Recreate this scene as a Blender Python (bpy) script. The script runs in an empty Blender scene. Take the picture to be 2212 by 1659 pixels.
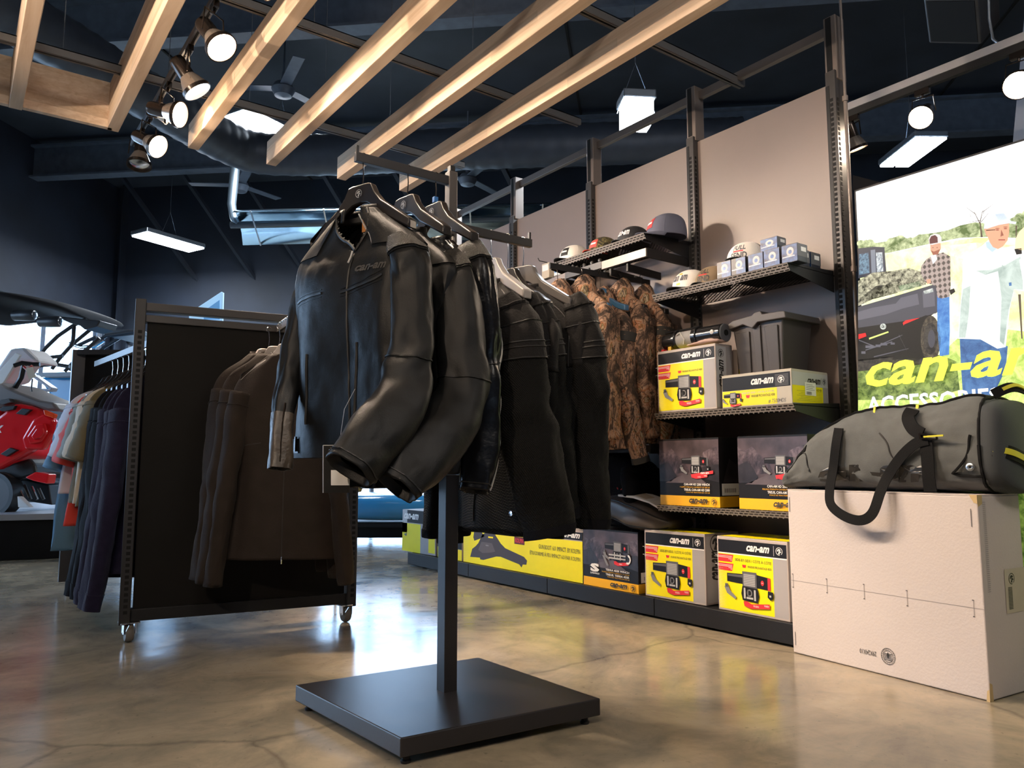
import bpy, bmesh, math, random
from mathutils import Vector, Matrix, noise
random.seed(7)
PI = math.pi
SC = bpy.context.scene
COL = SC.collection

# ---------------------------------------------------------------- camera, exposure, world, daylight, area lamps
F = 1640.0; PITCH = math.atan(178/1640.0); YAW = math.atan(1220/math.hypot(1640, 178)); EYE = 0.74
_sy, _cy, _sp, _cp = math.sin(YAW), math.cos(YAW), math.sin(PITCH), math.cos(PITCH)
FW = Vector((_sy*_cp, _cy*_cp, _sp)); RT = Vector((_cy, -_sy, 0)); UP = Vector((-_sy*_sp, -_cy*_sp, _cp))
cam_d = bpy.data.cameras.new('camera'); cam = bpy.data.objects.new('camera', cam_d); COL.objects.link(cam)
cam_d.sensor_width = 36; cam_d.lens = F/2212*36; cam_d.clip_start = 0.02
cam.matrix_world = Matrix(((RT.x, UP.x, -FW.x, 0), (RT.y, UP.y, -FW.y, 0), (RT.z, UP.z, -FW.z, EYE), (0, 0, 0, 1)))
SC.camera = cam
SC.view_settings.view_transform = 'Standard'; SC.view_settings.look = 'None'
SC.view_settings.gamma = 1; SC.view_settings.use_curve_mapping = False
SC.view_settings.exposure = 0.95
w = bpy.data.worlds.new('daylight'); SC.world = w; w.use_nodes = True
w.node_tree.nodes['Background'].inputs[0].default_value = (0.55, 0.75, 1.0, 1)
w.node_tree.nodes['Background'].inputs[1].default_value = 4.5

def ray(px, py): return FW + RT*((px-1106)/F) + UP*(-(py-829.5)/F)
def at(px, py, ax, v):
    """point of the room seen at a place of the photograph, on the plane axis = v"""
    d = ray(px, py); o = Vector((0, 0, EYE)); i = 'XYZ'.index(ax); return o + d*((v-o[i])/d[i])
def atd(px, py, depth):
    d = ray(px, py); dh = d.x*_sy + d.y*_cy; return Vector((0, 0, EYE)) + d*(depth/dh)
def onp(px, py, c, u):
    """same, on the vertical plane through c that holds the level direction u"""
    n = Vector((-u[1], u[0], 0)); d = ray(px, py); o = Vector((0, 0, EYE)); cc = Vector((c[0], c[1], 0))
    return o + d*((cc-o).dot(n)/d.dot(n))

def lamp(kind, name, loc, target, power, color, size=0.3, sizey=None, spot=60, blend=0.4):
    l = bpy.data.lights.new(name, kind); l.energy = power; l.color = color
    if kind == 'AREA':
        l.size = size
        if sizey: l.shape = 'RECTANGLE'; l.size_y = sizey
    else: l.shadow_soft_size = size
    if kind == 'SPOT': l.spot_size = math.radians(spot); l.spot_blend = blend
    o = bpy.data.objects.new(name, l); COL.objects.link(o); o.location = loc
    o.rotation_euler = (Vector(target)-Vector(loc)).to_track_quat('-Z', 'Y').to_euler(); return o
WARM = (1.0, 0.79, 0.60); COOL = (0.80, 0.90, 1.0); NEUT = (1.0, 0.90, 0.80)
# area lamps added unseen behind the camera as fill light
lamp('AREA', 'ceiling_fixture_light', (-1.0, -1.2, 4.2), (-0.6, 1.2, 0), 28, NEUT, 0.9, 0.9)
lamp('AREA', 'ceiling_fixture_light', (2.0, -2.5, 4.2), (2.0, 0.5, 0), 28, NEUT, 0.9, 0.9)

# ---------------------------------------------------------------- materials
MATS = {}
def mat(name, col, rough=0.6, metal=0.0, var=0.0, vscale=8.0, bump=0.0, bscale=60.0, spec=0.5, emit=None, estr=0.0, coat=0.0, sheen=0.0, vec=None):
    if name in MATS: return MATS[name]
    m = bpy.data.materials.new(name); m.use_nodes = True; nt = m.node_tree; b = nt.nodes['Principled BSDF']
    c = (col[0], col[1], col[2], 1)
    b.inputs['Base Color'].default_value = c; b.inputs['Roughness'].default_value = rough; b.inputs['Metallic'].default_value = metal
    b.inputs['Specular IOR Level'].default_value = spec; b.inputs['Coat Weight'].default_value = coat; b.inputs['Sheen Weight'].default_value = sheen
    if emit: b.inputs['Emission Color'].default_value = (*emit, 1); b.inputs['Emission Strength'].default_value = estr
    tc = nt.nodes.new('ShaderNodeTexCoord')
    if var > 0 or bump == 0:
        n = nt.nodes.new('ShaderNodeTexNoise'); n.inputs['Scale'].default_value = vscale; n.inputs['Detail'].default_value = 5
        nt.links.new(tc.outputs['Object'], n.inputs['Vector'])
        r = nt.nodes.new('ShaderNodeMapRange'); r.inputs['From Min'].default_value = .3; r.inputs['From Max'].default_value = .7
        v = max(var, .03); r.inputs['To Min'].default_value = 1-v; r.inputs['To Max'].default_value = 1+v
        nt.links.new(n.outputs['Fac'], r.inputs['Value'])
        mx = nt.nodes.new('ShaderNodeVectorMath'); mx.operation = 'SCALE'; mx.inputs[0].default_value = col[:3]
        nt.links.new(r.outputs['Result'], mx.inputs['Scale']); nt.links.new(mx.outputs['Vector'], b.inputs['Base Color'])
    if bump > 0:
        n2 = nt.nodes.new('ShaderNodeTexNoise'); n2.inputs['Scale'].default_value = bscale; n2.inputs['Detail'].default_value = 4
        nt.links.new(tc.outputs['Object'], n2.inputs['Vector'])
        bp = nt.nodes.new('ShaderNodeBump'); bp.inputs['Strength'].default_value = bump; bp.inputs['Distance'].default_value = 0.01
        nt.links.new(n2.outputs['Fac'], bp.inputs['Height']); nt.links.new(bp.outputs['Normal'], b.inputs['Normal'])
    MATS[name] = m; return m
def N(m, t, **kw):
    n = m.node_tree.nodes.new(t)
    for k, v in kw.items():
        if k in n.inputs: n.inputs[k].default_value = v
        else: setattr(n, k, v)
    return n
def L(m, a, b): m.node_tree.links.new(a, b)
def ramp(m, fac, stops, interp='LINEAR'):
    r = N(m, 'ShaderNodeValToRGB'); e = r.color_ramp; e.interpolation = interp
    while len(e.elements) < len(stops): e.elements.new(0.5)
    for i, (p, c) in enumerate(stops): e.elements[i].position = p; e.elements[i].color = (*c, 1)
    L(m, fac, r.inputs['Fac']); return r.outputs['Color']
def mapping(m, scale=(1, 1, 1), rot=(0, 0, 0), src='Object'):
    tc = N(m, 'ShaderNodeTexCoord'); mp = N(m, 'ShaderNodeMapping'); mp.inputs['Scale'].default_value = scale; mp.inputs['Rotation'].default_value = rot
    L(m, tc.outputs[src], mp.inputs['Vector']); return mp.outputs['Vector']
def mixc(m, f, a, b):
    x = N(m, 'ShaderNodeMix', data_type='RGBA')
    for s, i in ((f, 0), (a, 6), (b, 7)):
        if isinstance(s, tuple): x.inputs[i].default_value = (*s, 1)
        elif isinstance(s, float): x.inputs[i].default_value = s
        else: L(m, s, x.inputs[i])
    return x.outputs[2]
def bsdf(m): return m.node_tree.nodes['Principled BSDF']
def bare(name, **k):
    m = bpy.data.materials.new(name); m.use_nodes = True; MATS[name] = m; b = bsdf(m)
    for a, v in k.items(): b.inputs[a].default_value = v
    return m
def add_bump(m, h, strength=.3, dist=.01):
    bp = N(m, 'ShaderNodeBump'); bp.inputs['Strength'].default_value = strength; bp.inputs['Distance'].default_value = dist
    L(m, h, bp.inputs['Height']); L(m, bp.outputs['Normal'], bsdf(m).inputs['Normal'])

# polished concrete floor
def floor_mat():
    m = bare('polished_concrete', Roughness=.25); b = bsdf(m)
    v = mapping(m)
    n1 = N(m, 'ShaderNodeTexNoise', Scale=1.1, Detail=8.0, Roughness=.62, Distortion=1.2); L(m, v, n1.inputs['Vector'])
    c1 = ramp(m, n1.outputs['Fac'], [(.30, (.17, .155, .125)), (.46, (.31, .26, .185)), (.58, (.40, .325, .225)), (.74, (.47, .40, .30))])
    n2 = N(m, 'ShaderNodeTexNoise', Scale=5.0, Detail=9.0, Roughness=.7, Distortion=.6); L(m, v, n2.inputs['Vector'])
    c2 = ramp(m, n2.outputs['Fac'], [(.32, (.74, .75, .77)), (.55, (1, 1, 1)), (.78, (1.08, 1.05, 1.0))])
    mu = N(m, 'ShaderNodeVectorMath', operation='MULTIPLY'); L(m, c1, mu.inputs[0]); L(m, c2, mu.inputs[1])
    n4 = N(m, 'ShaderNodeTexNoise', Scale=45.0, Detail=3.0); L(m, v, n4.inputs['Vector'])
    c4 = ramp(m, n4.outputs['Fac'], [(.26, (.70, .70, .70)), (.34, (1, 1, 1))])
    mu2 = N(m, 'ShaderNodeVectorMath', operation='MULTIPLY'); L(m, mu.outputs['Vector'], mu2.inputs[0]); L(m, c4, mu2.inputs[1])
    # hairline cracks
    vo = N(m, 'ShaderNodeTexVoronoi', feature='DISTANCE_TO_EDGE', Scale=.30)
    wv = N(m, 'ShaderNodeTexNoise', Scale=2.5, Detail=6.0); L(m, v, wv.inputs['Vector'])
    ad = N(m, 'ShaderNodeVectorMath', operation='ADD'); sc = N(m, 'ShaderNodeVectorMath', operation='SCALE'); sc.inputs['Scale'].default_value = .22
    L(m, wv.outputs['Color'], sc.inputs[0]); L(m, v, ad.inputs[0]); L(m, sc.outputs['Vector'], ad.inputs[1]); L(m, ad.outputs['Vector'], vo.inputs['Vector'])
    ck = ramp(m, vo.outputs['Distance'], [(.0, (.4, .4, .4)), (.0011, (0, 0, 0))])
    fin = mixc(m, ck, mu2.outputs['Vector'], (.06, .05, .04)); L(m, fin, b.inputs['Base Color'])
    rr = ramp(m, n2.outputs['Fac'], [(.3, (.10, .10, .10)), (.7, (.24, .24, .24))]); L(m, rr, b.inputs['Roughness'])
    add_bump(m, n1.outputs['Fac'], .12, .02)
    return m
M_FLOOR = floor_mat()
# light maple glulam
def wood_mat():
    m = bare('maple_wood', Roughness=.7); bsdf(m).inputs['Specular IOR Level'].default_value = .25; b = bsdf(m)
    v = mapping(m, (14, 1.3, 30)); n = N(m, 'ShaderNodeTexNoise', Scale=1.6, Detail=6.0, Distortion=.8); L(m, v, n.inputs['Vector'])
    c = ramp(m, n.outputs['Fac'], [(.3, (.64, .47, .33)), (.5, (.73, .56, .41)), (.7, (.80, .65, .50))])
    br = N(m, 'ShaderNodeTexBrick'); v2 = mapping(m, (1, 1, 1), (0, 0, 0))
    sx = N(m, 'ShaderNodeSeparateXYZ'); L(m, v2, sx.inputs[0]); cx = N(m, 'ShaderNodeCombineXYZ'); L(m, sx.outputs['Y'], cx.inputs['X']); L(m, sx.outputs['Z'], cx.inputs['Y'])
    L(m, cx.outputs[0], br.inputs['Vector']); br.inputs['Scale'].default_value = 1; br.inputs['Brick Width'].default_value = .7; br.inputs['Row Height'].default_value = .047
    br.inputs['Color1'].default_value = (1.06, 1.02, .98, 1); br.inputs['Color2'].default_value = (.84, .82, .80, 1); br.inputs['Mortar'].default_value = (.8, .75, .7, 1); br.inputs['Mortar Size'].default_value = .0008
    mu = N(m, 'ShaderNodeVectorMath', operation='MULTIPLY'); L(m, c, mu.inputs[0]); L(m, br.outputs['Color'], mu.inputs[1]); L(m, mu.outputs['Vector'], b.inputs['Base Color'])
    return m
M_WOOD = wood_mat()
M_NAVY = mat('navy_insulation', (.009, .014, .026), .7, var=.35, vscale=1.4, bump=.5, bscale=3)
M_CEIL = mat('navy_ceiling_sheet', (.024, .031, .045), .65, var=.3, vscale=1.2, bump=.5, bscale=2.2)
M_STEEL = mat('painted_steel_blue', (.075, .095, .13), .45, var=.2)
M_TAUPE = mat('taupe_panel', (.21, .168, .152), .42, var=.04, vscale=2)
M_BLK = mat('black_powder_coat', (.012, .0118, .0125), .45, spec=.3, var=.1, bump=.12, bscale=500)
M_RACK = mat('rack_matte_black', (.020, .018, .019), .36, var=.08, bump=.08, bscale=600)
M_DK = mat('dark_grey_metal', (.040, .037, .036), .4, var=.1)
M_BRNZ = mat('bronze_grey_metal', (.20, .165, .145), .38, metal=.3)
M_HOLE = mat('slot_black', (.003, .003, .003), .9)
M_CHROME = mat('chrome', (.75, .75, .77), .18, metal=1)
M_ALU = mat('aluminium', (.55, .60, .66), .25, metal=.9)
M_WHITE = mat('white', (.78, .77, .75), .5)
M_CARD = mat('white_cardboard', (.56, .50, .475), .65, var=.03, vscale=3, bump=.1, bscale=120)
M_PANELBK = mat('gondola_black_board', (.008, .0075, .007), .65, spec=.15, var=.1, bump=.15, bscale=700)

def perf_mat(name, axes, bw, rh, base):
    m = bare(name, Roughness=.4, Metallic=.2); b = bsdf(m); b.inputs['Base Color'].default_value = (*base, 1)
    v = mapping(m); sx = N(m, 'ShaderNodeSeparateXYZ'); L(m, v, sx.inputs[0]); cx = N(m, 'ShaderNodeCombineXYZ')
    L(m, sx.outputs[axes[0]], cx.inputs['X']); L(m, sx.outputs[axes[1]], cx.inputs['Y'])
    br = N(m, 'ShaderNodeTexBrick'); L(m, cx.outputs[0], br.inputs['Vector'])
    for k, x in (('Scale', 1), ('Brick Width', bw), ('Row Height', rh), ('Mortar Size', rh*.30), ('Mortar Smooth', .0)): br.inputs[k].default_value = x
    tr = N(m, 'ShaderNodeBsdfTransparent'); ms = N(m, 'ShaderNodeMixShader'); L(m, br.outputs['Fac'], ms.inputs[0]); L(m, tr.outputs[0], ms.inputs[1]); L(m, b.outputs[0], ms.inputs[2])
    L(m, ms.outputs[0], m.node_tree.nodes['Material Output'].inputs['Surface']); return m
M_PERF_LIP = perf_mat('perforated_steel_lip', 'YZ', .026, .0105, (.30, .27, .25))
M_PERF_DECK = perf_mat('perforated_steel_deck', 'YX', .026, .0105, (.010, .010, .010)); bsdf(M_PERF_DECK).inputs['Roughness'].default_value = .8; bsdf(M_PERF_DECK).inputs['Metallic'].default_value = 0; bsdf(M_PERF_DECK).inputs['Specular IOR Level'].default_value = .2

# ---------------------------------------------------------------- mesh helpers
class MB:
    def __init__(s): s.v = []; s.f = []; s.m = []; s.slots = []; s.cur = 0
    def use(s, m):
        if m not in s.slots: s.slots.append(m)
        s.cur = s.slots.index(m); return s
    def add(s, vs, fs):
        o = len(s.v); s.v += [Vector(p) for p in vs]
        for f in fs: s.f.append([i+o for i in f]); s.m.append(s.cur)
        return s
    def box(s, a, b):
        x0, y0, z0 = a; x1, y1, z1 = b
        return s.add([(x0, y0, z0), (x1, y0, z0), (x1, y1, z0), (x0, y1, z0), (x0, y0, z1), (x1, y0, z1), (x1, y1, z1), (x0, y1, z1)],
                     [(0, 3, 2, 1), (4, 5, 6, 7), (0, 1, 5, 4), (1, 2, 6, 5), (2, 3, 7, 6), (3, 0, 4, 7)])
    def bar(s, p, q, w, h, up=(0, 0, 1)):
        p, q = Vector(p), Vector(q); d = (q-p).normalized(); up = Vector(up)
        if abs(d.dot(up)) > .99: up = Vector((1, 0, 0))
        sd = d.cross(up).normalized()*w/2; u = sd.cross(d).normalized()*h/2
        vs = [p-sd-u, p+sd-u, p+sd+u, p-sd+u, q-sd-u, q+sd-u, q+sd+u, q-sd+u]
        return s.add(vs, [(0, 1, 2, 3), (7, 6, 5, 4), (0, 4, 5, 1), (1, 5, 6, 2), (2, 6, 7, 3), (3, 7, 4, 0)])
    def tube(s, pts, r, n=8, caps=True):
        pts = [Vector(p) for p in pts]; rs = r if isinstance(r, (list, tuple)) else [r]*len(pts)
        up = None; rings = []
        for i, p in enumerate(pts):
            d = (pts[min(i+1, len(pts)-1)]-pts[max(i-1, 0)]).normalized()
            if up is None: up = d.orthogonal().normalized()
            a = (up-d*up.dot(d)); a = a.normalized() if a.length > 1e-6 else d.orthogonal().normalized(); up = a; b = d.cross(a)
            rings.append([p+(a*math.cos(2*PI*k/n)+b*math.sin(2*PI*k/n))*rs[i] for k in range(n)])
        return s.rings(rings, caps)
    def rings(s, rings, caps=True, closed=True):
        n = len(rings[0]); vs = [p for r in rings for p in r]; fs = []
        for i in range(len(rings)-1):
            for k in range(n if closed else n-1):
                k2 = (k+1) % n; fs.append((i*n+k, i*n+k2, (i+1)*n+k2, (i+1)*n+k))
        if caps and closed: fs.append(tuple(range(n))[::-1]); fs.append(tuple((len(rings)-1)*n+k for k in range(n)))
        return s.add(vs, fs)
    def lathe(s, prof, c=(0, 0, 0), ax=(0, 0, 1), n=20, caps=False):
        c = Vector(c); ax = Vector(ax).normalized(); a = ax.orthogonal().normalized(); b = ax.cross(a)
        return s.rings([[c+ax*h+(a*math.cos(2*PI*k/n)+b*math.sin(2*PI*k/n))*r for k in range(n)] for r, h in prof], caps)
    def prism(s, poly, ext):
        """poly: list of 3-D points (planar), ext: extrusion vector"""
        n = len(poly); e = Vector(ext); P = [Vector(p) for p in poly]
        return s.add(P+[p+e for p in P], [tuple(range(n))[::-1], tuple(range(n, 2*n))]+[(i, (i+1) % n, n+(i+1) % n, n+i) for i in range(n)])
    def poly(s, pts): return s.add(pts, [tuple(range(len(pts)))])
    def build(s, name, m=None, parent=None, smooth=False, bevel=0, solid=0, local=False, sub=0, angle=40):
        me = bpy.data.meshes.new(name); off = Vector((0, 0, 0))
        if parent is not None and not local: off = world_loc(parent)
        me.from_pydata([p-off for p in s.v], [], s.f)
        if s.slots:
            for x in s.slots: me.materials.append(x)
            me.polygons.foreach_set('material_index', s.m)
        elif m: me.materials.append(m)
        bm = bmesh.new(); bm.from_mesh(me)
        if not s.slots: bmesh.ops.recalc_face_normals(bm, faces=bm.faces)
        bm.to_mesh(me); bm.free()
        if smooth: me.polygons.foreach_set('use_smooth', [True]*len(me.polygons))
        me.update(); o = bpy.data.objects.new(name, me); COL.objects.link(o)
        if parent is not None: o.parent = parent
        if smooth and angle < 180:
            me.set_sharp_from_angle(angle=math.radians(angle))
        if solid: x = o.modifiers.new('solidify', 'SOLIDIFY'); x.thickness = solid; x.offset = 0
        if sub: x = o.modifiers.new('subsurf', 'SUBSURF'); x.levels = sub; x.render_levels = sub
        if bevel: x = o.modifiers.new('bevel', 'BEVEL'); x.width = bevel; x.segments = 2; x.limit_method = 'ANGLE'
        return o
def world_loc(o):
    v = Vector((0, 0, 0))
    while o is not None: v += o.location; o = o.parent
    return v
def tag(o, label, cat, group=None, kind=None):
    if label: o['label'] = label
    if cat: o['category'] = cat
    if group: o['group'] = group
    if kind: o['kind'] = kind
    return o
def thing(name, label, cat, loc=(0, 0, 0), rz=0, group=None, rot=None):
    o = bpy.data.objects.new(name, None); COL.objects.link(o); o.empty_display_size = .05
    o.location = loc; o.rotation_euler = rot if rot else (0, 0, rz); tag(o, label, cat, group); return o
def struct(o): o['kind'] = 'structure'; return o
KIDS = {}
def dup(o, loc=None, rot=None, label=None, parent=None):
    c = o.copy(); COL.objects.link(c)
    if parent is not None: c.parent = parent
    if loc is not None: c.location = loc
    if rot is not None: c.rotation_euler = rot
    if label: c['label'] = label
    for ch in [x for x in COL.objects if x.parent == o]: dup(ch, parent=c)
    return c
def Bx(a, b): return MB().box(a, b)

# lettering: built-in font turned into mesh data once per string
_T = {}
def glyphs(txt, shear=0.0, bold=0.0):
    k = (txt, shear, bold)
    if k not in _T:
        c = bpy.data.curves.new('t', 'FONT'); c.body = txt; c.size = 1; c.shear = shear; c.offset = bold; c.resolution_u = 2
        o = bpy.data.objects.new('t', c); COL.objects.link(o); dg = bpy.context.evaluated_depsgraph_get(); dg.update()
        me = bpy.data.meshes.new_from_object(o.evaluated_get(dg)); bpy.data.objects.remove(o)
        vs = [v.co.copy() for v in me.vertices]; fs = [tuple(p.vertices) for p in me.polygons]; bpy.data.meshes.remove(me)
        x0 = min(v.x for v in vs); x1 = max(v.x for v in vs); y0 = min(v.y for v in vs); y1 = max(v.y for v in vs)
        _T[k] = ([((v.x-x0)/(x1-x0), (v.y-y0)/(y1-y0)) for v in vs], fs)
    return _T[k]
class Face:
    """printed art on a flat face: origin O, U (full width vector), V (full height vector); coordinates 0..1"""
    def __init__(s, O, U, V, lift=.0006):
        s.O, s.U, s.V = Vector(O), Vector(U), Vector(V); s.n = s.U.cross(s.V).normalized(); s.k = lift; s.step = lift; s.mb = MB(); s.fn = None
    def p(s, u, v):
        if s.fn: return s.fn(u, v)+s.n*s.k
        return s.O+s.U*u+s.V*v+s.n*s.k
    def up(s): s.k += s.step; return s
    def rect(s, u0, v0, u1, v1, m): s.mb.use(m).add([s.p(u0, v0), s.p(u1, v0), s.p(u1, v1), s.p(u0, v1)], [(0, 1, 2, 3)]); return s
    def poly(s, pts, m): s.mb.use(m).add([s.p(*q) for q in pts], [tuple(range(len(pts)))]); return s
    def text(s, txt, u0, v0, u1, v1, m, shear=0.0, bold=0.0):
        vs, fs = glyphs(txt, shear, bold); s.mb.use(m).add([s.p(u0+(u1-u0)*a, v0+(v1-v0)*b) for a, b in vs], fs); return s
    def vtext(s, txt, u0, v0, u1, v1, m, shear=0.0, bold=0.0):
        vs, fs = glyphs(txt, shear, bold); s.mb.use(m).add([s.p(u1-(u1-u0)*b, v0+(v1-v0)*a) for a, b in vs], fs); return s
    def ell(s, cu, cv, ru, rv, m, n=20, a0=0, a1=2*PI):
        s.mb.use(m).add([s.p(cu+ru*math.cos(a0+(a1-a0)*i/n), cv+rv*math.sin(a0+(a1-a0)*i/n)) for i in range(n)], [tuple(range(n))]); return s
    def ring(s, cu, cv, ru, rv, th, m, n=24, a0=0, a1=2*PI):
        vs = []; 
        for i in range(n+1):
            a = a0+(a1-a0)*i/n; vs += [s.p(cu+ru*math.cos(a), cv+rv*math.sin(a)), s.p(cu+ru*(1-th)*math.cos(a), cv+rv*(1-th)*math.sin(a))]
        s.mb.use(m).add(vs, [(2*i, 2*i+1, 2*i+3, 2*i+2) for i in range(n)]); return s
    def emblem(s, cu, cv, ru, rv, m):
        s.ring(cu, cv, ru, rv, .13, m, a0=-.9, a1=4.9)
        s.ring(cu, cv, ru*.62, rv*.62, .5, m, a0=.6, a1=3.2, n=10)
        s.poly([(cu-ru*.35, cv-rv*.62), (cu+ru*.15, cv-rv*.75), (cu+ru*.25, cv+rv*.1), (cu-ru*.05, cv+rv*.45), (cu-ru*.12, cv-rv*.2)], m)
        s.poly([(cu, cv-rv*.15), (cu+ru*.55, cv-rv*.3), (cu+ru*.62, cv-rv*.05), (cu+ru*.05, cv+rv*.1)], m); return s
    def build(s, name, parent=None): return s.mb.build(name, None, parent)
# lofted soft shapes
def _cr(p0, p1, p2, p3, t):
    return p1*1.0+(p2-p0)*(.5*t)+(p0*2-p1*5+p2*4-p3)*(.5*t*t)+(p3-p0+p1*3-p2*3)*(.5*t*t*t)
def _pw(x, e): return math.copysign(abs(x)**e, x)
class Loft:
    """sections (centre, A half-axis, B half-axis, exponent) splined along v in 0..1"""
    def __init__(s, secs, disp=None):
        s.S = [(Vector(a), Vector(b), Vector(c), e) for a, b, c, e in secs]; s.disp = disp
        d = [0]
        for i in range(1, len(s.S)): d.append(d[-1]+max((s.S[i][0]-s.S[i-1][0]).length+.5*abs(s.S[i][1].length-s.S[i-1][1].length), 1e-4))
        s.k = [x/d[-1] for x in d]
    def sec(s, v):
        S = s.S; n = len(S); v = min(max(v, 0), 1); i = 0
        while i < n-2 and v > s.k[i+1]: i += 1
        t = (v-s.k[i])/(s.k[i+1]-s.k[i]); a, b, c, d = S[max(i-1, 0)], S[i], S[i+1], S[min(i+2, n-1)]
        return tuple(_cr(a[j], b[j], c[j], d[j], t) for j in range(3))+(b[3]*(1-t)+c[3]*t,)
    def pt(s, th, v, lift=0.0):
        C, A, B, e = s.sec(v); q = A*_pw(math.cos(th), e)+B*_pw(math.sin(th), e)
        nrm = (A*(math.cos(th)/max(A.length_squared, 1e-9)**.5*1)+B*(math.sin(th)/max(B.length_squared, 1e-9)**.5)); nrm = nrm.normalized() if nrm.length > 1e-9 else q
        dd = lift+(s.disp(th, v, C+q) if s.disp else 0)
        return C+q+nrm*dd
    def mesh(s, nv, nt, v0=0, v1=1, mb=None, skip=None, hem=None, cap0=False, cap1=False, t0=0, t1=2*PI, lift=0.0):
        mb = mb or MB(); closed = abs(t1-t0-2*PI) < 1e-6; rings = []
        for i in range(nv+1):
            v = v0+(v1-v0)*i/nv; rings.append([s.pt(t0+(t1-t0)*k/(nt if closed else nt-1), v, lift) for k in range(nt)])
        if hem:   # turn the open end at v0 inwards
            c = sum(rings[0], Vector())/nt; ax = (c-sum(rings[2], Vector())/nt).normalized()
            pre = [[p+(c-p)*f-ax*g for p in rings[0]] for f, g in ((.35, hem*1.6), (.16, hem), (.07, hem*.15))]
            rings = pre+rings
        n = nt; vs = [p for r in rings for p in r]; fs = []
        for i in range(len(rings)-1):
            for k in range(n if closed else n-1):
                if skip and skip(t0+(t1-t0)*(k+.5)/nt, v0+(v1-v0)*(i-(3 if hem else 0)+.5)/nv): continue
                k2 = (k+1) % n; fs.append((i*n+k, i*n+k2, (i+1)*n+k2, (i+1)*n+k))
        if cap0: fs.append(tuple(range(n))[::-1])
        if cap1: fs.append(tuple((len(rings)-1)*n+k for k in range(n)))
        return mb.add(vs, fs)
    def seam(s, pts, r=.0025, mb=None, lift=.001, n=14, sides=5):
        mb = mb or MB(); P = []
        for i in range(len(pts)-1):
            for j in range(n): t = j/n; P.append(s.pt(pts[i][0]*(1-t)+pts[i+1][0]*t, pts[i][1]*(1-t)+pts[i+1][1]*t, lift))
        P.append(s.pt(pts[-1][0], pts[-1][1], lift)); return mb.tube(P, r, sides)
    def patch(s, ta, tb, va, vb, lift=.003, nt=14, nv=10, mb=None, thick=.004):
        """a raised piece following the surface"""
        mb = mb or MB(); top = [[s.pt(ta+(tb-ta)*i/nt, va+(vb-va)*j/nv, lift) for i in range(nt+1)] for j in range(nv+1)]
        bot = [[s.pt(ta+(tb-ta)*i/nt, va+(vb-va)*j/nv, lift-thick) for i in range(nt+1)] for j in range(nv+1)]
        W = nt+1; vs = [p for r in top for p in r]+[p for r in bot for p in r]; o = W*(nv+1); fs = []
        for j in range(nv):
            for i in range(nt):
                a = j*W+i; fs += [(a, a+1, a+W+1, a+W), (o+a, o+a+W, o+a+W+1, o+a+1)]
        for i in range(nt): a = i; b = nv*W+i; fs += [(a+1, a, o+a, o+a+1), (b, b+1, o+b+1, o+b)]
        for j in range(nv): a = j*W; b = j*W+nt; fs += [(a, a+W, o+a+W, o+a), (b+W, b, o+b, o+b+W)]
        return mb.add(vs, fs)
    def textm(s, txt, ta, tb, va, vb, m, lift=.004, shear=0., bold=0., mb=None):
        vs, fs = glyphs(txt, shear, bold); mb = mb or MB(); mb.use(m)
        return mb.add([s.pt(ta+(tb-ta)*a, va+(vb-va)*b, lift) for a, b in vs], fs)
def fbm(x, y, z): return noise.noise(Vector((x, y, z)))
# ================================================================ the room
CY, SYd = Vector((.6845, .729, 0)), Vector((.729, -.6845, 0))     # building depth and side directions
CR = Vector((2.24, 15.72, 0))                                     # far left corner
def rm(d, s, z): return CR+CY*d+SYd*s+Vector((0, 0, z))
ZC = 5.9
struct(Bx((-14, -12, -.15), (26, 26, 0)).build('floor', M_FLOOR))
cm = MB(); cm.prism([rm(.3, -.3, ZC), rm(.3, 24, ZC), rm(-26, 24, ZC), rm(-26, -.3, ZC)], (0, 0, .2)); struct(cm.build('ceiling', M_CEIL))
# ceiling sheet seams
for d, s0, s1 in ((-2.0, .0, 22), (-4.8, 0, 22), (-7.6, 0, 22)):
    struct(MB().bar(rm(d, s0, ZC-.01), rm(d, s1, ZC-.01), .03, .02).build('trim_ceiling_seam', M_HOLE))
for s in (4, 9, 14):
    struct(MB().bar(rm(0, s, ZC-.01), rm(-24, s-1.2, ZC-.01), .03, .02).build('trim_ceiling_seam', M_HOLE))
def wall_holes(P, D, name, length, holes, mt, th=.25, z1=ZC):
    """wall along D from P with openings (a, b, z0, z1)"""
    mb = MB(); nrm = Vector((-D.y, D.x, 0)); cuts = sorted(holes); x = 0
    def slab(a, b, za, zb):
        if b-a < 1e-3 or zb-za < 1e-3: return
        mb.prism([P+D*a+Vector((0, 0, za)), P+D*b+Vector((0, 0, za)), P+D*b+Vector((0, 0, zb)), P+D*a+Vector((0, 0, zb))], nrm*th)
    for a, b, za, zb in cuts: slab(x, a, 0, z1); slab(a, b, 0, za); slab(a, b, zb, z1); x = b
    slab(x, length, 0, z1); return struct(mb.build(name, mt))
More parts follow.
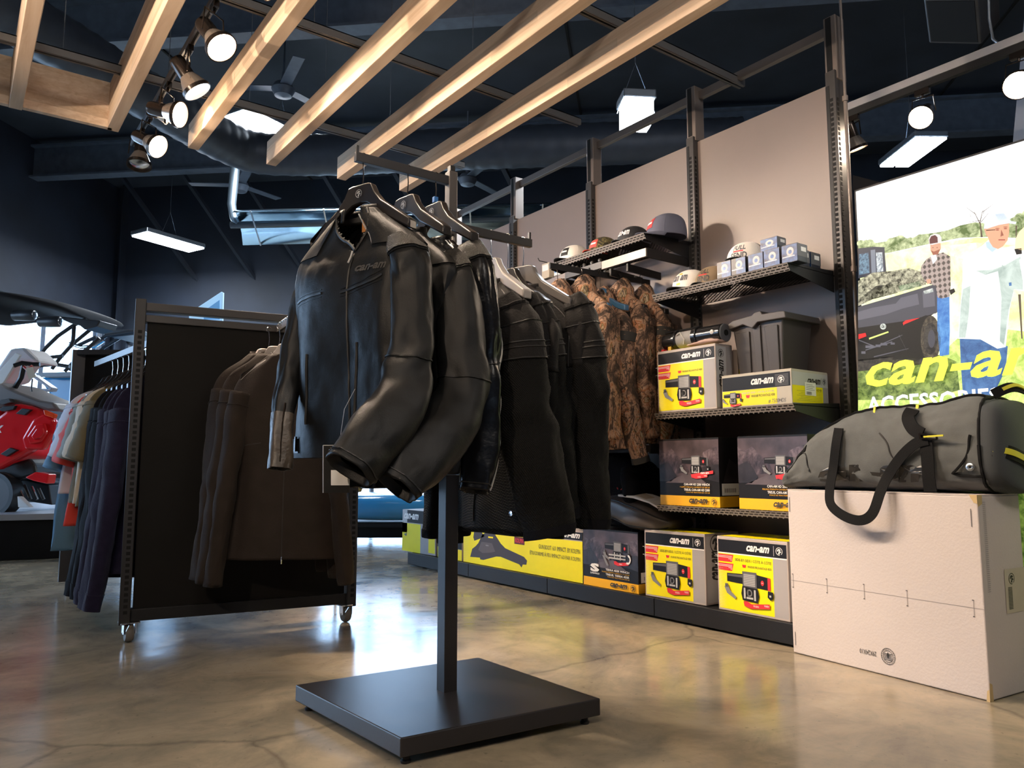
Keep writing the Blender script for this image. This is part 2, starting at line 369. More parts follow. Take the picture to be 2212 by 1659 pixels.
# left wall with the shop windows, far wall with the glazed door
LW = [(.4, 5.9, .5, 3.35), (6.5, 12.5, .5, 3.35)]
wall_holes(CR, -CY, 'wall_left', 26, LW, M_NAVY)
FWH = [(.55, 1.5, .8, 3.0), (4.3, 6.9, .02, 4.4)]
wall_holes(CR+SYd*24, -SYd, 'wall_far', 24, [(24-b, 24-a, c, d) for a, b, c, d in FWH], M_NAVY)
wall_holes(CR-CY*26+SYd*0, SYd, 'wall_near', 24, [], M_NAVY)
wall_holes(CR-CY*26+SYd*24, CY, 'wall_right', 26, [], M_NAVY)
glass = bare('window_glass', Roughness=.02)
_tr = N(glass, 'ShaderNodeBsdfTransparent'); _gl = N(glass, 'ShaderNodeBsdfGlossy', Roughness=.02); _mx = N(glass, 'ShaderNodeMixShader'); _mx.inputs[0].default_value = .06
_tr.inputs[0].default_value = (.9, .95, 1, 1)
L(glass, _tr.outputs[0], _mx.inputs[1]); L(glass, _gl.outputs[0], _mx.inputs[2]); L(glass, _mx.outputs[0], glass.node_tree.nodes['Material Output'].inputs['Surface'])
def window(name, P, D, a, b, z0, z1, cols, th=.25):
    fr = MB(); Q = lambda x, z: P+D*x+Vector((0, 0, z)); nin = Vector((-D.y, D.x, 0))*(th/2)
    for (x, z, x2, z2) in ((a, z0, b, z0), (a, z1, b, z1), (a, z0, a, z1), (b, z0, b, z1)): fr.bar(Q(x, z)+nin, Q(x2, z2)+nin, .08, .08)
    for i in range(1, cols): x = a+(b-a)*i/cols; fr.bar(Q(x, z0)+nin, Q(x, z1)+nin, .06, .06)
    f = struct(fr.build(name, M_STEEL)); g = MB()
    for i in range(cols):
        x0 = a+(b-a)*i/cols+.03; x1 = a+(b-a)*(i+1)/cols-.03
        MB().prism([Q(x0, z0+.04)+nin, Q(x1, z0+.04)+nin, Q(x1, z1-.04)+nin, Q(x0, z1-.04)+nin], nin*.05).build('pane', glass, f)
    # daylight portal outside the opening
    c = Q((a+b)/2, (z0+z1)/2)+nin*2.4; l = bpy.data.lights.new('window_daylight', 'AREA'); l.shape = 'RECTANGLE'; l.size = b-a; l.size_y = z1-z0
    l.cycles.is_portal = True; o = bpy.data.objects.new('window_daylight', l); COL.objects.link(o); o.location = c
    o.rotation_euler = (-nin).to_track_quat('-Z', 'Y').to_euler(); return f
for i, (a, b, c, d) in enumerate(LW): window('window_%d' % (i+1), CR, -CY, a, b, c, d, 4)
for i, (a, b, c, d) in enumerate(FWH): window('window_%d' % (i+3), CR+SYd*24, -SYd, 24-b, 24-a, c, d, 3 if i else 1)
# wall girts
for z in (2.15, 3.55, 4.6):
    if z > 3: struct(MB().bar(rm(-.1, -.0, z)+CY*-.02, rm(-.1, 22, z)+CY*-.02, .12, .07).build('trim_wall_girt', M_STEEL))
for z in (3.5, 4.35, 5.1):
    struct(MB().bar(rm(0, .05, z), rm(-22, .05, z), .10, .05).build('trim_wall_girt', M_STEEL))
# wall seams of the insulation sheets
for s in (1.6, 3.2, 4.8, 6.4, 8.0, 9.6): struct(MB().bar(rm(-.02, s, 0 if s < 4 or s > 7.6 else 2.75), rm(-.02, s, ZC), .02, .02).build('trim_sheet_seam', M_HOLE))
for s in (-6.2, -3.0, -9.3): struct(MB().bar(rm(s, .02, 3.4), rm(s, .02, ZC), .02, .02).build('trim_sheet_seam', M_HOLE))
# corner column and rafters
def ibeam(p, q, h, wd, tf=.03, up=(0, 0, 1)):
    mb = MB(); p, q = Vector(p), Vector(q); u = Vector(up)
    mb.bar(p, q, .02, h, up); mb.bar(p+u*(h/2), q+u*(h/2), wd, tf, up); mb.bar(p-u*(h/2), q-u*(h/2), wd, tf, up); return mb
struct(ibeam(rm(-.25, .30, 0), rm(-.25, .30, ZC), .30, .34, up=SYd).build('trim_corner_column', M_NAVY))
_fd = CR.x*_sy+CR.y*_cy
for k, dep in enumerate((8.2, 11.6)):
    d = dep-_fd; struct(ibeam(rm(d, 0, 5.52), rm(d, 22, 5.52), .5, .2).build('trim_rafter', M_STEEL))
# diagonal braces from the far wall to the ceiling
for s in (1.9, 3.0, 4.0, 5.4, 6.6, 8.4):
    struct(MB().bar(rm(-.15, s, 4.0), rm(-1.4, s-.9, 5.75), .09, .05).build('trim_brace', M_NAVY))
# angled drywall bulkhead at the right
M_DRY = mat('bluish_drywall', (.30, .32, .37), .8)
P0 = at(2147, 345, 'X', 5.2); P1 = at(2222, 30, 'X', 5.2)
struct(MB().prism([P0-Vector((0, .05, .35)), P1+Vector((0, -.02, .3)), P1+Vector((0, -2.5, .3)), P0+Vector((0, -3, -.35))], (.12, 0, 0)).build('wall_bulkhead', M_DRY))

# ================================================================ shop wall display
XW = 3.22; PY = [1.82, 2.655, 3.485, 4.315, 5.15]
wd = thing('wall_display', 'long taupe panelled display wall with slotted black uprights and black base plinth', 'display wall', (XW, 3.5, 0))
for i in range(4):
    y0, y1 = PY[i]+.025, PY[i+1]-.025
    Bx((XW, y0, .12), (XW+.03, y1, 2.525)).build('back_panel', M_TAUPE, wd, bevel=.002)
    Bx((2.85, y0-.02, .02), (XW+.02, y1+.02, .095)).build('base_deck', M_BLK, wd, bevel=.003)
    Bx((2.83, y0-.023, .012), (2.85, y1+.023, .097)).build('plinth_front', M_BLK, wd, bevel=.002)
    rl = MB().bar((XW+.03, y0-.02, 2.80), (XW+.03, y1+.02, 2.80), .03, .045); rl.build('top_rail', M_BRNZ, wd, bevel=.002)
    for y in (y0+.02, y1-.02): MB().lathe([(.0, 0), (.016, 0), (.016, .02), (.0, .02)], (2.95, y, 0), n=10).build('foot', M_BLK, wd)
for i, y in enumerate(PY):
    big = i == 0
    u = MB().box((XW-.035, y-.024, 0), (XW+.065, y+.024, 2.55 if not big else 2.57)).build('upright', M_DK, wd, bevel=.002)
    sl = MB()
    for k in range(96):
        z = .16+k*.0238
        sl.box((XW-.0362, y-.010, z), (XW-.034, y+.004, z+.0145)); sl.box((XW-.025, y-.0252, z), (XW-.012, y-.0235, z+.0145))
    s2 = sl.build('slots', M_HOLE, u); s2['kind'] = 'stuff'
    MB().box((XW-.037, y+.006, .02), (XW-.0345, y+.0235, 2.5)).build('dark_edge_strip', M_BLK, u)
    MB().box((XW-.02, y-.03, 2.53), (XW+.055, y+.03, 2.845)).build('top_post', M_BRNZ, wd, bevel=.003)
    MB().box((XW-.0215, y-.008, 2.56), (XW-.019, y+.02, 2.84)).build('post_groove', M_HOLE, wd)
# vertical conduit beside the end upright
cd = MB().tube([(XW-.01, 1.765, 0.02), (XW-.01, 1.765, 2.42)], .0085, 10); cd.tube([(XW-.01, 1.765, 2.42), (XW-.01, 1.765, 4.6)], .006, 10)
cdt = cd.build('conduit', M_BRNZ, smooth=True); tag(cdt, 'thin round steel conduit running up beside the end upright of the display wall', 'conduit')
for z in (.9, 1.62, 2.42): MB().lathe([(.013, -.012), (.013, .012)], (XW-.01, 1.765, z), n=12, caps=True).build('coupling', M_BRNZ, cdt)

def shelf(y0, y1, z, dep, lip, label, tilt=0.0, gable=.05):
    """perforated steel shelf hung on the uprights"""
    xf = XW-dep; t = thing('shelf', label, 'shelf', (XW-.02, (y0+y1)/2, z), group=None)
    MB().box((xf+.002, y0, z-.003), (XW-.02, y1, z)).build('deck', M_PERF_DECK, t)
    MB().add([(xf-.004, y0, z+.004), (xf-.004, y1, z+.004), (xf+.016, y1, z-lip), (xf+.016, y0, z-lip)], [(0, 1, 2, 3)]).build('perforated_lip', M_PERF_LIP, t, solid=.0015)
    for y in (y0, y1-.003):
        MB().prism([(xf+.0, y, z+.004), (XW-.03, y, z+.02), (XW-.03, y, z-gable-.03), (xf+.016, y, z-lip)], (0, .003, 0)).build('bracket', M_BLK, t)
    return t
sA1 = shelf(1.85, 2.63, 1.605, .385, .030, 'upper perforated black shelf holding caps and a row of small blue boxes')
sA2 = shelf(1.85, 2.63, 1.000, .385, .028, 'middle perforated black shelf under the yellow winch carton and black tote')
sA3 = shelf(1.85, 2.63, .548, .385, .028, 'lower perforated black shelf under the two dark mountain print cartons')
sB1 = shelf(2.68, 3.46, 1.945, .385, .028, 'highest perforated black shelf holding four caps above the camouflage jackets')
# ---- face-out rails for the camouflage jackets
hr = thing('hang_rail', 'flat bronze rail below the cap shelf with waterfall arms for camouflage jackets', 'clothing rail', (XW-.02, 3.07, 1.84))
MB().bar((2.86, 2.685, 1.85), (2.86, 3.02, 1.85), .016, .045).build('front_rail', M_BRNZ, hr, bevel=.001)
MB().bar((2.86, 3.02, 1.855), (2.86, 3.33, 1.855), .02, .038).build('front_rail', M_DK, hr, bevel=.001)
for y in (2.69, 3.45): MB().bar((2.86, y, 1.85), (XW-.03, y, 1.85), .012, .05).build('side_arm', M_BLK, hr, bevel=.001)
MB().bar((2.86, 3.33, 1.85), (2.86, 3.62, 1.83), .012, .05).build('end_bracket', M_BRNZ, hr, bevel=.001)
for k in range(5):
    y = 3.04+k*.065; MB().lathe([(0, 0), (.010, .002), (.012, .012), (.008, .02), (0, .022)], (2.86, y, 1.874), n=12).build('knob', M_DK, hr, smooth=True)
MB().bar((2.86, 2.96, 1.80), (3.15, 3.0, 1.80), .012, .04).build('waterfall_arm', M_BLK, hr)
MB().bar((2.86, 2.83, 1.80), (3.15, 2.86, 1.80), .012, .04).build('waterfall_arm', M_BLK, hr)

# ================================================================ overhead timber, rails, cables
LABB = ['leftmost overhead maple beam of the boxed canopy end', 'overhead maple beam at the right of the end board, left of the spotlight track', 'overhead maple beam just right of the spotlight track',
        'third overhead maple beam from the left counting from the spotlight track side', 'overhead maple beam whose lower end hangs above the clothing rack arm', 'rightmost overhead maple beam, its end behind the rack post top']
LABB[3] = 'overhead maple beam with its end near the bright twin ceiling lamp'
BXs = [.136, .591, 1.016, 1.468, 1.918, 2.345]; BYs = [4.6, 4.59, 4.58, 4.545, 4.51, 4.46]
for i, (x, y) in enumerate(zip(BXs, BYs)):
    h = .26 if i < 2 else .145; Ln = 5.2
    mb = MB().box((-.03, -Ln, 0), (.03, 0, h)); o = mb.build('wooden_beam', M_WOOD, bevel=.003); o.location = (x+.03, y, 2.6)
    tag(o, LABB[i], 'beam', 'maple canopy beams')
o = MB().box((0, 0, 0), (.42, .035, .26)).build('wooden_board', M_WOOD, bevel=.002); o.location = (.17, 4.585-.035, 2.6)
o.location = (.197, 4.552, 2.6); tag(o, 'maple end board boxed in between the two leftmost overhead beams', 'board')
o = MB().box((0, 0, 0), (.9, .035, .26)).build('wooden_board', M_WOOD, bevel=.002); o.location = (-.765, 4.56, 2.6); tag(o, 'maple end board running out of the picture left of the leftmost beam', 'board')
M_RAIL = mat('strut_rail_grey', (.13, .125, .12), .5, metal=.3)
for i, (y, lab, ln) in enumerate(((4.21, 'grey steel channel rail across the canopy beams, nearest their ends', 2.7), (3.25, 'grey steel channel rail across the middle of the canopy beams', 2.9), (2.385, 'grey steel channel rail crossing near the top edge of the picture', 3.3))):
    mb = MB(); mb.box((-1.2, -.02, .035), (ln, .02, .04)); mb.box((-1.2, -.02, 0), (ln, -.016, .04)); mb.box((-1.2, .016, 0), (ln, .02, .04)); mb.box((-1.2, -.014, -.0), (ln, -.006, .004)); mb.box((-1.2, .006, 0), (ln, .014, .004))
    o = mb.build('channel_rail', M_RAIL); o.location = (0, y, 2.865 if i else 2.80); o.location.z = 2.76; tag(o, lab, 'rail', 'canopy rails')
    CO = ['leftmost', 'second from the left', 'in the middle', 'second from the right', 'rightmost']
    for x in (.33, .82, 1.25, 1.7, 2.14):
        c = MB().tube([(0, 0, 0), (0, 0, 3.0)], .0022, 5).build('suspension_cable', M_ALU); c.location = (x, y, 2.80); tag(c, 'steel cable %s on the channel rail %s' % (CO.pop(0), ('nearest the beam ends', 'across the beam middle', 'near the picture top')[i]), 'cable', 'canopy cables')
# ================================================================ spotlight tracks
M_GLOW = mat('lamp_glow_warm', (1, .8, .6), emit=(1.0, .72, .46), estr=26)
M_GLOWW = mat('lamp_glow_white', (1, 1, 1), emit=(.88, .93, 1.0), estr=22)
M_SPOTB = mat('spot_black_chrome', (.05, .04, .035), .22, metal=.8)
M_REFL = mat('ribbed_reflector', (.55, .47, .40), .25, metal=.8)
def spot_body():
    t = thing('track_spotlight', '', 'spotlight')
    # local: hangs from the origin (track), head pivots at (0,0,-.1), pointing along -Z
    MB().box((-.012, -.035, -.03), (.012, .035, 0)).build('track_adapter', M_SPOTB, t, local=True, bevel=.002)
    MB().tube([(0, 0, -.03), (0, 0, -.045)], .006, 8).build('stem', M_SPOTB, t, local=True)
    return t
def spot(loc, aim, label, group, power=14, on=True, ang=70, size=1.0):
    t = spot_body(); t['label'] = label; t['group'] = group; t.location = loc
    piv = Vector((0, 0, -.11*size)); a = (Vector(aim)-Vector(loc)-piv).normalized(); sd = a.cross(Vector((0, 0, 1)))
    sd = sd.normalized() if sd.length > .01 else Vector((1, 0, 0)); r = .045*size
    yk = MB().tube([piv+sd*r*1.05-a*.0, Vector((0, 0, -.045))+sd*r*.9, Vector((0, 0, -.045))-sd*r*.9, piv-sd*r*1.05], .0035, 6); yk.build('yoke', M_SPOTB, t, local=True)
    MB().lathe([(.0, -.075*size), (.024*size, -.072*size), (.027*size, -.06*size), (.027*size, -.0)], piv, a, 20).build('lamp_holder', M_SPOTB, t, smooth=True, local=True)
    MB().lathe([(.026*size, -.005*size), (.034*size, .012*size), (.043*size, .035*size), (.047*size, .047*size)], piv, a, 28).build('reflector', M_REFL, t, smooth=True, local=True)
    MB().lathe([(.047*size, .045*size), (.050*size, .045*size), (.050*size, .058*size), (.0465*size, .058*size), (.0465*size, .045*size)], piv, a, 28).build('rim', M_SPOTB, t, smooth=True, local=True)
    MB().lathe([(.0, .056*size), (.025*size, .054*size), (.0465*size, .046*size)], piv, a, 24).build('lens', M_GLOW if on else M_CHROME, t, smooth=True, local=True)
    if on: lamp('SPOT', 'spotlight_beam', Vector(loc)+piv+a*(.065*size), aim, power, WARM, .035, spot=ang, blend=.6)
    return t
tk = thing('light_track', 'black spotlight track hung between the maple beams, carrying the left row of lamps', 'light track', (.79, 3.0, 2.70))
MB().box((.775, -.6, 2.70), (.805, 5.0, 2.732)).build('track_body', mat('track_grey', (.10, .10, .11), .4), tk, bevel=.002)
MB().box((.785, -.6, 2.698), (.795, 5.0, 2.701)).build('track_slot', M_HOLE, tk)
pw = 55
def tz(px, py): p = at(px, py, 'X', .79); return p
SPL = [((555, 25), (3.1, 1.2, 1.2), 'topmost lit track lamp, cut by the top edge of the picture', 1),
       ((478, 105), (1.9, 1.5, .1), 'second lit track lamp from the top, ribbed reflector glowing downward', 1),
       ((422, 178), (2.5, 3.1, .0), 'lit oval track lamp below the ribbed one, beside the second maple beam', 1),
       ((388, 235), (3.2, 1.8, 1.6), 'lit track lamp fourth down the left track', 1),
       ((345, 292), (2.9, 1.9, .7), 'lit track lamp near the far end of the left track', 1),
       ((322, 330), (.6, 4.2, .2), 'unlit track lamp with ribbed reflector at the far end of the left track', 0)]
ys = [2.68, 3.2, 3.62, 4.05, 4.5, 4.72]
for (px, aim, lab, on), y in zip(SPL, ys):
    spot((.79, y, 2.70), aim, lab, 'spotlights on the left track', pw*(2.8 if y == 3.62 else 1.45), on, 62, 1.35)
for y in (4.25,): spot((.79, y, 2.70), (3.2, 3.4, 2.2), 'small track lamp turned to the side between the fourth and fifth lamps', 'spotlights on the left track', pw*.7, True, 60, .8)
LO = ['track lamp at the near end of the left track, above the camera', 'track lamp above the picture, aimed at the white carton', 'track lamp above the picture, just beyond the topmost visible one']  # lamps added on the unseen stretch of track to brighten jackets and carton
spot((.79, 2.1, 2.70), (1.2, 1.85, 1.3), LO.pop(), 'spotlights on the left track', pw*.8, True, 62, 1.1)
spot((.79, 1.3, 2.70), (3.2, 1.0, .6), LO.pop(), 'spotlights on the left track', pw*.7, True, 46, 1.1)
spot((.79, .3, 2.70), (3.2, .6, .3), LO.pop(), 'spotlights on the left track', pw*.3, True, 50, 1.1)
# unseen track added on the left to brighten the maple beams and the rack
tk3 = thing('light_track', 'spotlight track out of view left of the camera', 'light track', (-1.3, 2.0, 2.25)); MB().box((-1.315, -.5, 2.25), (-1.285, 4.5, 2.28)).build('track_body', M_BLK, tk3)
for k, (y, aim, e_) in enumerate(((1.2, (2.2, 2.9, 3.0), 190), (2.6, (1.9, 4.0, 2.85), 150), (.4, (1.6, 3.4, .0), 60))): spot((-1.3, y, 2.25), aim, ['lamp of the unseen left track, aimed at the near beams', 'lamp of the unseen left track, aimed at the beam ends', 'lamp of the unseen left track, aimed at the rack'][k], 'spotlights on the far left track', e_, True, 58, 1.1)
# second track on the right
tk2 = thing('light_track', 'pale grey spotlight track crossing the upper right of the picture behind the end upright', 'light track', (3.737, 1.8, 2.6))
MB().box((3.72, .4, 2.62), (3.755, 4.4, 2.66)).build('track_body', mat('track_pale', (.36, .35, .36), .4), tk2, bevel=.002)
MB().box((3.725, .4, 2.585), (3.75, 4.4, 2.62)).build('track_slot', M_BLK, tk2)
for y, lab, s in ((1.24, 'bright warm track lamp at the right edge of the picture', 1.25), (1.66, 'bright warm track lamp in the middle of the right track', 1.15), (2.02, 'black track lamp partly hidden behind the end upright', 1.1)):
    spot((3.737, y, 2.585), (2.9 if y < 1.9 else 4.2, y-.15, 1.2) if y > 1.9 else (1.6, y-.35, .9), lab, 'spotlights on the right track', 22, True, 80, s)
cb = MB().tube([at(2135, -20, 'X', 3.74), at(2137, 40, 'X', 3.74), at(2145, 85, 'X', 3.74), at(2165, 100, 'X', 3.74), at(2185, 97, 'X', 3.74), at(2200, 90, 'X', 3.74)], .006, 8).build('power_cable', M_ALU, smooth=True)
tag(cb, 'looped grey power cable feeding the right spotlight track', 'cable')
# ================================================================ high-bay ceiling lamps
def highbay(px, py, z, rz, label, tw, ln, wd2=.30, power=60, gh=.021):
    c = at(px, py, 'Z', z); t = thing('ceiling_lamp', label, 'ceiling lamp', c, rz, 'high-bay lamps')
    MB().box((-ln/2, -wd2/2, gh-.001), (ln/2, wd2/2, gh+.07)).build('housing', M_ALU, t, local=True, bevel=.01)
    n = 2 if tw else 1
    for k in range(n):
        g = wd2/2-.02; x0 = -ln/2+.02; y0 = -wd2/2+.015+k*(wd2/n)
        MB().box((x0, y0, .0), (ln/2-.02, y0+wd2/n-.03, gh)).build('light_panel', M_GLOWW, t, local=True)
    MB().tube([(-.15, 0, .09), (0, 0, .5), (.15, 0, .09)], .004, 5, False).tube([(0, 0, .5), (0, 0, ZC-z)], .004, 5).build('suspension', M_ALU, t, local=True)
    lamp('AREA', 'ceiling_lamp_light', c-Vector((0, 0, .05)), c-Vector((0, 0, 1)), power, COOL, wd2, ln); return t
highbay(1375, 272, 3.3, YAW*-1+.1, 'squarish bright ceiling lamp right of the canopy, above the display wall', False, .25, .24, 25, .17)
highbay(1970, 332, 4.2, .95, 'slanting bright ceiling lamp above the lit poster', True, .80, .36)
highbay(606, 296, 5.0, .40, 'bright twin ceiling lamp half hidden by a maple beam', True, 1.5, .55)
highbay(365, 525, 4.3, .40, 'white twin ceiling lamp hanging on a chain far at the left', True, 1.05, .42)
# ================================================================ duct, heater, fans, speaker
M_DUCT = mat('navy_duct', (.045, .055, .075), .45, metal=.2, var=.1)
dp = [at(-60, -30, 'Z', 4.4), at(60, 50, 'Z', 4.4), at(200, 135, 'Z', 4.4), at(330, 215, 'Z', 4.4), at(430, 275, 'Z', 4.4), at(490, 307, 'Z', 4.4), at(545, 328, 'Z', 4.4), at(620, 335, 'Z', 4.4), at(760, 333, 'Z', 4.4), at(1000, 322, 'Z', 4.4), at(1600, 300, 'Z', 4.4)]
up = Vector((0, 0, 1)); secs = []
for i, p in enumerate(dp):
    d = (dp[min(i+1, len(dp)-1)]-dp[max(i-1, 0)]).normalized(); secs.append((p, d.cross(up).normalized()*.235, up*.235, 1))
LD = Loft(secs); dm = MB(); nr = 150
dm.rings([[LD.pt(2*PI*k/20, i/nr)+ (LD.sec(i/nr)[0]-LD.pt(2*PI*k/20, i/nr))*(-.035 if i % 3 == 0 else 0) for k in range(20)] for i in range(nr+1)], True)
tag(dm.build('air_duct', M_DUCT, smooth=True), 'large dark spiral ribbed air duct bending under the ceiling behind the maple beams', 'duct')
hs = thing('tube_heater', 'long radiant tube heater with polished reflector hanging under the far ceiling', 'heater', atd(520, 490, 10))
A = atd(514, 486, 10.3); B = atd(1190, 470, 10.3); dirh = (B-A).normalized(); nh = Vector((-dirh.y, dirh.x, 0))
rf = MB(); prof = [(-.22, -.06), (-.15, .05), (-.05, .09), (.05, .09), (.15, .05), (.22, -.06)]
rf.rings([[A+nh*x+up*(z-.75*x) for x, z in prof], [B+nh*x+up*(z-.75*x) for x, z in prof]], closed=False).build('reflector', mat('polished_reflector', (.45, .60, .72), .18, metal=1), hs, solid=.004, smooth=True)
MB().tube([A-dirh*.1, B], .05, 12).build('burner_tube', mat('dark_steel_tube', (.10, .12, .14), .3, metal=.7), hs, smooth=True)
for k in range(6):
    q = A+dirh*(.25+k*1.0); MB().bar(q+nh*.23-up*.23, q-nh*.23+up*.12, .02, .012).build('cross_bar', M_ALU, hs)
MB().tube([A+up*1.25-dirh*.05, A+up*.3-dirh*.1, A+up*.1-dirh*.06, A], [.07, .06, .055, .05], 12).build('flue_pipe', mat('galvanised', (.22, .28, .33), .4, metal=.7), hs, smooth=True)
def fan(px, py, dep, label):
    c = atd(px, py, dep); t = thing('ceiling_fan', label, 'ceiling fan', c, 0, 'ceiling fans'); M = M_STEEL
    MB().lathe([(0, -.12), (.10, -.10), (.14, -.02), (.10, .05), (.03, .08), (.02, .2)], n=16).build('motor', M, t, local=True, smooth=True)
    MB().tube([(0, 0, .1), (0, 0, ZC-c.z)], .012, 8).build('down_rod', M, t, local=True)
    for k in range(3):
        a = k*2*PI/3+.4; d = Vector((math.cos(a), math.sin(a), 0)); MB().bar(d*.12, d*.75+up*.02, .13, .012).build('blade', M, t, local=True)
fan(518, 400, 11.0, 'dark three-bladed ceiling fan above the tube heater'); fan(612, 190, 8.6, 'dark ceiling fan seen between two maple beams'); fan(1010, 385, 10.6, 'dark ceiling fan seen beside the rack top')
sp = thing('speaker', 'dark square loudspeaker hung under the ceiling at the top right corner', 'speaker', at(2078, 20, 'Z', 3.7), rot=(.5, .5, .35))
MB().box((-.17, -.17, -.12), (.17, .17, .12)).build('cabinet', M_DK, sp, local=True, bevel=.012); MB().box((-.15, -.15, -.124), (.15, .15, -.119)).build('grille', M_HOLE, sp, local=True)
MB().tube([(0, 0, .12), (0.05, 0, .35), (.2, .1, 1.2)], .01, 6).build('bracket', M_DK, sp, local=True)

# ================================================================ clothing rack in front
RX, RY = 1.25, 2.02
rk = thing('clothing_rack', 'black two-arm clothing rack with square base plate standing on the concrete floor', 'clothing rack', (RX, RY, 0))
bp_ = [(.905, 2.345), (.945, 1.74), (1.565, 1.685), (1.548, 2.29)]
MB().prism([(x, y, .024) for x, y in bp_], (0, 0, .048)).build('base_plate', M_RACK, rk, bevel=.0035)
for x, y in bp_:
    cx, cy = x+(1.24-x)*.10, y+(2.015-y)*.10; MB().lathe([(0, 0), (.013, 0), (.014, .006), (.010, .010), (.010, .025), (0, .025)], (cx, cy, 0), n=14).build('foot', M_BLK, rk, smooth=True)
MB().box((RX-.0225, RY-.0225, .07), (RX+.0225, RY+.0225, 1.10)).build('lower_post', M_RACK, rk, bevel=.002)
MB().box((RX-.015, RY-.015, 1.05), (RX+.015, RY+.015, 1.685)).build('upper_post', mat('rack_bronze_grey', (.07, .06, .056), .4), rk, bevel=.002)
MB().box((RX-.009, RY-.009, 1.68), (RX+.009, RY+.009, 1.705)).build('post_cap', M_BLK, rk)
MB().box((.915, RY-.009, 1.640), (RX-.012, RY+.009, 1.668)).build('arm', M_RACK, rk, bevel=.001)
MB().box((.917, RY-.004, 1.665), (.925, RY+.004, 1.690)).build('arm_stop', M_RACK, rk)
MB().box((RX+.012, RY-.009, 1.492), (1.575, RY+.009, 1.520)).build('arm', M_RACK, rk, bevel=.001)
MB().box((1.565, RY-.004, 1.52), (1.573, RY+.004, 1.545)).build('arm_stop', M_RACK, rk)
# ================================================================ garments
def leather():
    m = bare('black_leather', Roughness=.42); bsdf(m).inputs['Specular IOR Level'].default_value = .24; b = bsdf(m); v = mapping(m)
    n = N(m, 'ShaderNodeTexNoise', Scale=5.0, Detail=6.0); L(m, v, n.inputs['Vector'])
    L(m, ramp(m, n.outputs['Fac'], [(.3, (.004, .0045, .005)), (.7, (.009, .0088, .0085))]), b.inputs['Base Color'])
    L(m, ramp(m, n.outputs['Fac'], [(.3, (.40, .40, .40)), (.7, (.54, .54, .54))]), b.inputs['Roughness'])
    n2 = N(m, 'ShaderNodeTexVoronoi', Scale=420.0); L(m, v, n2.inputs['Vector']); n3 = N(m, 'ShaderNodeTexNoise', Scale=26.0, Detail=5.0); L(m, v, n3.inputs['Vector'])
    ad = N(m, 'ShaderNodeMath', operation='MULTIPLY_ADD'); ad.inputs[1].default_value = .12; L(m, n2.outputs['Distance'], ad.inputs[0]); L(m, n3.outputs['Fac'], ad.inputs[2])
    add_bump(m, ad.outputs[0], .28, .006); return m
M_LEA = leather()
M_LEAG = mat('glossy_black_leather', (.006, .006, .007), .27, spec=.28, bump=.25, bscale=30)
M_LEAB = mat('worn_brown_black_leather', (.055, .044, .034), .40, var=.3, vscale=20, bump=.3, bscale=60)  # black leather with the brown light on it mixed into the colour
M_PERFL = mat('perforated_leather', (.035, .032, .028), .45, bump=.9, bscale=420)
M_LIN = mat('dark_lining', (.010, .010, .011), .85)
M_PIPE = mat('silver_piping', (.42, .40, .37), .45)
M_STITCH = mat('black_seam', (.010, .010, .010), .5)
M_NYL = mat('charcoal_softshell', (.010, .0085, .008), .7, spec=.2, var=.12, vscale=30, bump=.25, bscale=160, sheen=.08)
def mesh_fabric():
    m = bare('black_mesh_fabric', Roughness=.75); bsdf(m).inputs['Specular IOR Level'].default_value = .2; b = bsdf(m); v = mapping(m, (1, 1, 1), (.3, .5, .2))
    w1 = N(m, 'ShaderNodeTexWave', Scale=75.0, bands_direction='X'); w2 = N(m, 'ShaderNodeTexWave', Scale=75.0, bands_direction='Z'); L(m, v, w1.inputs['Vector']); L(m, v, w2.inputs['Vector'])
    mx = N(m, 'ShaderNodeMath', operation='MULTIPLY'); L(m, w1.outputs['Fac'], mx.inputs[0]); L(m, w2.outputs['Fac'], mx.inputs[1])
    L(m, ramp(m, mx.outputs[0], [(.15, (.003, .003, .003)), (.6, (.012, .0115, .010))]), b.inputs['Base Color']); add_bump(m, mx.outputs[0], .7, .003); return m
M_MESH = mesh_fabric()
M_SOFT = mat('brown_black_softshell', (.026, .019, .0155), .75, spec=.2, var=.15, vscale=12, bump=.2, bscale=200, sheen=.05)
M_NVY = mat('navy_fleece', (.014, .012, .030), .9, spec=.15, var=.2, vscale=25, bump=.4, bscale=260, sheen=.05)
M_BLKC = mat('black_cotton', (.006, .006, .008), .9, spec=.15, bump=.3, bscale=240)
M_PLAS = mat('black_hanger_plastic', (.014, .012, .012), .30, spec=.35, var=.1)
M_PLASG = mat('grey_hanger_plastic', (.32, .29, .27), .35)
M_ORG = mat('orange_leather_label', (.42, .17, .05), .5)
M_EMB = mat('emblem_grey', (.38, .37, .35), .5)
M_BLUE = mat('blue_size_tag', (.03, .16, .45), .4)

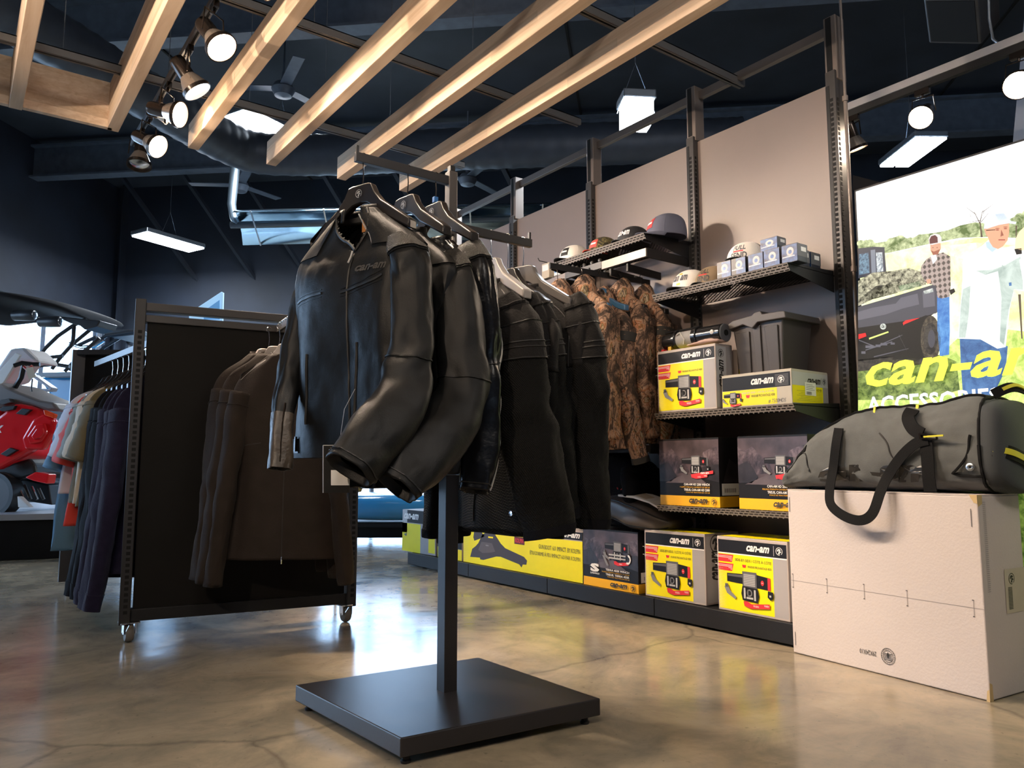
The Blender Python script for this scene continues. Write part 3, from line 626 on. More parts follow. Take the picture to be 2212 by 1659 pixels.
def v_of_z(lo, z):
    a, b = 0.0, 1.0; s = 1 if lo.sec(1)[0].z > lo.sec(0)[0].z else -1
    for _ in range(30):
        m = (a+b)/2
        if (lo.sec(m)[0].z-z)*s < 0: a = m
        else: b = m
    return (a+b)/2
def th_of(lo, v, s):
    C, A, B, e = lo.sec(v); r = max(-.999, min(.999, s/A.length)); return math.acos(_pw(r, 1/e))
PROF_L = [(.765, .235, .240, .075), (.80, .238, .243, .080), (.95, .232, .236, .085), (1.12, .232, .232, .095), (1.25, .232, .230, .095), (1.31, .238, .236, .085), (1.345, .238, .236, .070), (1.385, .205, .205, .060), (1.425, .150, .150, .056), (1.462, .100, .100, .054), (1.482, .078, .078, .052)]
def body_loft(c, u, prof, seed=0, fold=1.0, dz=0.0, sx=1.0, e=.8, lean=0.0):
    u = Vector((u[0], u[1], 0)).normalized(); n = Vector((-u.y, u.x, 0)); c = Vector((c[0], c[1], 0)); secs = []
    for z, wl, wr, t in prof:
        secs.append((c+u*((wl-wr)/2*sx)+n*(lean*max(0, (prof[-1][0]-z)))+Vector((0, 0, z+dz)), u*((wl+wr)/2*sx), n*t, e))
    zt = prof[-1][0]+dz; zb = prof[0][0]+dz
    def disp(th, v, p):
        k = max(0, min(1, (zt-p.z)/(zt-zb))); g = k**.8
        d = .010*fold*g*math.sin(th*6+seed*1.7+2.2*fbm(seed, p.z*2.2, th*.4))
        d += .013*fold*(.25+g)*fbm(th*1.3+seed, p.z*3.0, seed*.37)
        d += .004*fold*fbm(th*5+seed, p.z*9, seed)+.0022*fold*fbm(th*11, p.z*22, seed)
        return d
    lo = Loft(secs, disp); lo.u = u; lo.n = n; return lo
def sleeve_loft(pts, seed=0, fold=1.0, ratio=.6, e=.92):
    """pts from cuff to shoulder: (point, half width, optional ratio); broad side turned across the view of the shop floor"""
    secs = []
    P = [p[0] for p in pts]
    for i, q in enumerate(pts):
        p, r = q[0], q[1]; ra = q[2] if len(q) > 2 else ratio
        t = (P[min(i+1, len(P)-1)]-P[max(i-1, 0)]).normalized(); view = Vector((p.x, p.y, p.z-EYE)).normalized()
        a = t.cross(view).normalized(); b = a.cross(t).normalized(); secs.append((p, a*r, b*(r*ra), e))
    def disp(th, v, p):
        el = math.exp(-((v-.48)/.13)**2); cu = math.exp(-(v/.10)**2)*.6; sh = math.exp(-((v-.86)/.10)**2)*.5
        d = .010*fold*fbm(th*1.1+seed, v*4.2, seed*.61)
        d += fold*(el+cu+sh)*.0055*math.sin(26*v+2.2*math.sin(th+seed)+3*fbm(th, v*4, seed))
        d += .0035*fold*fbm(th*2.6+seed, v*14, seed)+.0016*fold*fbm(th*6, v*34, seed); return d
    return Loft(secs, disp)
def spts(rows, scale=1.0):
    """rows (px, py, width px, Y plane) from shoulder to cuff -> cuff-first list"""
    out = []
    for px, py, wpx, Y in rows:
        p = at(px, py, 'Y', Y); dep = (p-Vector((0, 0, EYE))).dot(FW); out.append((p, wpx/2*dep/F*scale))
    return out[::-1]
def hang_sleeve(lo, side, zsh, length, swing=(0, 0), r0=.075, r1=.050, bend=.03, ratio=.7, out=.03):
    """a sleeve hanging from the shoulder of body loft lo; side +1 towards u, -1 the other"""
    v = v_of_z(lo, zsh); C, A, B, e = lo.sec(v); s = C+A*(side*.84)+Vector((0, 0, -.01)); u = lo.u*side; n = lo.n; P = []
    for k, f in enumerate((1.0, .97, .8, .6, .4, .2, .07, 0)):
        p = s-Vector((0, 0, length*f))+u*(out*math.sin(min(1, f*1.5)*PI/2)+swing[0]*f*f)+n*(bend*math.sin(f*PI)+swing[1]*f*f); P.append((p, r1+(r0-r1)*(1-f), ratio))
    secs = []
    for i, (p, r, ra) in enumerate(P):
        t = (P[min(i+1, len(P)-1)][0]-P[max(i-1, 0)][0]).normalized(); b = n.cross(t).normalized(); a = t.cross(b).normalized(); secs.append((p, a*r, b*(r*ra), .92))
    sd = random.random()*9; L0 = sleeve_loft([(q[0], .05) for q in P], sd, 1.0); return Loft(secs, L0.disp)
def body_mesh(lo, m, parent, nv=56, nt=72, name='body', vopen=None, hem=.02, split=None):
    def skip(th, v):
        if vopen is None or v < vopen[0]: return False
        k = (v-vopen[0])/(1-vopen[0]); return abs(th-vopen[2]) < vopen[1]*k**1.2
    mb = MB()
    if split:
        mb.use(split[1]); lo.mesh(int(nv*split[0])+2, nt, 0, split[0], mb, skip, hem=hem); mb.use(m); lo.mesh(int(nv*(1-split[0]))+2, nt, split[0], 1, mb, skip, lift=.003)
    else: mb.use(m); lo.mesh(nv, nt, 0, 1, mb, skip, hem=hem)
    return mb.build(name, None, parent, smooth=True, solid=.003, angle=180)
def sleeve_mesh(lo, m, parent, nv=60, nt=36, split=None, hem=.015, name='sleeve', cuff=None):
    mb = MB()
    if split: mb.use(split[1]); lo.mesh(int(nv*split[0]), nt, 0, split[0], mb, hem=hem); mb.use(m); lo.mesh(int(nv*(1-split[0])), nt, split[0], 1, mb, lift=.003, cap1=True)
    else: mb.use(m); lo.mesh(nv, nt, 0, 1, mb, hem=hem, cap1=True)
    return mb.build(name, None, parent, smooth=True, angle=180)
def collar(lo, c, z, w, t, h, m, parent, gap=.5, tilt=.02, rot=0.0):
    u, n = lo.u, lo.n; C = Vector((c[0], c[1], z)); mb = MB(); rows = []
    for j in range(6):
        f = j/5; row = []
        for k in range(33):
            th = PI/2+rot+gap+(2*PI-2*gap)*k/32; row.append(C+u*(w*(1-.06*f)*math.cos(th))+n*(t*(1-.05*f)*math.sin(th))+Vector((0, 0, h*f-tilt*(1+math.sin(th))*.8))+n*(-.0))
        rows.append(row)
    mb.rings(rows, False, False); return mb.build('collar', m, parent, smooth=True, solid=.006, angle=180)

def hanger(c, u, ztop, zhook, label, group, span=.20, m=None, disc=True, hookm=None, drop=.14, tagc=None, thick=.034):
    """broad-shouldered hanger: body, wire hook, emblem disc"""
    m = m or M_PLAS; u = Vector((u[0], u[1], 0)).normalized(); n = Vector((-u.y, u.x, 0)); c3 = Vector((c[0], c[1], 0)); Z = Vector((0, 0, 1))
    t = thing('clothes_hanger', label, 'hanger', (c[0], c[1], ztop-drop), 0, group)
    up_ = [(-.045, -.004), (-.030, .0), (.030, .0), (.045, -.004), (.058, -.03), (.085, -.062), (.13, -.092), (span, -drop)]
    top = [(-span, -drop), (-.13, -.092), (-.085, -.062), (-.058, -.03)]+up_
    low = [(span, -drop-.03), (.13, -.13), (.085, -.105), (.055, -.080), (.03, -.064), (0, -.058), (-.03, -.064), (-.055, -.080), (-.085, -.105), (-.13, -.13), (-span, -drop-.03)]
    P = [c3+Z*(ztop+z)+u*s-n*(thick/2) for s, z in top+low]; b = MB(); N_ = len(P); 
    # ease the depth: thinner at the centre, broad on the shoulders
    k = [.55+.45*min(1, abs(s)/.12) for s, z in top+low]; ext = [n*thick*x for x in k]
    b.add([p+n*(thick/2)-e/2 for p, e in zip(P, ext)]+[p+n*(thick/2)+e/2 for p, e in zip(P, ext)], [(i, (i+1) % N_, N_+(i+1) % N_, N_+i) for i in range(N_)])
    nt_, nl = len(top), len(low)
    for off, rev in ((0, True), (N_, False)):
        fs = []
        for i in range(min(nt_, nl)-1): fs.append((off+i, off+i+1, off+N_-2-i, off+N_-1-i))
        b.add(b.v[0:0], []); b.f += fs; b.m += [0]*len(fs)
    b.build('hanger_body', m, t, smooth=True, bevel=.005, angle=35)
    hk = [c3+Z*(ztop-.01), c3+Z*(ztop+.5*(zhook-ztop))-u*.004]; R = .011
    for a in range(0, 9): q = -PI/2+a*PI/6+.0; hk.append(c3+Z*(zhook+.0)+u*(-R*math.cos(q+PI)*1.0 if False else R*math.cos(q))+Z*(R*math.sin(q)))
    MB().tube(hk, .0018, 6).build('hook', hookm or M_SPOTB, t, smooth=True)
    if disc:
        o = c3+Z*(ztop-.030)+n*(thick*.30+.004)
        f = Face(o-u*.0+u*.015-Z*.015, -u*.03, Z*.03, .0008); f.emblem(.5, .5, .42, .42, M_EMB); f.build('emblem', t)
    if tagc: MB().box((c[0]-.007, c[1]-.007, ztop+.004), (c[0]+.007, c[1]+.007, ztop+.022)).build('size_tag', tagc, t, bevel=.001)
    return t
def zipline(lo, pts, m, parent, name='zipper', r=.003): return lo.seam(pts, r).build(name, m, parent, smooth=True)

# ---- three leather jackets on the upper arm
def leather_jacket(i, c, u, sleeve_rows, far_rows, label, dz, m, prof=PROF_L, lean=0.0, fold=1.0, tk=1.0):
    prof = [(a, b, c_, d*tk) for a, b, c_, d in prof]
    t = thing('leather_jacket', label, 'jacket', (c[0], c[1], .77+dz), 0, 'leather jackets on the upper rack arm')
    lo = body_loft(c, u, prof, seed=3.1*i+1, dz=dz, lean=lean, fold=fold)
    CT = PI/2+.12; vo = v_of_z(lo, 1.35+dz); body_mesh(lo, m, t, vopen=(vo, .62, CT), nv=72, nt=110)
    zc = 1.474+dz; collar(lo, c, zc, .076, .052, .042, m, t, gap=.42, tilt=.018, rot=.12)
    MB().prism([Vector((c[0], c[1], zc+.0))-lo.n*.040+lo.u*s+Vector((0, 0, z)) for s, z in ((-.035, -.03), (.035, -.03), (.035, .015), (-.035, .015))], lo.n*.002).build('neck_label', M_ORG, t)
    for sg in (1, -1): lo.seam([(CT+sg*.66*(k/8)**1.2, vo+(1-vo)*k/8*.97) for k in range(9)], .0045, lift=.002).build('front_edge', m, t, smooth=True)
    near = sleeve_loft(spts(sleeve_rows), seed=2.2*i+.3, fold=fold)
    sleeve_mesh(near, m, t)
    if far_rows: fs = sleeve_loft(spts(far_rows), seed=5.1+i, fold=.8)
    else: fs = hang_sleeve(lo, 1, 1.33+dz, .60, (.0, .05), .072, .055)
    sleeve_mesh(fs, m, t)
    # seams and details
    va = v_of_z(near, 0) if False else None
    el = .50
    near.seam([(k*PI/8, el+.012*math.sin(k*PI/8)) for k in range(17)], .0028).build('elbow_seam', M_STITCH if False else m, t, smooth=True)
    near.seam([(k*PI/8, .90) for k in range(17)], .0035).build('shoulder_seam', m, t, smooth=True)
    near.seam([(k*PI/8, .035) for k in range(17)], .0022).build('cuff_seam', M_STITCH, t, smooth=True)
    # stretch panel and broad shoulder yoke over the top of the near shoulder
    v1, v2 = v_of_z(lo, 1.36+dz), v_of_z(lo, 1.462+dz)
    lo.patch(PI*.62, PI*1.34, v1, v2, .006, 22, 12, thick=.007).build('shoulder_yoke', m, t, smooth=True)
    lo.patch(PI*-.34, PI*.36, v1, v2, .006, 22, 12, thick=.007).build('shoulder_yoke', m, t, smooth=True)
    near.patch(0, 2*PI, .905, .985, .006, 30, 8, thick=.006).build('stretch_panel', M_PERFL, t, smooth=True)
    zipline(lo, [(PI*.62, v1), (PI*.60, v2)], M_PIPE, t, 'piping', .0022)
    # hem band, side buckle tab
    vb = v_of_z(lo, .825+dz); lo.patch(.12, PI-.12, .0, vb, .003, 40, 5, thick=.004).build('hem_band', m, t, smooth=True)
    lo.patch(.16, .55, vb*.35, vb*.95, .008, 8, 3, thick=.004).build('waist_tab', M_LEAG, t, smooth=True)
    p = lo.pt(.5, vb*.65, .012); MB().bar(p-Vector((0, 0, .022)), p+Vector((0, 0, .022)), .006, .006).build('tab_buckle', M_SPOTB, t)
    # front zip, chest pockets, vertical pockets
    vz = [(CT, v_of_z(lo, z+dz)) for z in (.80, .95, 1.1, 1.25, 1.34)]; zipline(lo, vz, M_STITCH, t, 'front_zipper', .0035)
    pz = lo.pt(CT, v_of_z(lo, 1.345+dz), .012); MB().tube([pz, pz+Vector((0, 0, -.018))+lo.n*.006, pz+Vector((0, 0, -.035))+lo.n*.01+lo.u*.006], .0028, 6).build('zip_pull', M_PIPE, t, smooth=True)
    for s0, s1, z0, z1 in ((.19, .05, 1.225, 1.232), (-.02, -.16, 1.225, 1.262)):
        a = (th_of(lo, v_of_z(lo, z0+dz), s0), v_of_z(lo, z0+dz)); b = (th_of(lo, v_of_z(lo, z1+dz), s1), v_of_z(lo, z1+dz))
        pk = zipline(lo, [a, b], M_STITCH, t, 'chest_pocket', .0048)
        a2 = (a[0], a[1]+.016); b2 = (b[0], b[1]+.016); lo.seam([a2, b2], .0022).build('pocket_piping', m, pk, smooth=True)
        a2 = (a[0], a[1]-.016); b2 = (b[0], b[1]-.016); lo.seam([a2, b2], .0022).build('pocket_piping', m, pk, smooth=True)
    for s, z0, z1, dsx in ((.12, .86, 1.06, -.02), (-.06, .86, 1.08, -.02)):
        a = (th_of(lo, v_of_z(lo, z0+dz), s), v_of_z(lo, z0+dz)); b = (th_of(lo, v_of_z(lo, z1+dz), s+dsx), v_of_z(lo, z1+dz)); zipline(lo, [a, b], M_STITCH, t, 'side_pocket', .005)
    # faint embossed wordmark over the chest pocket
    zt0, zt1 = 1.262+dz, 1.285+dz; v0, v3 = v_of_z(lo, zt0), v_of_z(lo, zt1)
    tm = lo.textm('can-am', th_of(lo, v0, -.065), th_of(lo, v0, -.165), v0+.02, v3+.02, mat('embossed_grey', (.030, .027, .022), .6), lift=.004, shear=.3, bold=.03); tm.build('wordmark', None, t)
    return t, lo, near, fs
HZ = 1.660
hanger((.94, 2.02), (-.35, .937), 1.572, HZ, 'black hanger of the frontmost leather jacket, emblem disc on its neck', 'hangers on the upper rack arm')
hanger((1.091, 2.02), (-.13, .99), 1.570, HZ, 'black hanger of the middle leather jacket', 'hangers on the upper rack arm')
hanger((1.191, 2.02), (-.10, .995), 1.568, HZ, 'black hanger with a small blue size tag, nearest the rack post', 'hangers on the upper rack arm', tagc=M_BLUE)
j1, lo1, s1, f1 = leather_jacket(1, (.94, 2.02), (-.35, .937),
    [(868, 515, 62, 1.86), (884, 560, 84, 1.81), (890, 640, 84, 1.79), (890, 730, 92, 1.77), (884, 810, 106, 1.75), (862, 875, 122, 1.73), (818, 930, 128, 1.71), (776, 985, 120, 1.69), (752, 1016, 112, 1.68)],
    [(676, 585, 46, 2.20), (664, 640, 52, 2.21), (646, 720, 58, 2.20), (628, 810, 56, 2.18), (615, 880, 50, 2.15), (608, 940, 42, 2.13), (606, 985, 44, 2.12), (604, 1012, 44, 2.11)],
    'frontmost black leather jacket with open collar, orange neck label and two chest zips', 0, M_LEA)
# lower end of the far sleeve with its zip, brownish light painted into its colour
f1.patch(0, 2*PI, .0, .26, .0015, 30, 12, thick=.003).build('cuff_panel', M_LEAB, j1, smooth=True); 
f1.seam([(PI*.5+PI*k, v) for k in (0,) for v in (.03, .12, .2, .3)], .003).build('cuff_zipper', M_SPOTB, j1, smooth=True)
f1.seam([(PI*1.5, v) for v in (.03, .12, .2, .3)], .003).build('cuff_zipper', M_SPOTB, j1, smooth=True)
j2, lo2, s2, f2 = leather_jacket(2, (1.091, 2.02), (-.13, .99),
    [(958, 555, 58, 1.86), (984, 600, 82, 1.81), (994, 670, 98, 1.79), (998, 760, 106, 1.77), (998, 840, 118, 1.75), (976, 905, 130, 1.73), (930, 965, 130, 1.71), (880, 1022, 116, 1.69), (855, 1053, 98, 1.68)],
    None, 'middle black leather jacket, its bent sleeve reaching down to the rack post', -.045, M_LEA, tk=.62)
j3, lo3, s3, f3 = leather_jacket(3, (1.191, 2.02), (-.10, .995),
    [(1008, 530, 50, 1.86), (1030, 575, 66, 1.82), (1040, 660, 72, 1.80), (1042, 770, 78, 1.80), (1040, 880, 82, 1.79), (1036, 960, 78, 1.78), (1030, 1020, 70, 1.77), (1025, 1062, 62, 1.76)],
    None, 'glossy black leather jacket behind the other two, pale piping down its sleeve', -.05, M_LEAG, tk=.45)
s3.seam([(PI*.93, v) for v in (.02, .3, .6, .88)], .0032).build('piping', M_PIPE, j3, smooth=True)
s3.seam([(PI*.08, v) for v in (.02, .3, .6, .88)], .0028).build('piping', M_PIPE, j3, smooth=True)
# hang tag
hp = at(698, 962, 'Y', 1.80); ht = MB(); a = RT*.066; b = UP*-.118; q0 = hp
ht.prism([q0, q0+a, q0+a+b, q0+b], FW*.0015); hto = ht.build('hang_tag', mat('black_card', (.012, .012, .012), .35)); tag(hto, 'black card hang tag with white sticker dangling from the frontmost leather jacket', 'tag')
MB().prism([q0+a*.3+b*.52-FW*.001, q0+a*1.0+b*.52-FW*.001, q0+a*1.0+b*.84-FW*.001, q0+a*.3+b*.84-FW*.001], FW*-.0005).build('sticker', M_WHITE, hto)
MB().tube([q0, q0+a], .0012, 4).tube([q0, q0+b], .0012, 4).build('card_edge', M_PIPE, hto)
MB().tube([q0+a*.6, q0+a*.8+UP*.09, q0+a*1.2+UP*.14], .0006, 4).build('string', M_PIPE, hto)

# ---- three textile riding jackets on the lower arm
PROF_K = [(.545, .245, .245, .085), (.60, .245, .245, .090), (.78, .238, .238, .10), (.95, .236, .236, .105), (1.09, .238, .238, .10), (1.15, .240, .240, .088), (1.19, .236, .236, .075), (1.235, .200, .200, .066), (1.275, .145, .145, .060), (1.312, .098, .098, .055), (1.33, .080, .080, .052)]
def textile_jacket(i, c, u, rows, label, dz):
    t = thing('textile_jacket', label, 'jacket', (c[0], c[1], .55+dz), 0, 'textile jackets on the lower rack arm')
    lo = body_loft(c, u, [(a_, b_, c_, d_*.55) for a_, b_, c_, d_ in PROF_K], seed=2.7*i+4, dz=dz); vs = v_of_z(lo, 1.05+dz)
    body_mesh(lo, M_NYL, t, vopen=(v_of_z(lo, 1.22+dz), .5, PI/2), split=(vs, M_MESH))
    collar(lo, c, 1.322+dz, .078, .052, .035, M_NYL, t, gap=.35, tilt=.014)
    near = sleeve_loft(spts(rows), seed=i*1.9, fold=1.3); sleeve_mesh(near, M_NYL, t, split=(.70, M_MESH))
    fs = hang_sleeve(lo, 1, 1.17+dz, .66, (.02, .04), .075, .05); sleeve_mesh(fs, M_NYL, t, split=(.72, M_MESH))
    for s in (near, fs):
        for v in (.700, .745, .765, .845): s.seam([(k*PI/8, v) for k in range(17)], .0026, lift=.0035).build('quilt_seam', M_STITCH, t, smooth=True)
        s.seam([(k*PI/8, .93) for k in range(17)], .006, lift=.004).build('armhole_ridge', M_NYL, t, smooth=True)
        s.patch(0, 2*PI, 0, .05, .002, 30, 3, thick=.004).build('cuff', M_BLKC, t, smooth=True)
    for a0, a1 in ((PI*.66, PI*.62), (PI*.80, PI*.78), (PI*1.02, PI*1.0), (PI*1.18, PI*1.2), (PI*.34, PI*.36), (PI*.2, PI*.22)):
        lo.seam([(a0, v_of_z(lo, 1.05+dz)), (a0, v_of_z(lo, 1.17+dz)), (a1, v_of_z(lo, 1.30+dz))], .0024, lift=.004).build('quilt_seam', M_STITCH, t, smooth=True)
    lo.seam([(PI*.70, v_of_z(lo, 1.05+dz)), (PI*.67, v_of_z(lo, 1.16+dz))], .0028, lift=.005).build('piping', M_PIPE, t, smooth=True)
    zipline(lo, [(PI/2, v_of_z(lo, z+dz)) for z in (.57, .8, 1.0, 1.2)], M_STITCH, t, 'front_zipper', .004)
    p = lo.pt(PI*.72, v_of_z(lo, .60+dz), .004); MB().lathe([(.0, .004), (.008, .003), (.009, 0)], p, lo.n, 14).build('snap', M_CHROME, t, smooth=True)
    return t
HZ2 = 1.512
hanger((1.406, 2.02), (0, 1), 1.423, HZ2, 'grey hanger of the textile jacket nearest the rack post', 'hangers on the lower rack arm', m=M_PLASG, disc=False, hookm=M_CHROME)
hanger((1.475, 2.02), (-.1, 1), 1.400, HZ2, 'grey hanger of the middle textile jacket', 'hangers on the lower rack arm', m=M_PLAS, disc=False, hookm=M_CHROME)
hanger((1.54, 2.02), (-.3, .95), 1.421, HZ2, 'dark grey hanger of the textile jacket at the arm end', 'hangers on the lower rack arm', m=mat('mid_grey_plastic', (.10, .09, .085), .35), disc=False, hookm=M_CHROME)
textile_jacket(1, (1.406, 2.02), (0, 1), [(1090, 640, 50, 1.85), (1115, 690, 82, 1.82), (1125, 760, 100, 1.80), (1133, 850, 116, 1.79), (1146, 950, 132, 1.78), (1162, 1030, 128, 1.77), (1178, 1100, 118, 1.77), (1188, 1160, 104, 1.76)], 'black mesh riding jacket nearest the rack post, with quilted shoulder', .0)
textile_jacket(2, (1.475, 2.02), (-.1, 1), [(1140, 640, 46, 1.86), (1162, 690, 70, 1.84), (1176, 760, 84, 1.83), (1186, 850, 90, 1.83), (1194, 950, 92, 1.82), (1204, 1030, 90, 1.82), (1212, 1080, 84, 1.82), (1216, 1120, 76, 1.82)], 'black mesh riding jacket in the middle of the lower rack arm', -.02)
textile_jacket(3, (1.54, 2.02), (-.3, .95), [(1238, 640, 44, 1.84), (1256, 690, 70, 1.81), (1268, 760, 80, 1.80), (1274, 850, 82, 1.79), (1277, 950, 80, 1.79), (1280, 1030, 74, 1.78), (1285, 1095, 66, 1.78), (1285, 1143, 56, 1.78)], 'black mesh riding jacket at the end of the rack arm, white shoulder piping', .005)
# ================================================================ garments on the wheeled partition and the wall display
# wheeled partition
GX0, GY0, GX1, GY1 = .645, 3.640, 1.600, 3.475
gd = Vector((GX1-GX0, GY1-GY0, 0)); GW = gd.length; gd.normalize(); gn = Vector((gd.y, -gd.x, 0))   # gn points to the camera side
M_GUP = mat('partition_upright_dark', (.016, .015, .0145), .4)
gp = thing('wheeled_partition', 'black wheeled display partition with slotted ends standing left of the leather jackets', 'partition', ((GX0+GX1)/2, (GY0+GY1)/2, 0))
def G(s, d, z): return Vector((GX0, GY0, 0))+gd*s+gn*d+Vector((0, 0, z))
MB().prism([G(.03, .0, .10), G(GW-.03, .0, .10), G(GW-.03, .0, 1.40), G(.03, .0, 1.40)], -gn*.03).build('board', M_PANELBK, gp)
MB().prism([G(.02, .012, .085), G(GW-.02, .012, .085), G(GW-.02, .012, .135), G(.02, .012, .135)], -gn*.055).build('bottom_rail', M_BLK, gp, bevel=.002)
for z0, z1, d in ((1.425, 1.462, .018), (1.375, 1.408, .014)): MB().prism([G(.02, d, z0), G(GW-.02, d, z0), G(GW-.02, d, z1), G(.02, d, z1)], -gn*.05).build('top_rail', M_DK, gp, bevel=.003)
for s in (0, GW-.0):
    up_ = MB().prism([G(s-.022, .03, .075), G(s+.022, .03, .075), G(s+.022, .03, 1.475), G(s-.022, .03, 1.475)], -gn*.075).build('upright', M_GUP, gp, bevel=.003)
    sl = MB()
    for k in range(50):
        z = .12+k*.0245; sl.prism([G(s-.006, .0312, z), G(s+.010, .0312, z), G(s+.010, .0312, z+.014), G(s-.006, .0312, z+.014)], -gn*.001)
    sl.build('slots', M_HOLE, up_)['kind'] = 'stuff'
M_WHL = mat('grey_rubber_wheel', (.13, .12, .11), .55)
for s in (.02, GW-.02):
    c = G(s, .0, 0); ca = MB().box((c.x-.038, c.y-.034, .078), (c.x+.038, c.y+.034, .084)); ca.box((c.x-.024, c.y-.022, .036), (c.x-.021, c.y+.022, .079)); ca.box((c.x+.021, c.y-.022, .036), (c.x+.024, c.y+.022, .079))
    ca.bar((c.x-.024, c.y, .038), (c.x+.024, c.y, .038), .010, .010); co = ca.build('caster', M_CHROME, gp, bevel=.001)
    MB().lathe([(.012, -.017), (.033, -.016), (.038, -.008), (.038, .008), (.033, .016), (.012, .017)], (c.x, c.y, .0385), (1, 0, 0), 24, True).build('wheel', M_WHL, co, smooth=True)
    MB().bar((c.x-.01, c.y-.03, .05), (c.x-.004, c.y-.055, .078), .014, .003).build('brake_lever', M_CHROME, co)
AX = (GW*.61); aa, ab = G(AX, .02, 1.39), G(AX, .34, 1.375)
arm = MB().bar(aa, ab, .014, .03).build('display_arm', M_DK, gp)
for k in range(6): q = aa.lerp(ab, .15+k*.15); MB().lathe([(.009, -.003), (.011, 0), (.009, .003)], q+Vector((0, 0, .018)), gn, 12).build('notch', M_ALU, arm)

PROF_S = [(.0, .25, .25, .07), (.05, .245, .245, .075), (.25, .225, .225, .085), (.42, .225, .225, .09), (.50, .232, .232, .08), (.545, .225, .225, .065), (.59, .19, .19, .055), (.63, .12, .12, .05), (.655, .085, .085, .048)]
def simple_garment(name, label, group, c, u, zhem, m, length=1.0, slen=.60, swing=(.0, .02), seed=0, cat='jacket', cuffm=None, sleeves=True, details=None, nv=36, nt=40, e=.8, scale=1.0, collar_h=.03, fold=1.0, short=False, tk=1.0, m2=None):
    prof = [(zhem+z*length, a*scale, b*scale, t_*tk) for z, a, b, t_ in PROF_S]; t = thing(name, label, cat, (c[0], c[1], zhem), 0, group)
    lo = body_loft(c, u, prof, seed=seed, e=e, fold=fold); body_mesh(lo, m, t, nv=nv, nt=nt, vopen=(v_of_z(lo, prof[-1][0]-.05*length), .4, PI/2))
    collar(lo, c, prof[-1][0]-.01, .083*scale, .046*tk, collar_h, m, t, gap=.3, tilt=.012)
    zs = zhem+.53*length; sl = []
    for side in (1, -1):
        if short: fs = hang_sleeve(lo, side, zs, .27, (.04, .0), .085, .082, .01, .6)
        else: fs = hang_sleeve(lo, side, zs, slen, swing, .074, .048, .03, .65)
        sleeve_mesh(fs, m2 or m, t, nv=36 if not short else 14, nt=22); sl.append(fs)
        if cuffm: fs.patch(0, 2*PI, 0, .09, .003, 22, 3, thick=.003).build('cuff', cuffm, t, smooth=True)
        fs.seam([(k*PI/6, .93) for k in range(13)], .003, n=4).build('armhole_seam', m, t, smooth=True)
    if cuffm: lo.patch(.01, 2*PI-.01, 0, v_of_z(lo, zhem+.055), .002, 40, 3, thick=.003).build('hem_band', cuffm, t, smooth=True)
    if details: details(lo, sl, t)
    return t, lo, sl
# softshell jackets on the display arm
def soft_detail(lo, sl, t):
    zipline(lo, [(PI/2, v) for v in (.02, .3, .6, .85)], M_DK, t, 'front_zipper', .0022)
    p = lo.pt(PI/2, .03, .006); MB().tube([p, p-Vector((0, 0, .03))], .0035, 6).build('zip_pull', M_CHROME, t)
    v = v_of_z(lo, lo.S[0][0].z+.46); lo.seam([(.2, v), (1.2, v+.03)], .002).build('chest_seam', M_STITCH, t, smooth=True)
for i, (d, lab, lu, mm) in enumerate(((.07, 'brown-black softshell jacket closest to the partition board', (1, -.05), M_SOFT), (.17, 'brown-black softshell jacket between its two neighbours on the partition arm', (.95, -.28), M_SOFT), (.27, 'frontmost softshell jacket on the partition arm, its front zip hanging open', (.86, -.50), M_SOFT))):
    c = G(AX-.03*(2-i), d+.05, 0); uu = Vector((lu[0], lu[1], 0)).normalized()
    hanger((c.x, c.y), (-uu.x, -uu.y), 1.275, 1.365, ['pale grey hanger next to the partition board', 'pale grey hanger in the middle of the partition arm', 'pale grey hanger of the frontmost softshell jacket'][i], 'hangers on the partition arm', m=M_PLASG, disc=False, hookm=M_CHROME)
    simple_garment('softshell_jacket', lab, 'softshell jackets on the partition arm', (c.x, c.y), (-uu.x, -uu.y), .37-.01*i, mm, 1.335, .80, (.05, .05), seed=i*1.3+2, details=soft_detail, tk=.5, scale=1.0, nv=44, nt=48)
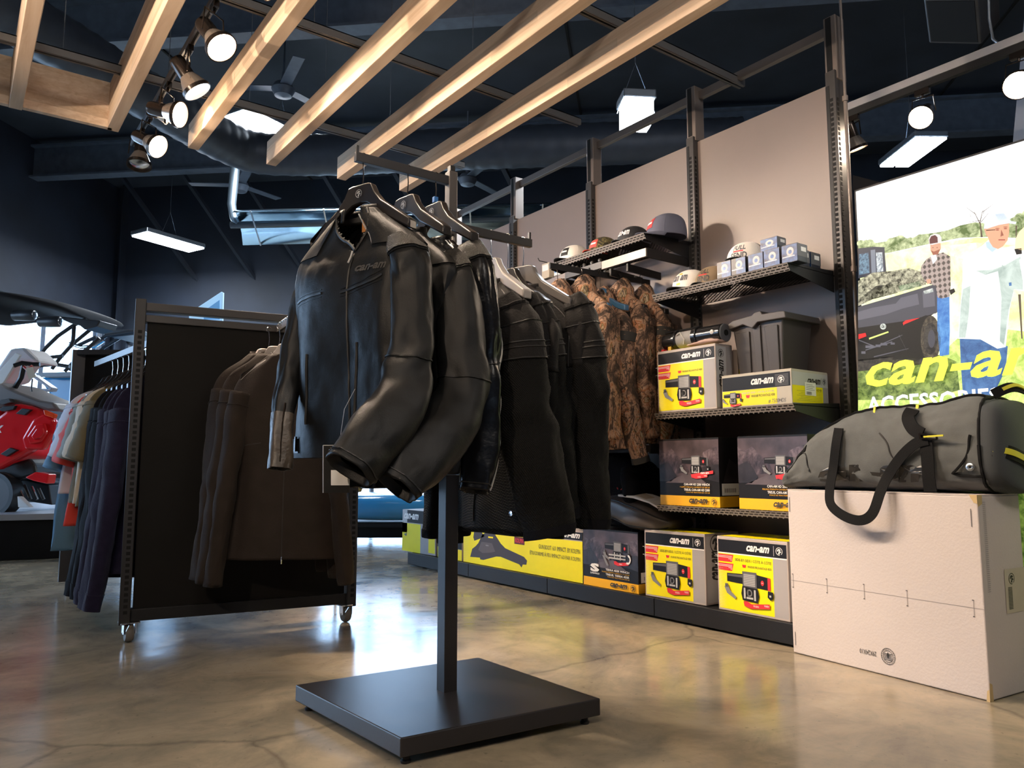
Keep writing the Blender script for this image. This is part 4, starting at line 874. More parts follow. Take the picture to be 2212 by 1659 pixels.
# garments hanging behind the partition, receding to the left
M_OLV = mat('olive_cotton', (.12, .095, .045), .85, bump=.2, bscale=200); M_CRM = mat('cream_cotton', (.55, .47, .36), .85); M_RED = mat('red_cotton', (.62, .045, .03), .8); M_WHT = mat('pale_white_cotton', (.60, .60, .68), .85); M_LBL = mat('faded_blue_denim', (.09, .19, .29), .85, bump=.3, bscale=240)
bc = Vector((.80, 3.78, 0)); bd = Vector((-.10, 1, 0)).normalized()
hbk = thing('hanging_bar', 'black bar with many wire hooks reaching back from behind the partition', 'clothing rail', (bc.x, bc.y, 1.33))
MB().bar(bc+Vector((0, -.14, 1.345)), bc+bd*1.3+Vector((0, 0, 1.345)), .014, .032).build('bar', M_DK, hbk)
GB = [('navy_sweatshirt', 'nearest long navy fleece sweatshirt behind the partition, broad rib cuffs', M_NVY, 0, .27, 1.27), ('navy_sweatshirt', 'second long navy fleece sweatshirt behind the partition, its cuff lowest of all', M_NVY, 0, .25, 1.27), ('navy_sweatshirt', 'third navy sweatshirt, only its shoulder and sleeve edge showing', M_NVY, 0, .30, 1.22),
      ('black_sweatshirt', 'black sweatshirt behind the navy ones, narrow edge visible', M_BLKC, 0, .36, 1.12), ('black_sweatshirt', 'black sweatshirt next to the olive shirt, hem reaching down left', M_BLKC, 0, .38, 1.08),
      ('short_sleeve_shirt', 'olive short-sleeved shirt right next to the black sweatshirts', M_OLV, 1, .55, .88), ('short_sleeve_shirt', 'cream short-sleeved shirt, a narrow strip beside the olive one', M_CRM, 1, .56, .88), ('short_sleeve_shirt', 'grey-green short-sleeved shirt left of the cream one', mat('grey_green_cotton', (.20, .20, .17), .85), 1, .56, .88),
      ('short_sleeve_shirt', 'bright red shirt at the left of the hanging row', M_RED, 1, .44, 1.0), ('short_sleeve_shirt', 'pale white shirt in front of the red snowmobile hood', M_WHT, 1, .60, .84), ('denim_trousers', 'faded blue garment hanging lowest at the left end of the row', M_LBL, 1, .30, 1.1)]
ug = Vector((-1, -.12, 0)).normalized()
for i, (nm, lab, mm, short, zh, ln) in enumerate(GB):
    k = i*.085 if i < 5 else .425+(i-5)*.10; c = bc+bd*k+Vector((0, .02, 0))
    hk = hanger((c.x, c.y), (ug.x, ug.y), 1.235, 1.335, 'thin dark hanger behind the partition carrying the %s' % ['nearest navy sweatshirt', 'second navy sweatshirt', 'third navy sweatshirt', 'nearer black sweatshirt', 'farther black sweatshirt', 'olive shirt', 'cream shirt', 'grey-green shirt', 'red shirt', 'white shirt', 'faded blue garment'][i], 'hangers behind the partition', m=M_PLAS, disc=False, hookm=M_CHROME, thick=.02, drop=.12, span=.17)
    cuffm = None if short else mm
    top = 1.17; L_ = (top-zh)/.655
    simple_garment(nm, lab, 'garments behind the partition', (c.x, c.y), (ug.x, ug.y), zh, mm, L_, .86 if not short else .3, (.05, .02), seed=i*.9, cuffm=cuffm, cat='shirt' if short else 'sweatshirt', short=bool(short), nv=26, nt=30, scale=.97, tk=.42)
# further partition behind
g2 = thing('wheeled_partition', 'second dark partition further back, seen between the sweatshirts and the bright windows', 'partition', at(220, 900, 'Y', 5.2))
p0, p1 = at(170, 772, 'Y', 5.3), at(330, 782, 'Y', 5.05); p0.z = p1.z = 1.43
MB().prism([Vector((p0.x, p0.y, .08)), Vector((p1.x, p1.y, .08)), p1, p0], (.01, .03, 0)).build('board', M_PANELBK, g2)
MB().bar(Vector((p0.x, p0.y, .06)), p0+Vector((0, 0, .02)), .045, .07).build('upright', M_DK, g2)
MB().bar(p0+Vector((0, -.02, .005)), p1+Vector((0, -.02, .005)), .04, .03).build('top_rail', M_DK, g2)
MB().bar(p0+Vector((.06, -.035, -.05)), p0+Vector((.17, -.045, -.05)), .006, .012).build('price_rail', M_ALU, g2)
for f in (.05, .95):
    q = Vector((p0.x, p0.y, 0)).lerp(Vector((p1.x, p1.y, 0)), f); MB().lathe([(.012, -.012), (.03, -.011), (.03, .011), (.012, .012)], (q.x, q.y, .030), (1, 0, 0), 16, True).tube([(q.x, q.y, .03), (q.x, q.y, .09)], .01, 6).build('caster', M_WHL, g2)
# olive garment at the right end of the partition
simple_garment('olive_jacket', 'olive garment peeking out between the partition jackets and the blue vehicle', None, (1.93, 4.40), (-1, .2), .52, mat('pale_olive_cotton', (.30, .27, .12), .85), 1.0, .45, (.0, .02), seed=3, scale=.42, nv=24, nt=28)
tr = thing('round_rack', 'chrome garment stand carrying the olive garment', 'clothing rack', (1.93, 4.40, 0)); MB().tube([(1.93, 4.40, .02), (1.93, 4.40, 1.32)], .012, 10).build('pole', M_CHROME, tr, smooth=True); MB().lathe([(0, 0), (.12, 0), (.12, .012), (0, .02)], (1.93, 4.40, 0), n=28).build('base', M_CHROME, tr); MB().bar((1.80, 4.40, 1.32), (2.06, 4.40, 1.32), .012, .02).build('arm', M_CHROME, tr)

# camouflage jackets
def camo():
    m = bare('woodland_camouflage', Roughness=.8); b = bsdf(m); v = mapping(m, (1, 1, .55))
    n = N(m, 'ShaderNodeTexNoise', Scale=9.0, Detail=7.0, Roughness=.65, Distortion=2.2); L(m, v, n.inputs['Vector'])
    c = ramp(m, n.outputs['Fac'], [(.30, (.020, .014, .010)), (.42, (.075, .045, .03)), (.47, (.26, .15, .10)), (.52, (.46, .30, .20)), (.56, (.34, .12, .05)), (.60, (.12, .11, .04)), (.63, (.48, .36, .25)), (.72, (.05, .035, .025))], 'LINEAR')
    vo = N(m, 'ShaderNodeTexVoronoi', feature='DISTANCE_TO_EDGE', Scale=9.0); nn = N(m, 'ShaderNodeTexNoise', Scale=6.0, Detail=5.0); L(m, v, nn.inputs['Vector'])
    sc = N(m, 'ShaderNodeVectorMath', operation='SCALE'); sc.inputs['Scale'].default_value = .5; ad = N(m, 'ShaderNodeVectorMath', operation='ADD')
    L(m, nn.outputs['Color'], sc.inputs[0]); L(m, v, ad.inputs[0]); L(m, sc.outputs['Vector'], ad.inputs[1]); L(m, ad.outputs['Vector'], vo.inputs['Vector'])
    k = ramp(m, vo.outputs['Distance'], [(.0, (.85, .85, .85)), (.018, (.8, .8, .8)), (.035, (0, 0, 0))]); L(m, mixc(m, k, c, (.020, .014, .010)), b.inputs['Base Color']); add_bump(m, n.outputs['Fac'], .2, .01); return m
M_CAMO = camo(); M_CAMB = mat('dark_camo_panel', (.035, .033, .03), .8)
def camo_detail(lo, sl, t):
    zt = lo.S[-1][0].z; C = lo.S[-1][0]
    # hood lying up behind the neck
    h = Loft([(C+Vector((0, 0, -.05)), lo.u*.10, lo.n*.055, .9), (C+Vector((0, 0, .02)), lo.u*.085, lo.n*.06, .9), (C+Vector((0, 0, .07))-lo.n*.02, lo.u*.055, lo.n*.045, 1), (C+Vector((0, 0, .105))-lo.n*.03, lo.u*.015, lo.n*.015, 1)], lambda th, v, p: .012*fbm(th*1.5, v*4, C.x*3))
    h.mesh(14, 24, cap1=True).build('hood', M_CAMO, t, smooth=True, angle=180)
    for s in (sl if int(C.x*100) % 2 else sl[:0]): s.patch(0, 2*PI, .88, .95, .004, 22, 4, thick=.004).build('shoulder_strap', M_CAMB, t, smooth=True); s.patch(PI*.3, PI*1.2, .60, .72, .006, 12, 6, thick=.005).build('sleeve_pocket', M_CAMO, t, smooth=True); s.patch(0, 2*PI, 0, .05, .003, 22, 3, thick=.003).build('cuff', M_CAMB, t, smooth=True)
    lo.patch(PI*.62, PI*.70, .1, .8, .004, 4, 14, thick=.003).build('zip_flap', M_CAMB, t, smooth=True)
CX = [(2.53, 3.02, -.02), (2.66, 2.97, -.01), (2.80, 2.98, .0), (2.92, 2.95, .01), (3.06, 2.92, .0)]
CLAB = ['leftmost camouflage jacket, half hidden behind the end riding jacket', 'second camouflage jacket from the left, black panel across its shoulder', 'middle camouflage jacket with pointed hood', 'camouflage jacket second from the right, black strap over its shoulder', 'rightmost camouflage jacket, beside the winch carton']
M_BLUEH = mat('blue_hanger_top', (.05, .14, .26), .35)
for i, ((x, y, dz), lab) in enumerate(zip(CX, CLAB)):
    uu = Vector((-.12+.05*i, 1, 0)).normalized()
    hanger((x, y), (uu.x, uu.y), 1.700+dz, 1.80, ['blue-topped hanger of the leftmost camouflage jacket', 'blue-topped hanger with round white mark, second camouflage jacket', 'blue-topped hanger of the middle camouflage jacket', 'hanger of the fourth camouflage jacket', 'hanger of the rightmost camouflage jacket'][i], 'hangers of the camouflage jackets', m=M_BLUEH if i < 3 else M_PLAS, disc=i < 3, drop=.12)
    simple_garment('camouflage_jacket', lab, 'camouflage jackets', (x, y), (uu.x, uu.y), .86+dz+.03*math.sin(i*2.3), M_CAMO, 1.20, .66+.04*math.cos(i*3), (.02, .05*math.sin(i*1.7+1)), seed=i*2.1+.5, details=camo_detail, scale=.95, nv=34, nt=40, collar_h=.05, fold=1.4)
wa = thing('waterfall_rail', 'black waterfall arm pointing out from the rail and carrying the camouflage jackets', 'clothing rail', (2.7, 2.98, 1.8)); MB().bar((3.18, 2.97, 1.79), (2.48, 3.02, 1.79), .012, .03).build('arm', M_BLK, wa)
for k in range(6): MB().lathe([(0, 0), (.007, 0), (.007, .008), (0, .012)], (2.52+k*.11, 3.015-k*.008, 1.805), n=8).build('knob', M_DK, wa)
# black hoodies on the low rail under them, one with red embroidery
lr = thing('low_rail', 'black rail under the camouflage jackets carrying dark trousers', 'clothing rail', (2.9, 3.0, .84)); MB().bar((2.87, 2.69, .83), (2.87, 3.44, .83), .014, .035).build('rail', M_BLK, lr); MB().bar((2.87, 2.70, .83), (3.19, 2.70, .83), .012, .05).build('side_arm', M_BLK, lr); MB().bar((2.87, 3.43, .83), (3.19, 3.43, .83), .012, .05).build('side_arm', M_BLK, lr)
for i in range(3):
    c = (2.93+.07*i, 3.07); lab = ['black sweatshirt on the low rail with a red embroidered squiggle', 'black sweatshirt behind the embroidered one on the low rail', 'black sweatshirt against the wall on the low rail'][i]
    t, lo, sl = simple_garment('black_sweatshirt', lab, 'black sweatshirts on the low rail', c, (0, 1), .42, M_BLKC, .58, .30, (.01, .0), seed=i, cat='sweatshirt', nv=20, nt=26, tk=.5)
    if i == 0:
        mb = MB(); P = at(1338, 1062, 'X', 2.88); Q = lambda a, b: at(a, b, 'X', 2.885)
        mb.tube([Q(1341, 1058), Q(1346, 1053), Q(1350, 1058), Q(1352, 1066)], .0025, 5).tube([Q(1333, 1053), Q(1335, 1057)], .003, 5).build('embroidery', mat('red_thread', (.6, .05, .04), .6), t)
# dark garments in the bay behind the textile jackets
for i in range(6):
    simple_garment('dark_jacket', ['dark jacket by the wall behind the rack, nearest the camouflage row', 'second dark jacket by the wall behind the rack', 'third dark jacket by the wall behind the rack', 'fourth dark jacket by the wall behind the rack', 'fifth dark jacket by the wall behind the rack', 'dark jacket farthest along the display wall'][i], 'dark jackets along the wall behind the rack', (2.92, 3.56+i*.27), (.9, .3), 1.0, M_BLKC, 1.05, .62, seed=i+.3, nv=20, nt=24)
rr = thing('hang_rail', 'bronze flat rail along the wall behind the rack jackets', 'clothing rail', (2.86, 4.3, 1.77)); MB().bar((2.86, 3.52, 1.77), (2.86, 5.12, 1.77), .016, .045).build('front_rail', M_BRNZ, rr)
for y in (3.53, 4.31, 5.11): MB().bar((2.86, y, 1.77), (3.19, y, 1.77), .012, .05).build('side_arm', M_BLK, rr)
# hooks with packaged goods on the wall
for i, (px, py, w_, h_, lab) in enumerate(((1178, 585, .075, .10, 'cream boxed part hanging on a wall hook left of the cap shelf'), (1203, 588, .06, .04, 'small blue and white blister pack below the wall hook'))):
    c = at(px, py, 'X', 3.02); t = thing('hanging_package', lab, 'package', c); MB().box((c.x, c.y-w_/2, c.z-h_/2), (c.x+.05, c.y+w_/2, c.z+h_/2)).build('pack', M_CRM if i == 0 else M_WHITE, t, bevel=.003)
    f = Face((c.x, c.y+w_/2, c.z-h_/2), (0, -w_, 0), (0, 0, h_)); f.rect(.1, .5, .9, .9, M_BLUE if i else M_WHITE); f.build('label_print', t)
    hk_ = MB().tube([(c.x-.06, c.y, c.z+h_/2+.025), (c.x-.05, c.y, c.z+h_/2+.008), (XW, c.y, c.z+h_/2+.004)], .003, 6).build('wall_hook', M_BLK); tag(hk_, ['black wall hook holding the cream boxed part', 'black wall hook holding the small blister pack'][i], 'hook')
# ================================================================ cartons and goods
M_YEL = mat('print_yellow', (.90, .78, .0), .42, var=.03); M_YELO = mat('print_orange_yellow', (.90, .46, .01), .42); M_BAND = mat('print_black', (.012, .012, .015), .42, spec=.25); M_GRY = mat('print_grey', (.36, .34, .34), .5)
M_REDP = mat('print_red', (.70, .03, .04), .45); M_WH = mat('print_white', (.85, .83, .80), .45); M_CRB = mat('carton_grey_board', (.42, .38, .34), .6); M_KR = mat('kraft_edge', (.35, .24, .12), .7)
M_INK = mat('print_ink', (.03, .03, .03), .5); M_DKG = mat('print_dark_grey', (.10, .10, .11), .5); M_MDG = mat('print_mid_grey', (.22, .22, .23), .5); M_LTG = mat('print_light_grey', (.50, .50, .50), .45); M_PYEL = mat('print_pale_yellow', (.85, .80, .45), .5)
M_BLKB = mat('carton_black', (.011, .010, .011), .4, spec=.25)
def mtn_mat():
    m = bare('print_mountain_night', Roughness=.35); b = bsdf(m); v = mapping(m); n = N(m, 'ShaderNodeTexNoise', Scale=14.0, Detail=9.0, Roughness=.7, Distortion=.4); L(m, v, n.inputs['Vector'])
    L(m, ramp(m, n.outputs['Fac'], [(.35, (.012, .009, .012)), (.5, (.07, .050, .060)), (.62, (.17, .125, .14)), (.75, (.34, .26, .28))]), b.inputs['Base Color']); return m
M_MTN = mtn_mat(); M_MTN2 = mat('print_dusk_sky', (.075, .052, .058), .35, var=.5, vscale=9); M_MTN3 = mat('print_dark_rock', (.022, .018, .022), .35, var=.5, vscale=20); M_MTN4 = mat('print_track', (.10, .078, .085), .35, var=.3, vscale=14)
def winch_art(f, u, v, s, a, dark=False):
    """printed winch picture, centre (u, v), width s; a = face aspect w/h"""
    a = a*.86; s = s*1.12; R = lambda x0, y0, x1, y1, m: f.rect(u+x0*s, v+y0*s*a, u+x1*s, v+y1*s*a, m)
    Pg = lambda pts, m: f.poly([(u+x*s, v+y*s*a) for x, y in pts], m)
    Pg([(-.50, .12), (-.12, .10), (-.12, .32), (-.50, .30)], M_BAND); Pg([(.16, .06), (.46, .04), (.47, .30), (.16, .34)], M_BAND); f.up(); Pg([(-.48, .24), (-.14, .24), (-.14, .30), (-.48, .28)], M_DKG); R(.42, .04, .48, .30, M_REDP if not dark else M_DKG)
    R(-.14, .03, .18, .38, M_DKG); f.up(); R(-.11, .07, .15, .34, M_MDG); f.up()
    for k in range(7): R(-.11, .085+k*.036, .15, .10+k*.036, M_LTG)
    f.ell(u+.31*s, v+.18*s*a, .035*s, .055*s*a, M_REDP); f.up(); R(.29, .175, .33, .185, M_WH)
    Pg([(-.14, -.24), (-.17, -.10), (-.14, .06), (.20, .04), (.23, -.12), (.19, -.26)], M_BAND); f.up(); R(-.11, -.20, -.07, .03, M_LTG); R(.12, -.22, .16, .01, M_LTG); R(-.05, -.20, .10, -.16, M_LTG); f.ring(u+.02*s, v-.07*s*a, .06*s, .08*s*a, .35, M_MDG, 12); R(-.03, -.16, .0, .0, M_DKG)
    f.up(); Pg([(-.12, -.27), (-.10, -.36), (.05, -.40), (.46, -.34), (.46, -.24), (.06, -.30), (-.04, -.25)], M_REDP); Pg([(-.56, .0), (-.46, .02), (-.42, -.08), (-.28, -.20), (-.31, -.25), (-.50, -.14)], M_MDG); R(-.54, -.01, -.47, .07, M_DKG); Pg([(.42, -.10), (.48, -.16), (.54, -.12), (.54, .02), (.43, .03)], M_BAND)
    f.up(); f.text('WARN', u+.10*s, v-.355*s*a, u+.22*s, v-.31*s*a, M_WH); f.text('WARN', u+.34*s, v-.315*s*a, u+.44*s, v-.27*s*a, M_WH); R(.46, -.09, .50, -.05, M_LTG)
def logo(f, u0, v0, u1, v1, m, em=None):
    f.text('can-am', u0, v0, u1, v1, m, shear=.35, bold=.035)
    if em: f.emblem(em[0], em[1], em[2], em[3], m)
def carton(name, label, loc, w, d, h, base, rz=0, group=None, cat='carton', rot=None):
    """origin: lower front-left corner; width along -Y, depth along +X"""
    t = thing(name, label, cat, loc, rz, group, rot); g = .0015
    MB().box((0, -w, 0), (d, 0, h)).build('body', base, t, local=True, bevel=.0025)
    MB().box((g, -w+g, h), (d-g, -w/2-.0012, h+.0022)).build('top_flap', base, t, local=True); MB().box((g, -w/2+.0012, h), (d-g, -g, h+.0022)).build('top_flap', base, t, local=True)
    return t
def front(t, w, h): f = Face((0, 0, 0), (0, -w, 0), (0, 0, h)); return f
def side(t, w, d, h): return Face((0, -w, 0), (d, 0, 0), (0, 0, h))
def fb(f, name, t): return f.mb.build(name, None, t, local=True)
def yellow_face(f, a, full=True, sbs=True):
    f.rect(.02, .79, .985, .965, M_BAND); f.rect(.02, .03, .80, .775, M_YEL); f.rect(.80, .03, .985, .775, M_GRY); f.rect(.02, .775, .985, .79, M_WH); f.up()
    # halftone dots fading in from the left
    for i in range(9):
        for j in range(26): 
            r = .0048*(1-i/10); u = .03+i*.0145+(j % 2)*.007; v = .05+j*.021; f.rect(u-r, v-r, u+r, v+r, M_PYEL)
    for v0 in (.665, .545): f.poly([(.02, v0), (.22, v0), (.245, v0+.10), (.02, v0+.10)], M_REDP)
    f.up()
    for v0 in (.665, .545):
        for k in range(4): f.rect(.20-.14*(k > 1)-.03*k, v0+.02+k*.018, .225, v0+.026+k*.018, M_WH)
    if sbs: f.text('SIDE-BY-SIDE / CÔTE À CÔTE', .27, .69, .78, .735, M_INK)
    f.text('WARN® PROVANTAGE 4500', .45, .615, .78, .648, M_INK); f.poly([(.38, .612), (.42, .612), (.43, .65), (.37, .65)], M_REDP)
    logo(f, .44, .835, .76, .915, M_WH, (.89, .877, .045, .045*a)); f.rect(.815, .81, .819, .94, M_WH); f.up(); winch_art(f, .46, .33, .56, a)
def yellow_side(f, a):
    f.rect(.03, .03, .60, .97, M_LTG); f.rect(.62, .03, .97, .97, M_GRY); f.up(); f.emblem(.30, .86, .16, .16*a, M_INK); f.vtext('can-am', .17, .34, .45, .76, M_INK, shear=.3, bold=.03)
M_GRBX = mat('carton_pinkish_grey', (.45, .39, .36), .6)
GRPY = 'yellow winch cartons'
def ybox(label, loc, w, d, h, rz=0, sbs=True):
    t = carton('winch_carton', label, loc, w, d, h, M_GRBX, rz, GRPY); f = front(t, w, h); yellow_face(f, w/h, sbs=sbs); fb(f, 'front_print', t); f = side(t, w, d, h); yellow_side(f, d/h); fb(f, 'side_print', t)
    f = Face((0, 0, h+.0022), (0, -w, 0), (d, 0, 0)); f.rect(.02, .05, .98, .45, M_YEL); f.rect(.02, .55, .98, .95, M_YEL); 
    f.n = Vector((0, 0, 1)); fb(f, 'top_print', t); return t
Z2, Z3 = 1.005, .553
ybox('tall yellow winch carton on the middle shelf with a winch lying on top', (2.842, 2.612, Z2), .362, .125, .305, sbs=False)
t = carton('winch_carton', 'grey and yellow carton tucked behind the tall one on the middle shelf', (2.985, 2.60, Z2), .365, .13, .285, M_GRBX, 0, GRPY); f = side(t, .365, .13, .285); f.rect(.05, .05, .95, .68, M_YEL); f.rect(.05, .70, .95, .97, M_GRY); f.up(); f.vtext('NGE 4500', .3, .35, .5, .62, M_INK); f.rect(0, .02, .6, .35, M_WH); fb(f, 'side_print', t)
# long low carton
W2, H2, D2 = .36, .150, .285
t = carton('winch_carton', 'long low yellow winch carton turned towards the end upright, handwritten number on it', (2.862, 2.235, Z2), W2, D2, H2, mat('carton_cream_grey', (.50, .46, .38), .6), .015, GRPY)
f = front(t, W2, H2); f.rect(.01, .52, .985, .93, M_BAND); f.rect(.01, .04, .80, .51, M_YEL); f.up()
for k in range(9): f.rect(.78, .56+k*.038, .96, .565+k*.038, M_LTG)
logo(f, .44, .64, .76, .82, M_WH, (.86, .73, .045, .045*W2/H2)); f.text('SIDE-BY-SIDE / CÔTE À CÔTE', .30, .39, .76, .45, M_LTG); f.text('WARN® PROVANTAGE 4500', .44, .27, .77, .35, M_INK); f.poly([(.37, .26), (.41, .26), (.42, .35), (.36, .35)], M_REDP); f.text('# 7500HDS', .68, .06, .92, .18, M_DKG, shear=.2); f.up(); winch_art(f, .165, .25, .24, W2/H2); fb(f, 'front_print', t)
f = side(t, W2, D2, H2); f.rect(.01, .55, .99, .94, M_LTG); f.rect(.01, .04, .84, .545, M_YEL); f.rect(.84, .04, .99, .545, M_GRY); f.up(); logo(f, .42, .62, .78, .78, M_INK, (.89, .72, .05, .05*D2/H2)); f.rect(.80, .6, .805, .84, M_INK); f.text('AGE 4500', .66, .42, .80, .49, M_INK)
for k in range(7): f.rect(.12+.05*(k % 3), .12+k*.045, .80, .127+k*.045, M_DKG)
f.up(); f.rect(.34, .28, .64, .66, M_WH); f.up(); 
for k in range(10): f.rect(.38+k*.014, .30, .386+k*.014, .39, M_INK)
for k in range(4): f.rect(.37, .44+k*.05, .60-.05*(k % 2), .45+k*.05, M_DKG)
fb(f, 'side_print', t)
# black tote
M_TOTE = mat('dark_grey_tote_plastic', (.062, .054, .052), .5, bump=.1, bscale=300)
tb = thing('storage_tote', 'dark grey plastic storage tote with stepped lid rim behind the low yellow carton', 'storage tote', (3.02, 2.10, Z2)); x0, x1, y0, y1 = 2.94, 3.17, 1.955, 2.225; zb, zt = Z2, 1.40
def tring(z, g, k=0): return [Vector((x0-g, y1+g, z)), Vector((x0-g, y0-g, z)), Vector((x1+g, y0-g, z)), Vector((x1+g, y1+g, z))]
MB().rings([tring(zb, -.035), tring(zb+.06, -.03), tring(zt, .0)]).build('tub', M_TOTE, tb, bevel=.006)
for (ya, yb, za, zc) in ((2.21, 2.13, 1.12, 1.36), (2.115, 2.07, 1.06, 1.38), (2.05, 1.98, 1.14, 1.37)): 
    s_ = lambda z: x0+(.035-.035*(z-zb)/(zt-zb)); MB().prism([Vector((s_(za), ya-.01, za)), Vector((s_(za), yb+.01, za)), Vector((s_(zc), yb, zc)), Vector((s_(zc), ya, zc))], (-.007, 0, 0)).build('rib', M_TOTE, tb, bevel=.003)
lid = [(y1+.03, 1.385), (y1+.02, 1.405), (y1-.02, 1.425), (2.10, 1.432), (2.085, 1.445), (2.055, 1.447), (2.045, 1.43), (y0-.0, 1.43), (y0-.025, 1.425), (y0-.03, 1.395), (2.07, 1.397), (2.10, 1.372), (2.15, 1.397), (y1, 1.385)]
MB().prism([Vector((x0-.022, y, z-.005)) for y, z in lid], (.045+x1-x0, 0, 0)).build('lid_rim', M_TOTE, tb, bevel=.004)
# winch lying on the carton
wn = thing('winch', 'black electric winch with steel cable drum lying on the tall yellow carton', 'winch', (2.88, 2.4, 1.314)); wz = 1.312+.052; wx = 2.895
a0 = Vector((0, -1, 0)); M_WB = mat('gloss_black_paint', (.012, .012, .013), .18)
def cyl(name, y0, y1, r, m, prof=None, par=wn, z=None): return MB().lathe(prof or [(0, 0), (r*.9, 0), (r, .004), (r, y0-y1-.004), (r*.9, y0-y1), (0, y0-y1)], (wx, y0, z or wz), a0, 28).build(name, m, par, smooth=True)
cyl('motor', 2.60, 2.525, .038, M_WB); cyl('flange', 2.525, 2.505, .050, M_WB); cyl('drum', 2.505, 2.405, .040, M_LTG, [(.034, 0)]+[(r, k*.004+.002*q) for k in range(25) for q, r in ((0, .038), (1, .041))]+[(.034, .10)]); cyl('flange', 2.405, 2.375, .051, M_WB); cyl('gearbox', 2.375, 2.235, .045, M_WB); cyl('end_cap', 2.236, 2.228, .044, M_DKG); cyl('axle_hole', 2.229, 2.2265, .014, M_HOLE)
MB().tube([(wx, 2.60, wz+.048), (wx, 2.38, wz+.050)], .005, 8).build('tie_rod', M_WB, wn, smooth=True); MB().tube([(wx-.035, 2.5, wz+.02), (wx-.042, 2.47, wz+.03), (wx-.045, 2.44, wz-.01), (wx-.04, 2.45, wz-.03)], .004, 6).build('cable_strand', M_PIPE, wn, smooth=True)
MB().lathe([(0, .004), (.010, .003), (.012, 0)], (wx-.043, 2.275, wz+.005), (-1, 0, 0), 12).build('red_plug', M_PIPE, wn, smooth=True); MB().box((wx-.03, 2.54, 1.313), (wx+.02, 2.56, 1.335)).build('foot_bracket', mat('yellow_plastic', (.7, .45, .03), .4), wn); MB().box((wx-.035, 2.585, 1.313), (wx-.01, 2.60, 1.325)).build('foot_bracket', M_REDP, wn)
bag = Loft([(Vector((2.87, 2.42, 1.322)), Vector((.03, 0, 0)), Vector((0, 0, .004)), 1), (Vector((2.868, 2.35, 1.326)), Vector((.035, 0, 0)), Vector((0, 0, .010)), 1), (Vector((2.866, 2.29, 1.329)), Vector((.035, 0, 0)), Vector((0, 0, .014)), 1), (Vector((2.868, 2.23, 1.322)), Vector((.03, 0, 0)), Vector((0, 0, .005)), 1)], lambda th, v, p: .005*fbm(p.x*60, p.y*60, 2))
bgm = bare('clear_plastic_bag', Roughness=.15); bsdf(bgm).inputs['Base Color'].default_value = (.62, .42, .36, 1); bsdf(bgm).inputs['Alpha'].default_value = .75
wx_ = bag.mesh(20, 16, cap0=True, cap1=True).build('plastic_bag', bgm, smooth=True, angle=180); tag(wx_, 'crumpled clear plastic bag of fittings under the winch end', 'bag')
# dark mountain print cartons
def dark_face(f, a, title, sub, left=None, strap=True):
    f.rect(0, .155, 1, 1, M_BLKB); f.rect(0, 0, 1, .15, M_YELO); f.up(); f.rect(0, .42, 1, .98, M_MTN2); f.up()
    f.poly([(0, .45), (0, .86), (.10, .80), (.22, .86), (.34, .74), (.46, .66), (.52, .50)], M_MTN); f.poly([(1, .45), (1, .88), (.86, .84), (.76, .80), (.70, .68), (.62, .62), (.55, .48)], M_MTN); f.up()
    f.poly([(0, .36), (0, .60), (.14, .66), (.22, .58), (.30, .44), (.20, .36)], M_MTN3); f.poly([(1, .36), (1, .62), (.80, .60), (.66, .55), (.60, .44)], M_MTN3); f.poly([(.10, .34), (.45, .48), (.62, .48), (.80, .34)], M_MTN4); f.up(); 
    if strap: winch_art(f, .62, .58, .40, a, True); f.up(); f.poly([(.56, .47), (.92, .53), (.92, .485), (.57, .42)], M_REDP); f.up(); f.text('can-am', .72, .478, .86, .505, M_WH, bold=.02)
    else: winch_art(f, .64, .62, .40, a, True); f.up(); f.rect(.50, .52, .80, .545, M_LTG); f.rect(.50, .575, .80, .60, M_LTG); f.ring(.84, .54, .05, .06*a, .4, M_WH, 14, -2.2, 1.6); f.poly([(.38, .56), (.42, .56), (.50, .40), (.46, .39)], M_MDG)
    f.text(title, .44, .305, .86, .34, M_WH, bold=.02); f.text('PULLING STRENGTH CAPABILITY OF 2500 LB', .37, .272, .86, .292, M_YELO); f.text(sub, .44, .225, .86, .26, M_WH, bold=.02); f.text('FORCE DE TRACTION DE 2500 LB', .47, .195, .86, .213, M_YELO)
    if left: f.text('S', .15, .255, .32, .40, M_WH, bold=.06); f.text('SUPERWINCH', .15, .215, .32, .245, M_WH, bold=.02)
    logo(f, .52, .05, .82, .115, M_INK, (.92, .078, .042, .042*a))
def dark_side(f, a):
    f.rect(0, 0, 1, .155, M_YELO); f.rect(0, .155, 1, 1, M_BLKB); f.up(); f.poly([(.1, .35), (.3, .7), (.5, .62), (.8, .75), (1, .5), (1, .35)], M_MTN3); f.rect(.06, .17, .94, .34, M_WH); f.up()
    for k in range(12): f.rect(.14+k*.03, .21, .152+k*.03, .27, M_INK)
for i, (y, lab) in enumerate(((2.610, 'dark mountain print winch carton on the lower shelf, left one, fully visible'), (2.142, 'dark mountain print winch carton on the lower shelf, partly behind the duffel bag'))):
    t = carton('winch_carton', lab, (2.842, y, Z3), .362 if i == 0 else .345, .24, .318, M_BLKB, 0, 'dark winch cartons'); w_ = .362 if i == 0 else .345
    f = front(t, w_, .318); dark_face(f, w_/.318, 'CAN-AM HD 2500 WINCH', 'TREUIL CAN-AM HD 2500'); fb(f, 'front_print', t); f = side(t, w_, .24, .318); dark_side(f, .24/.318); fb(f, 'side_print', t)
    st = MB().box((.16, -w_-.002, .17), (.25, -w_-.001, .22)) if i == 0 else None
Z4 = .0975
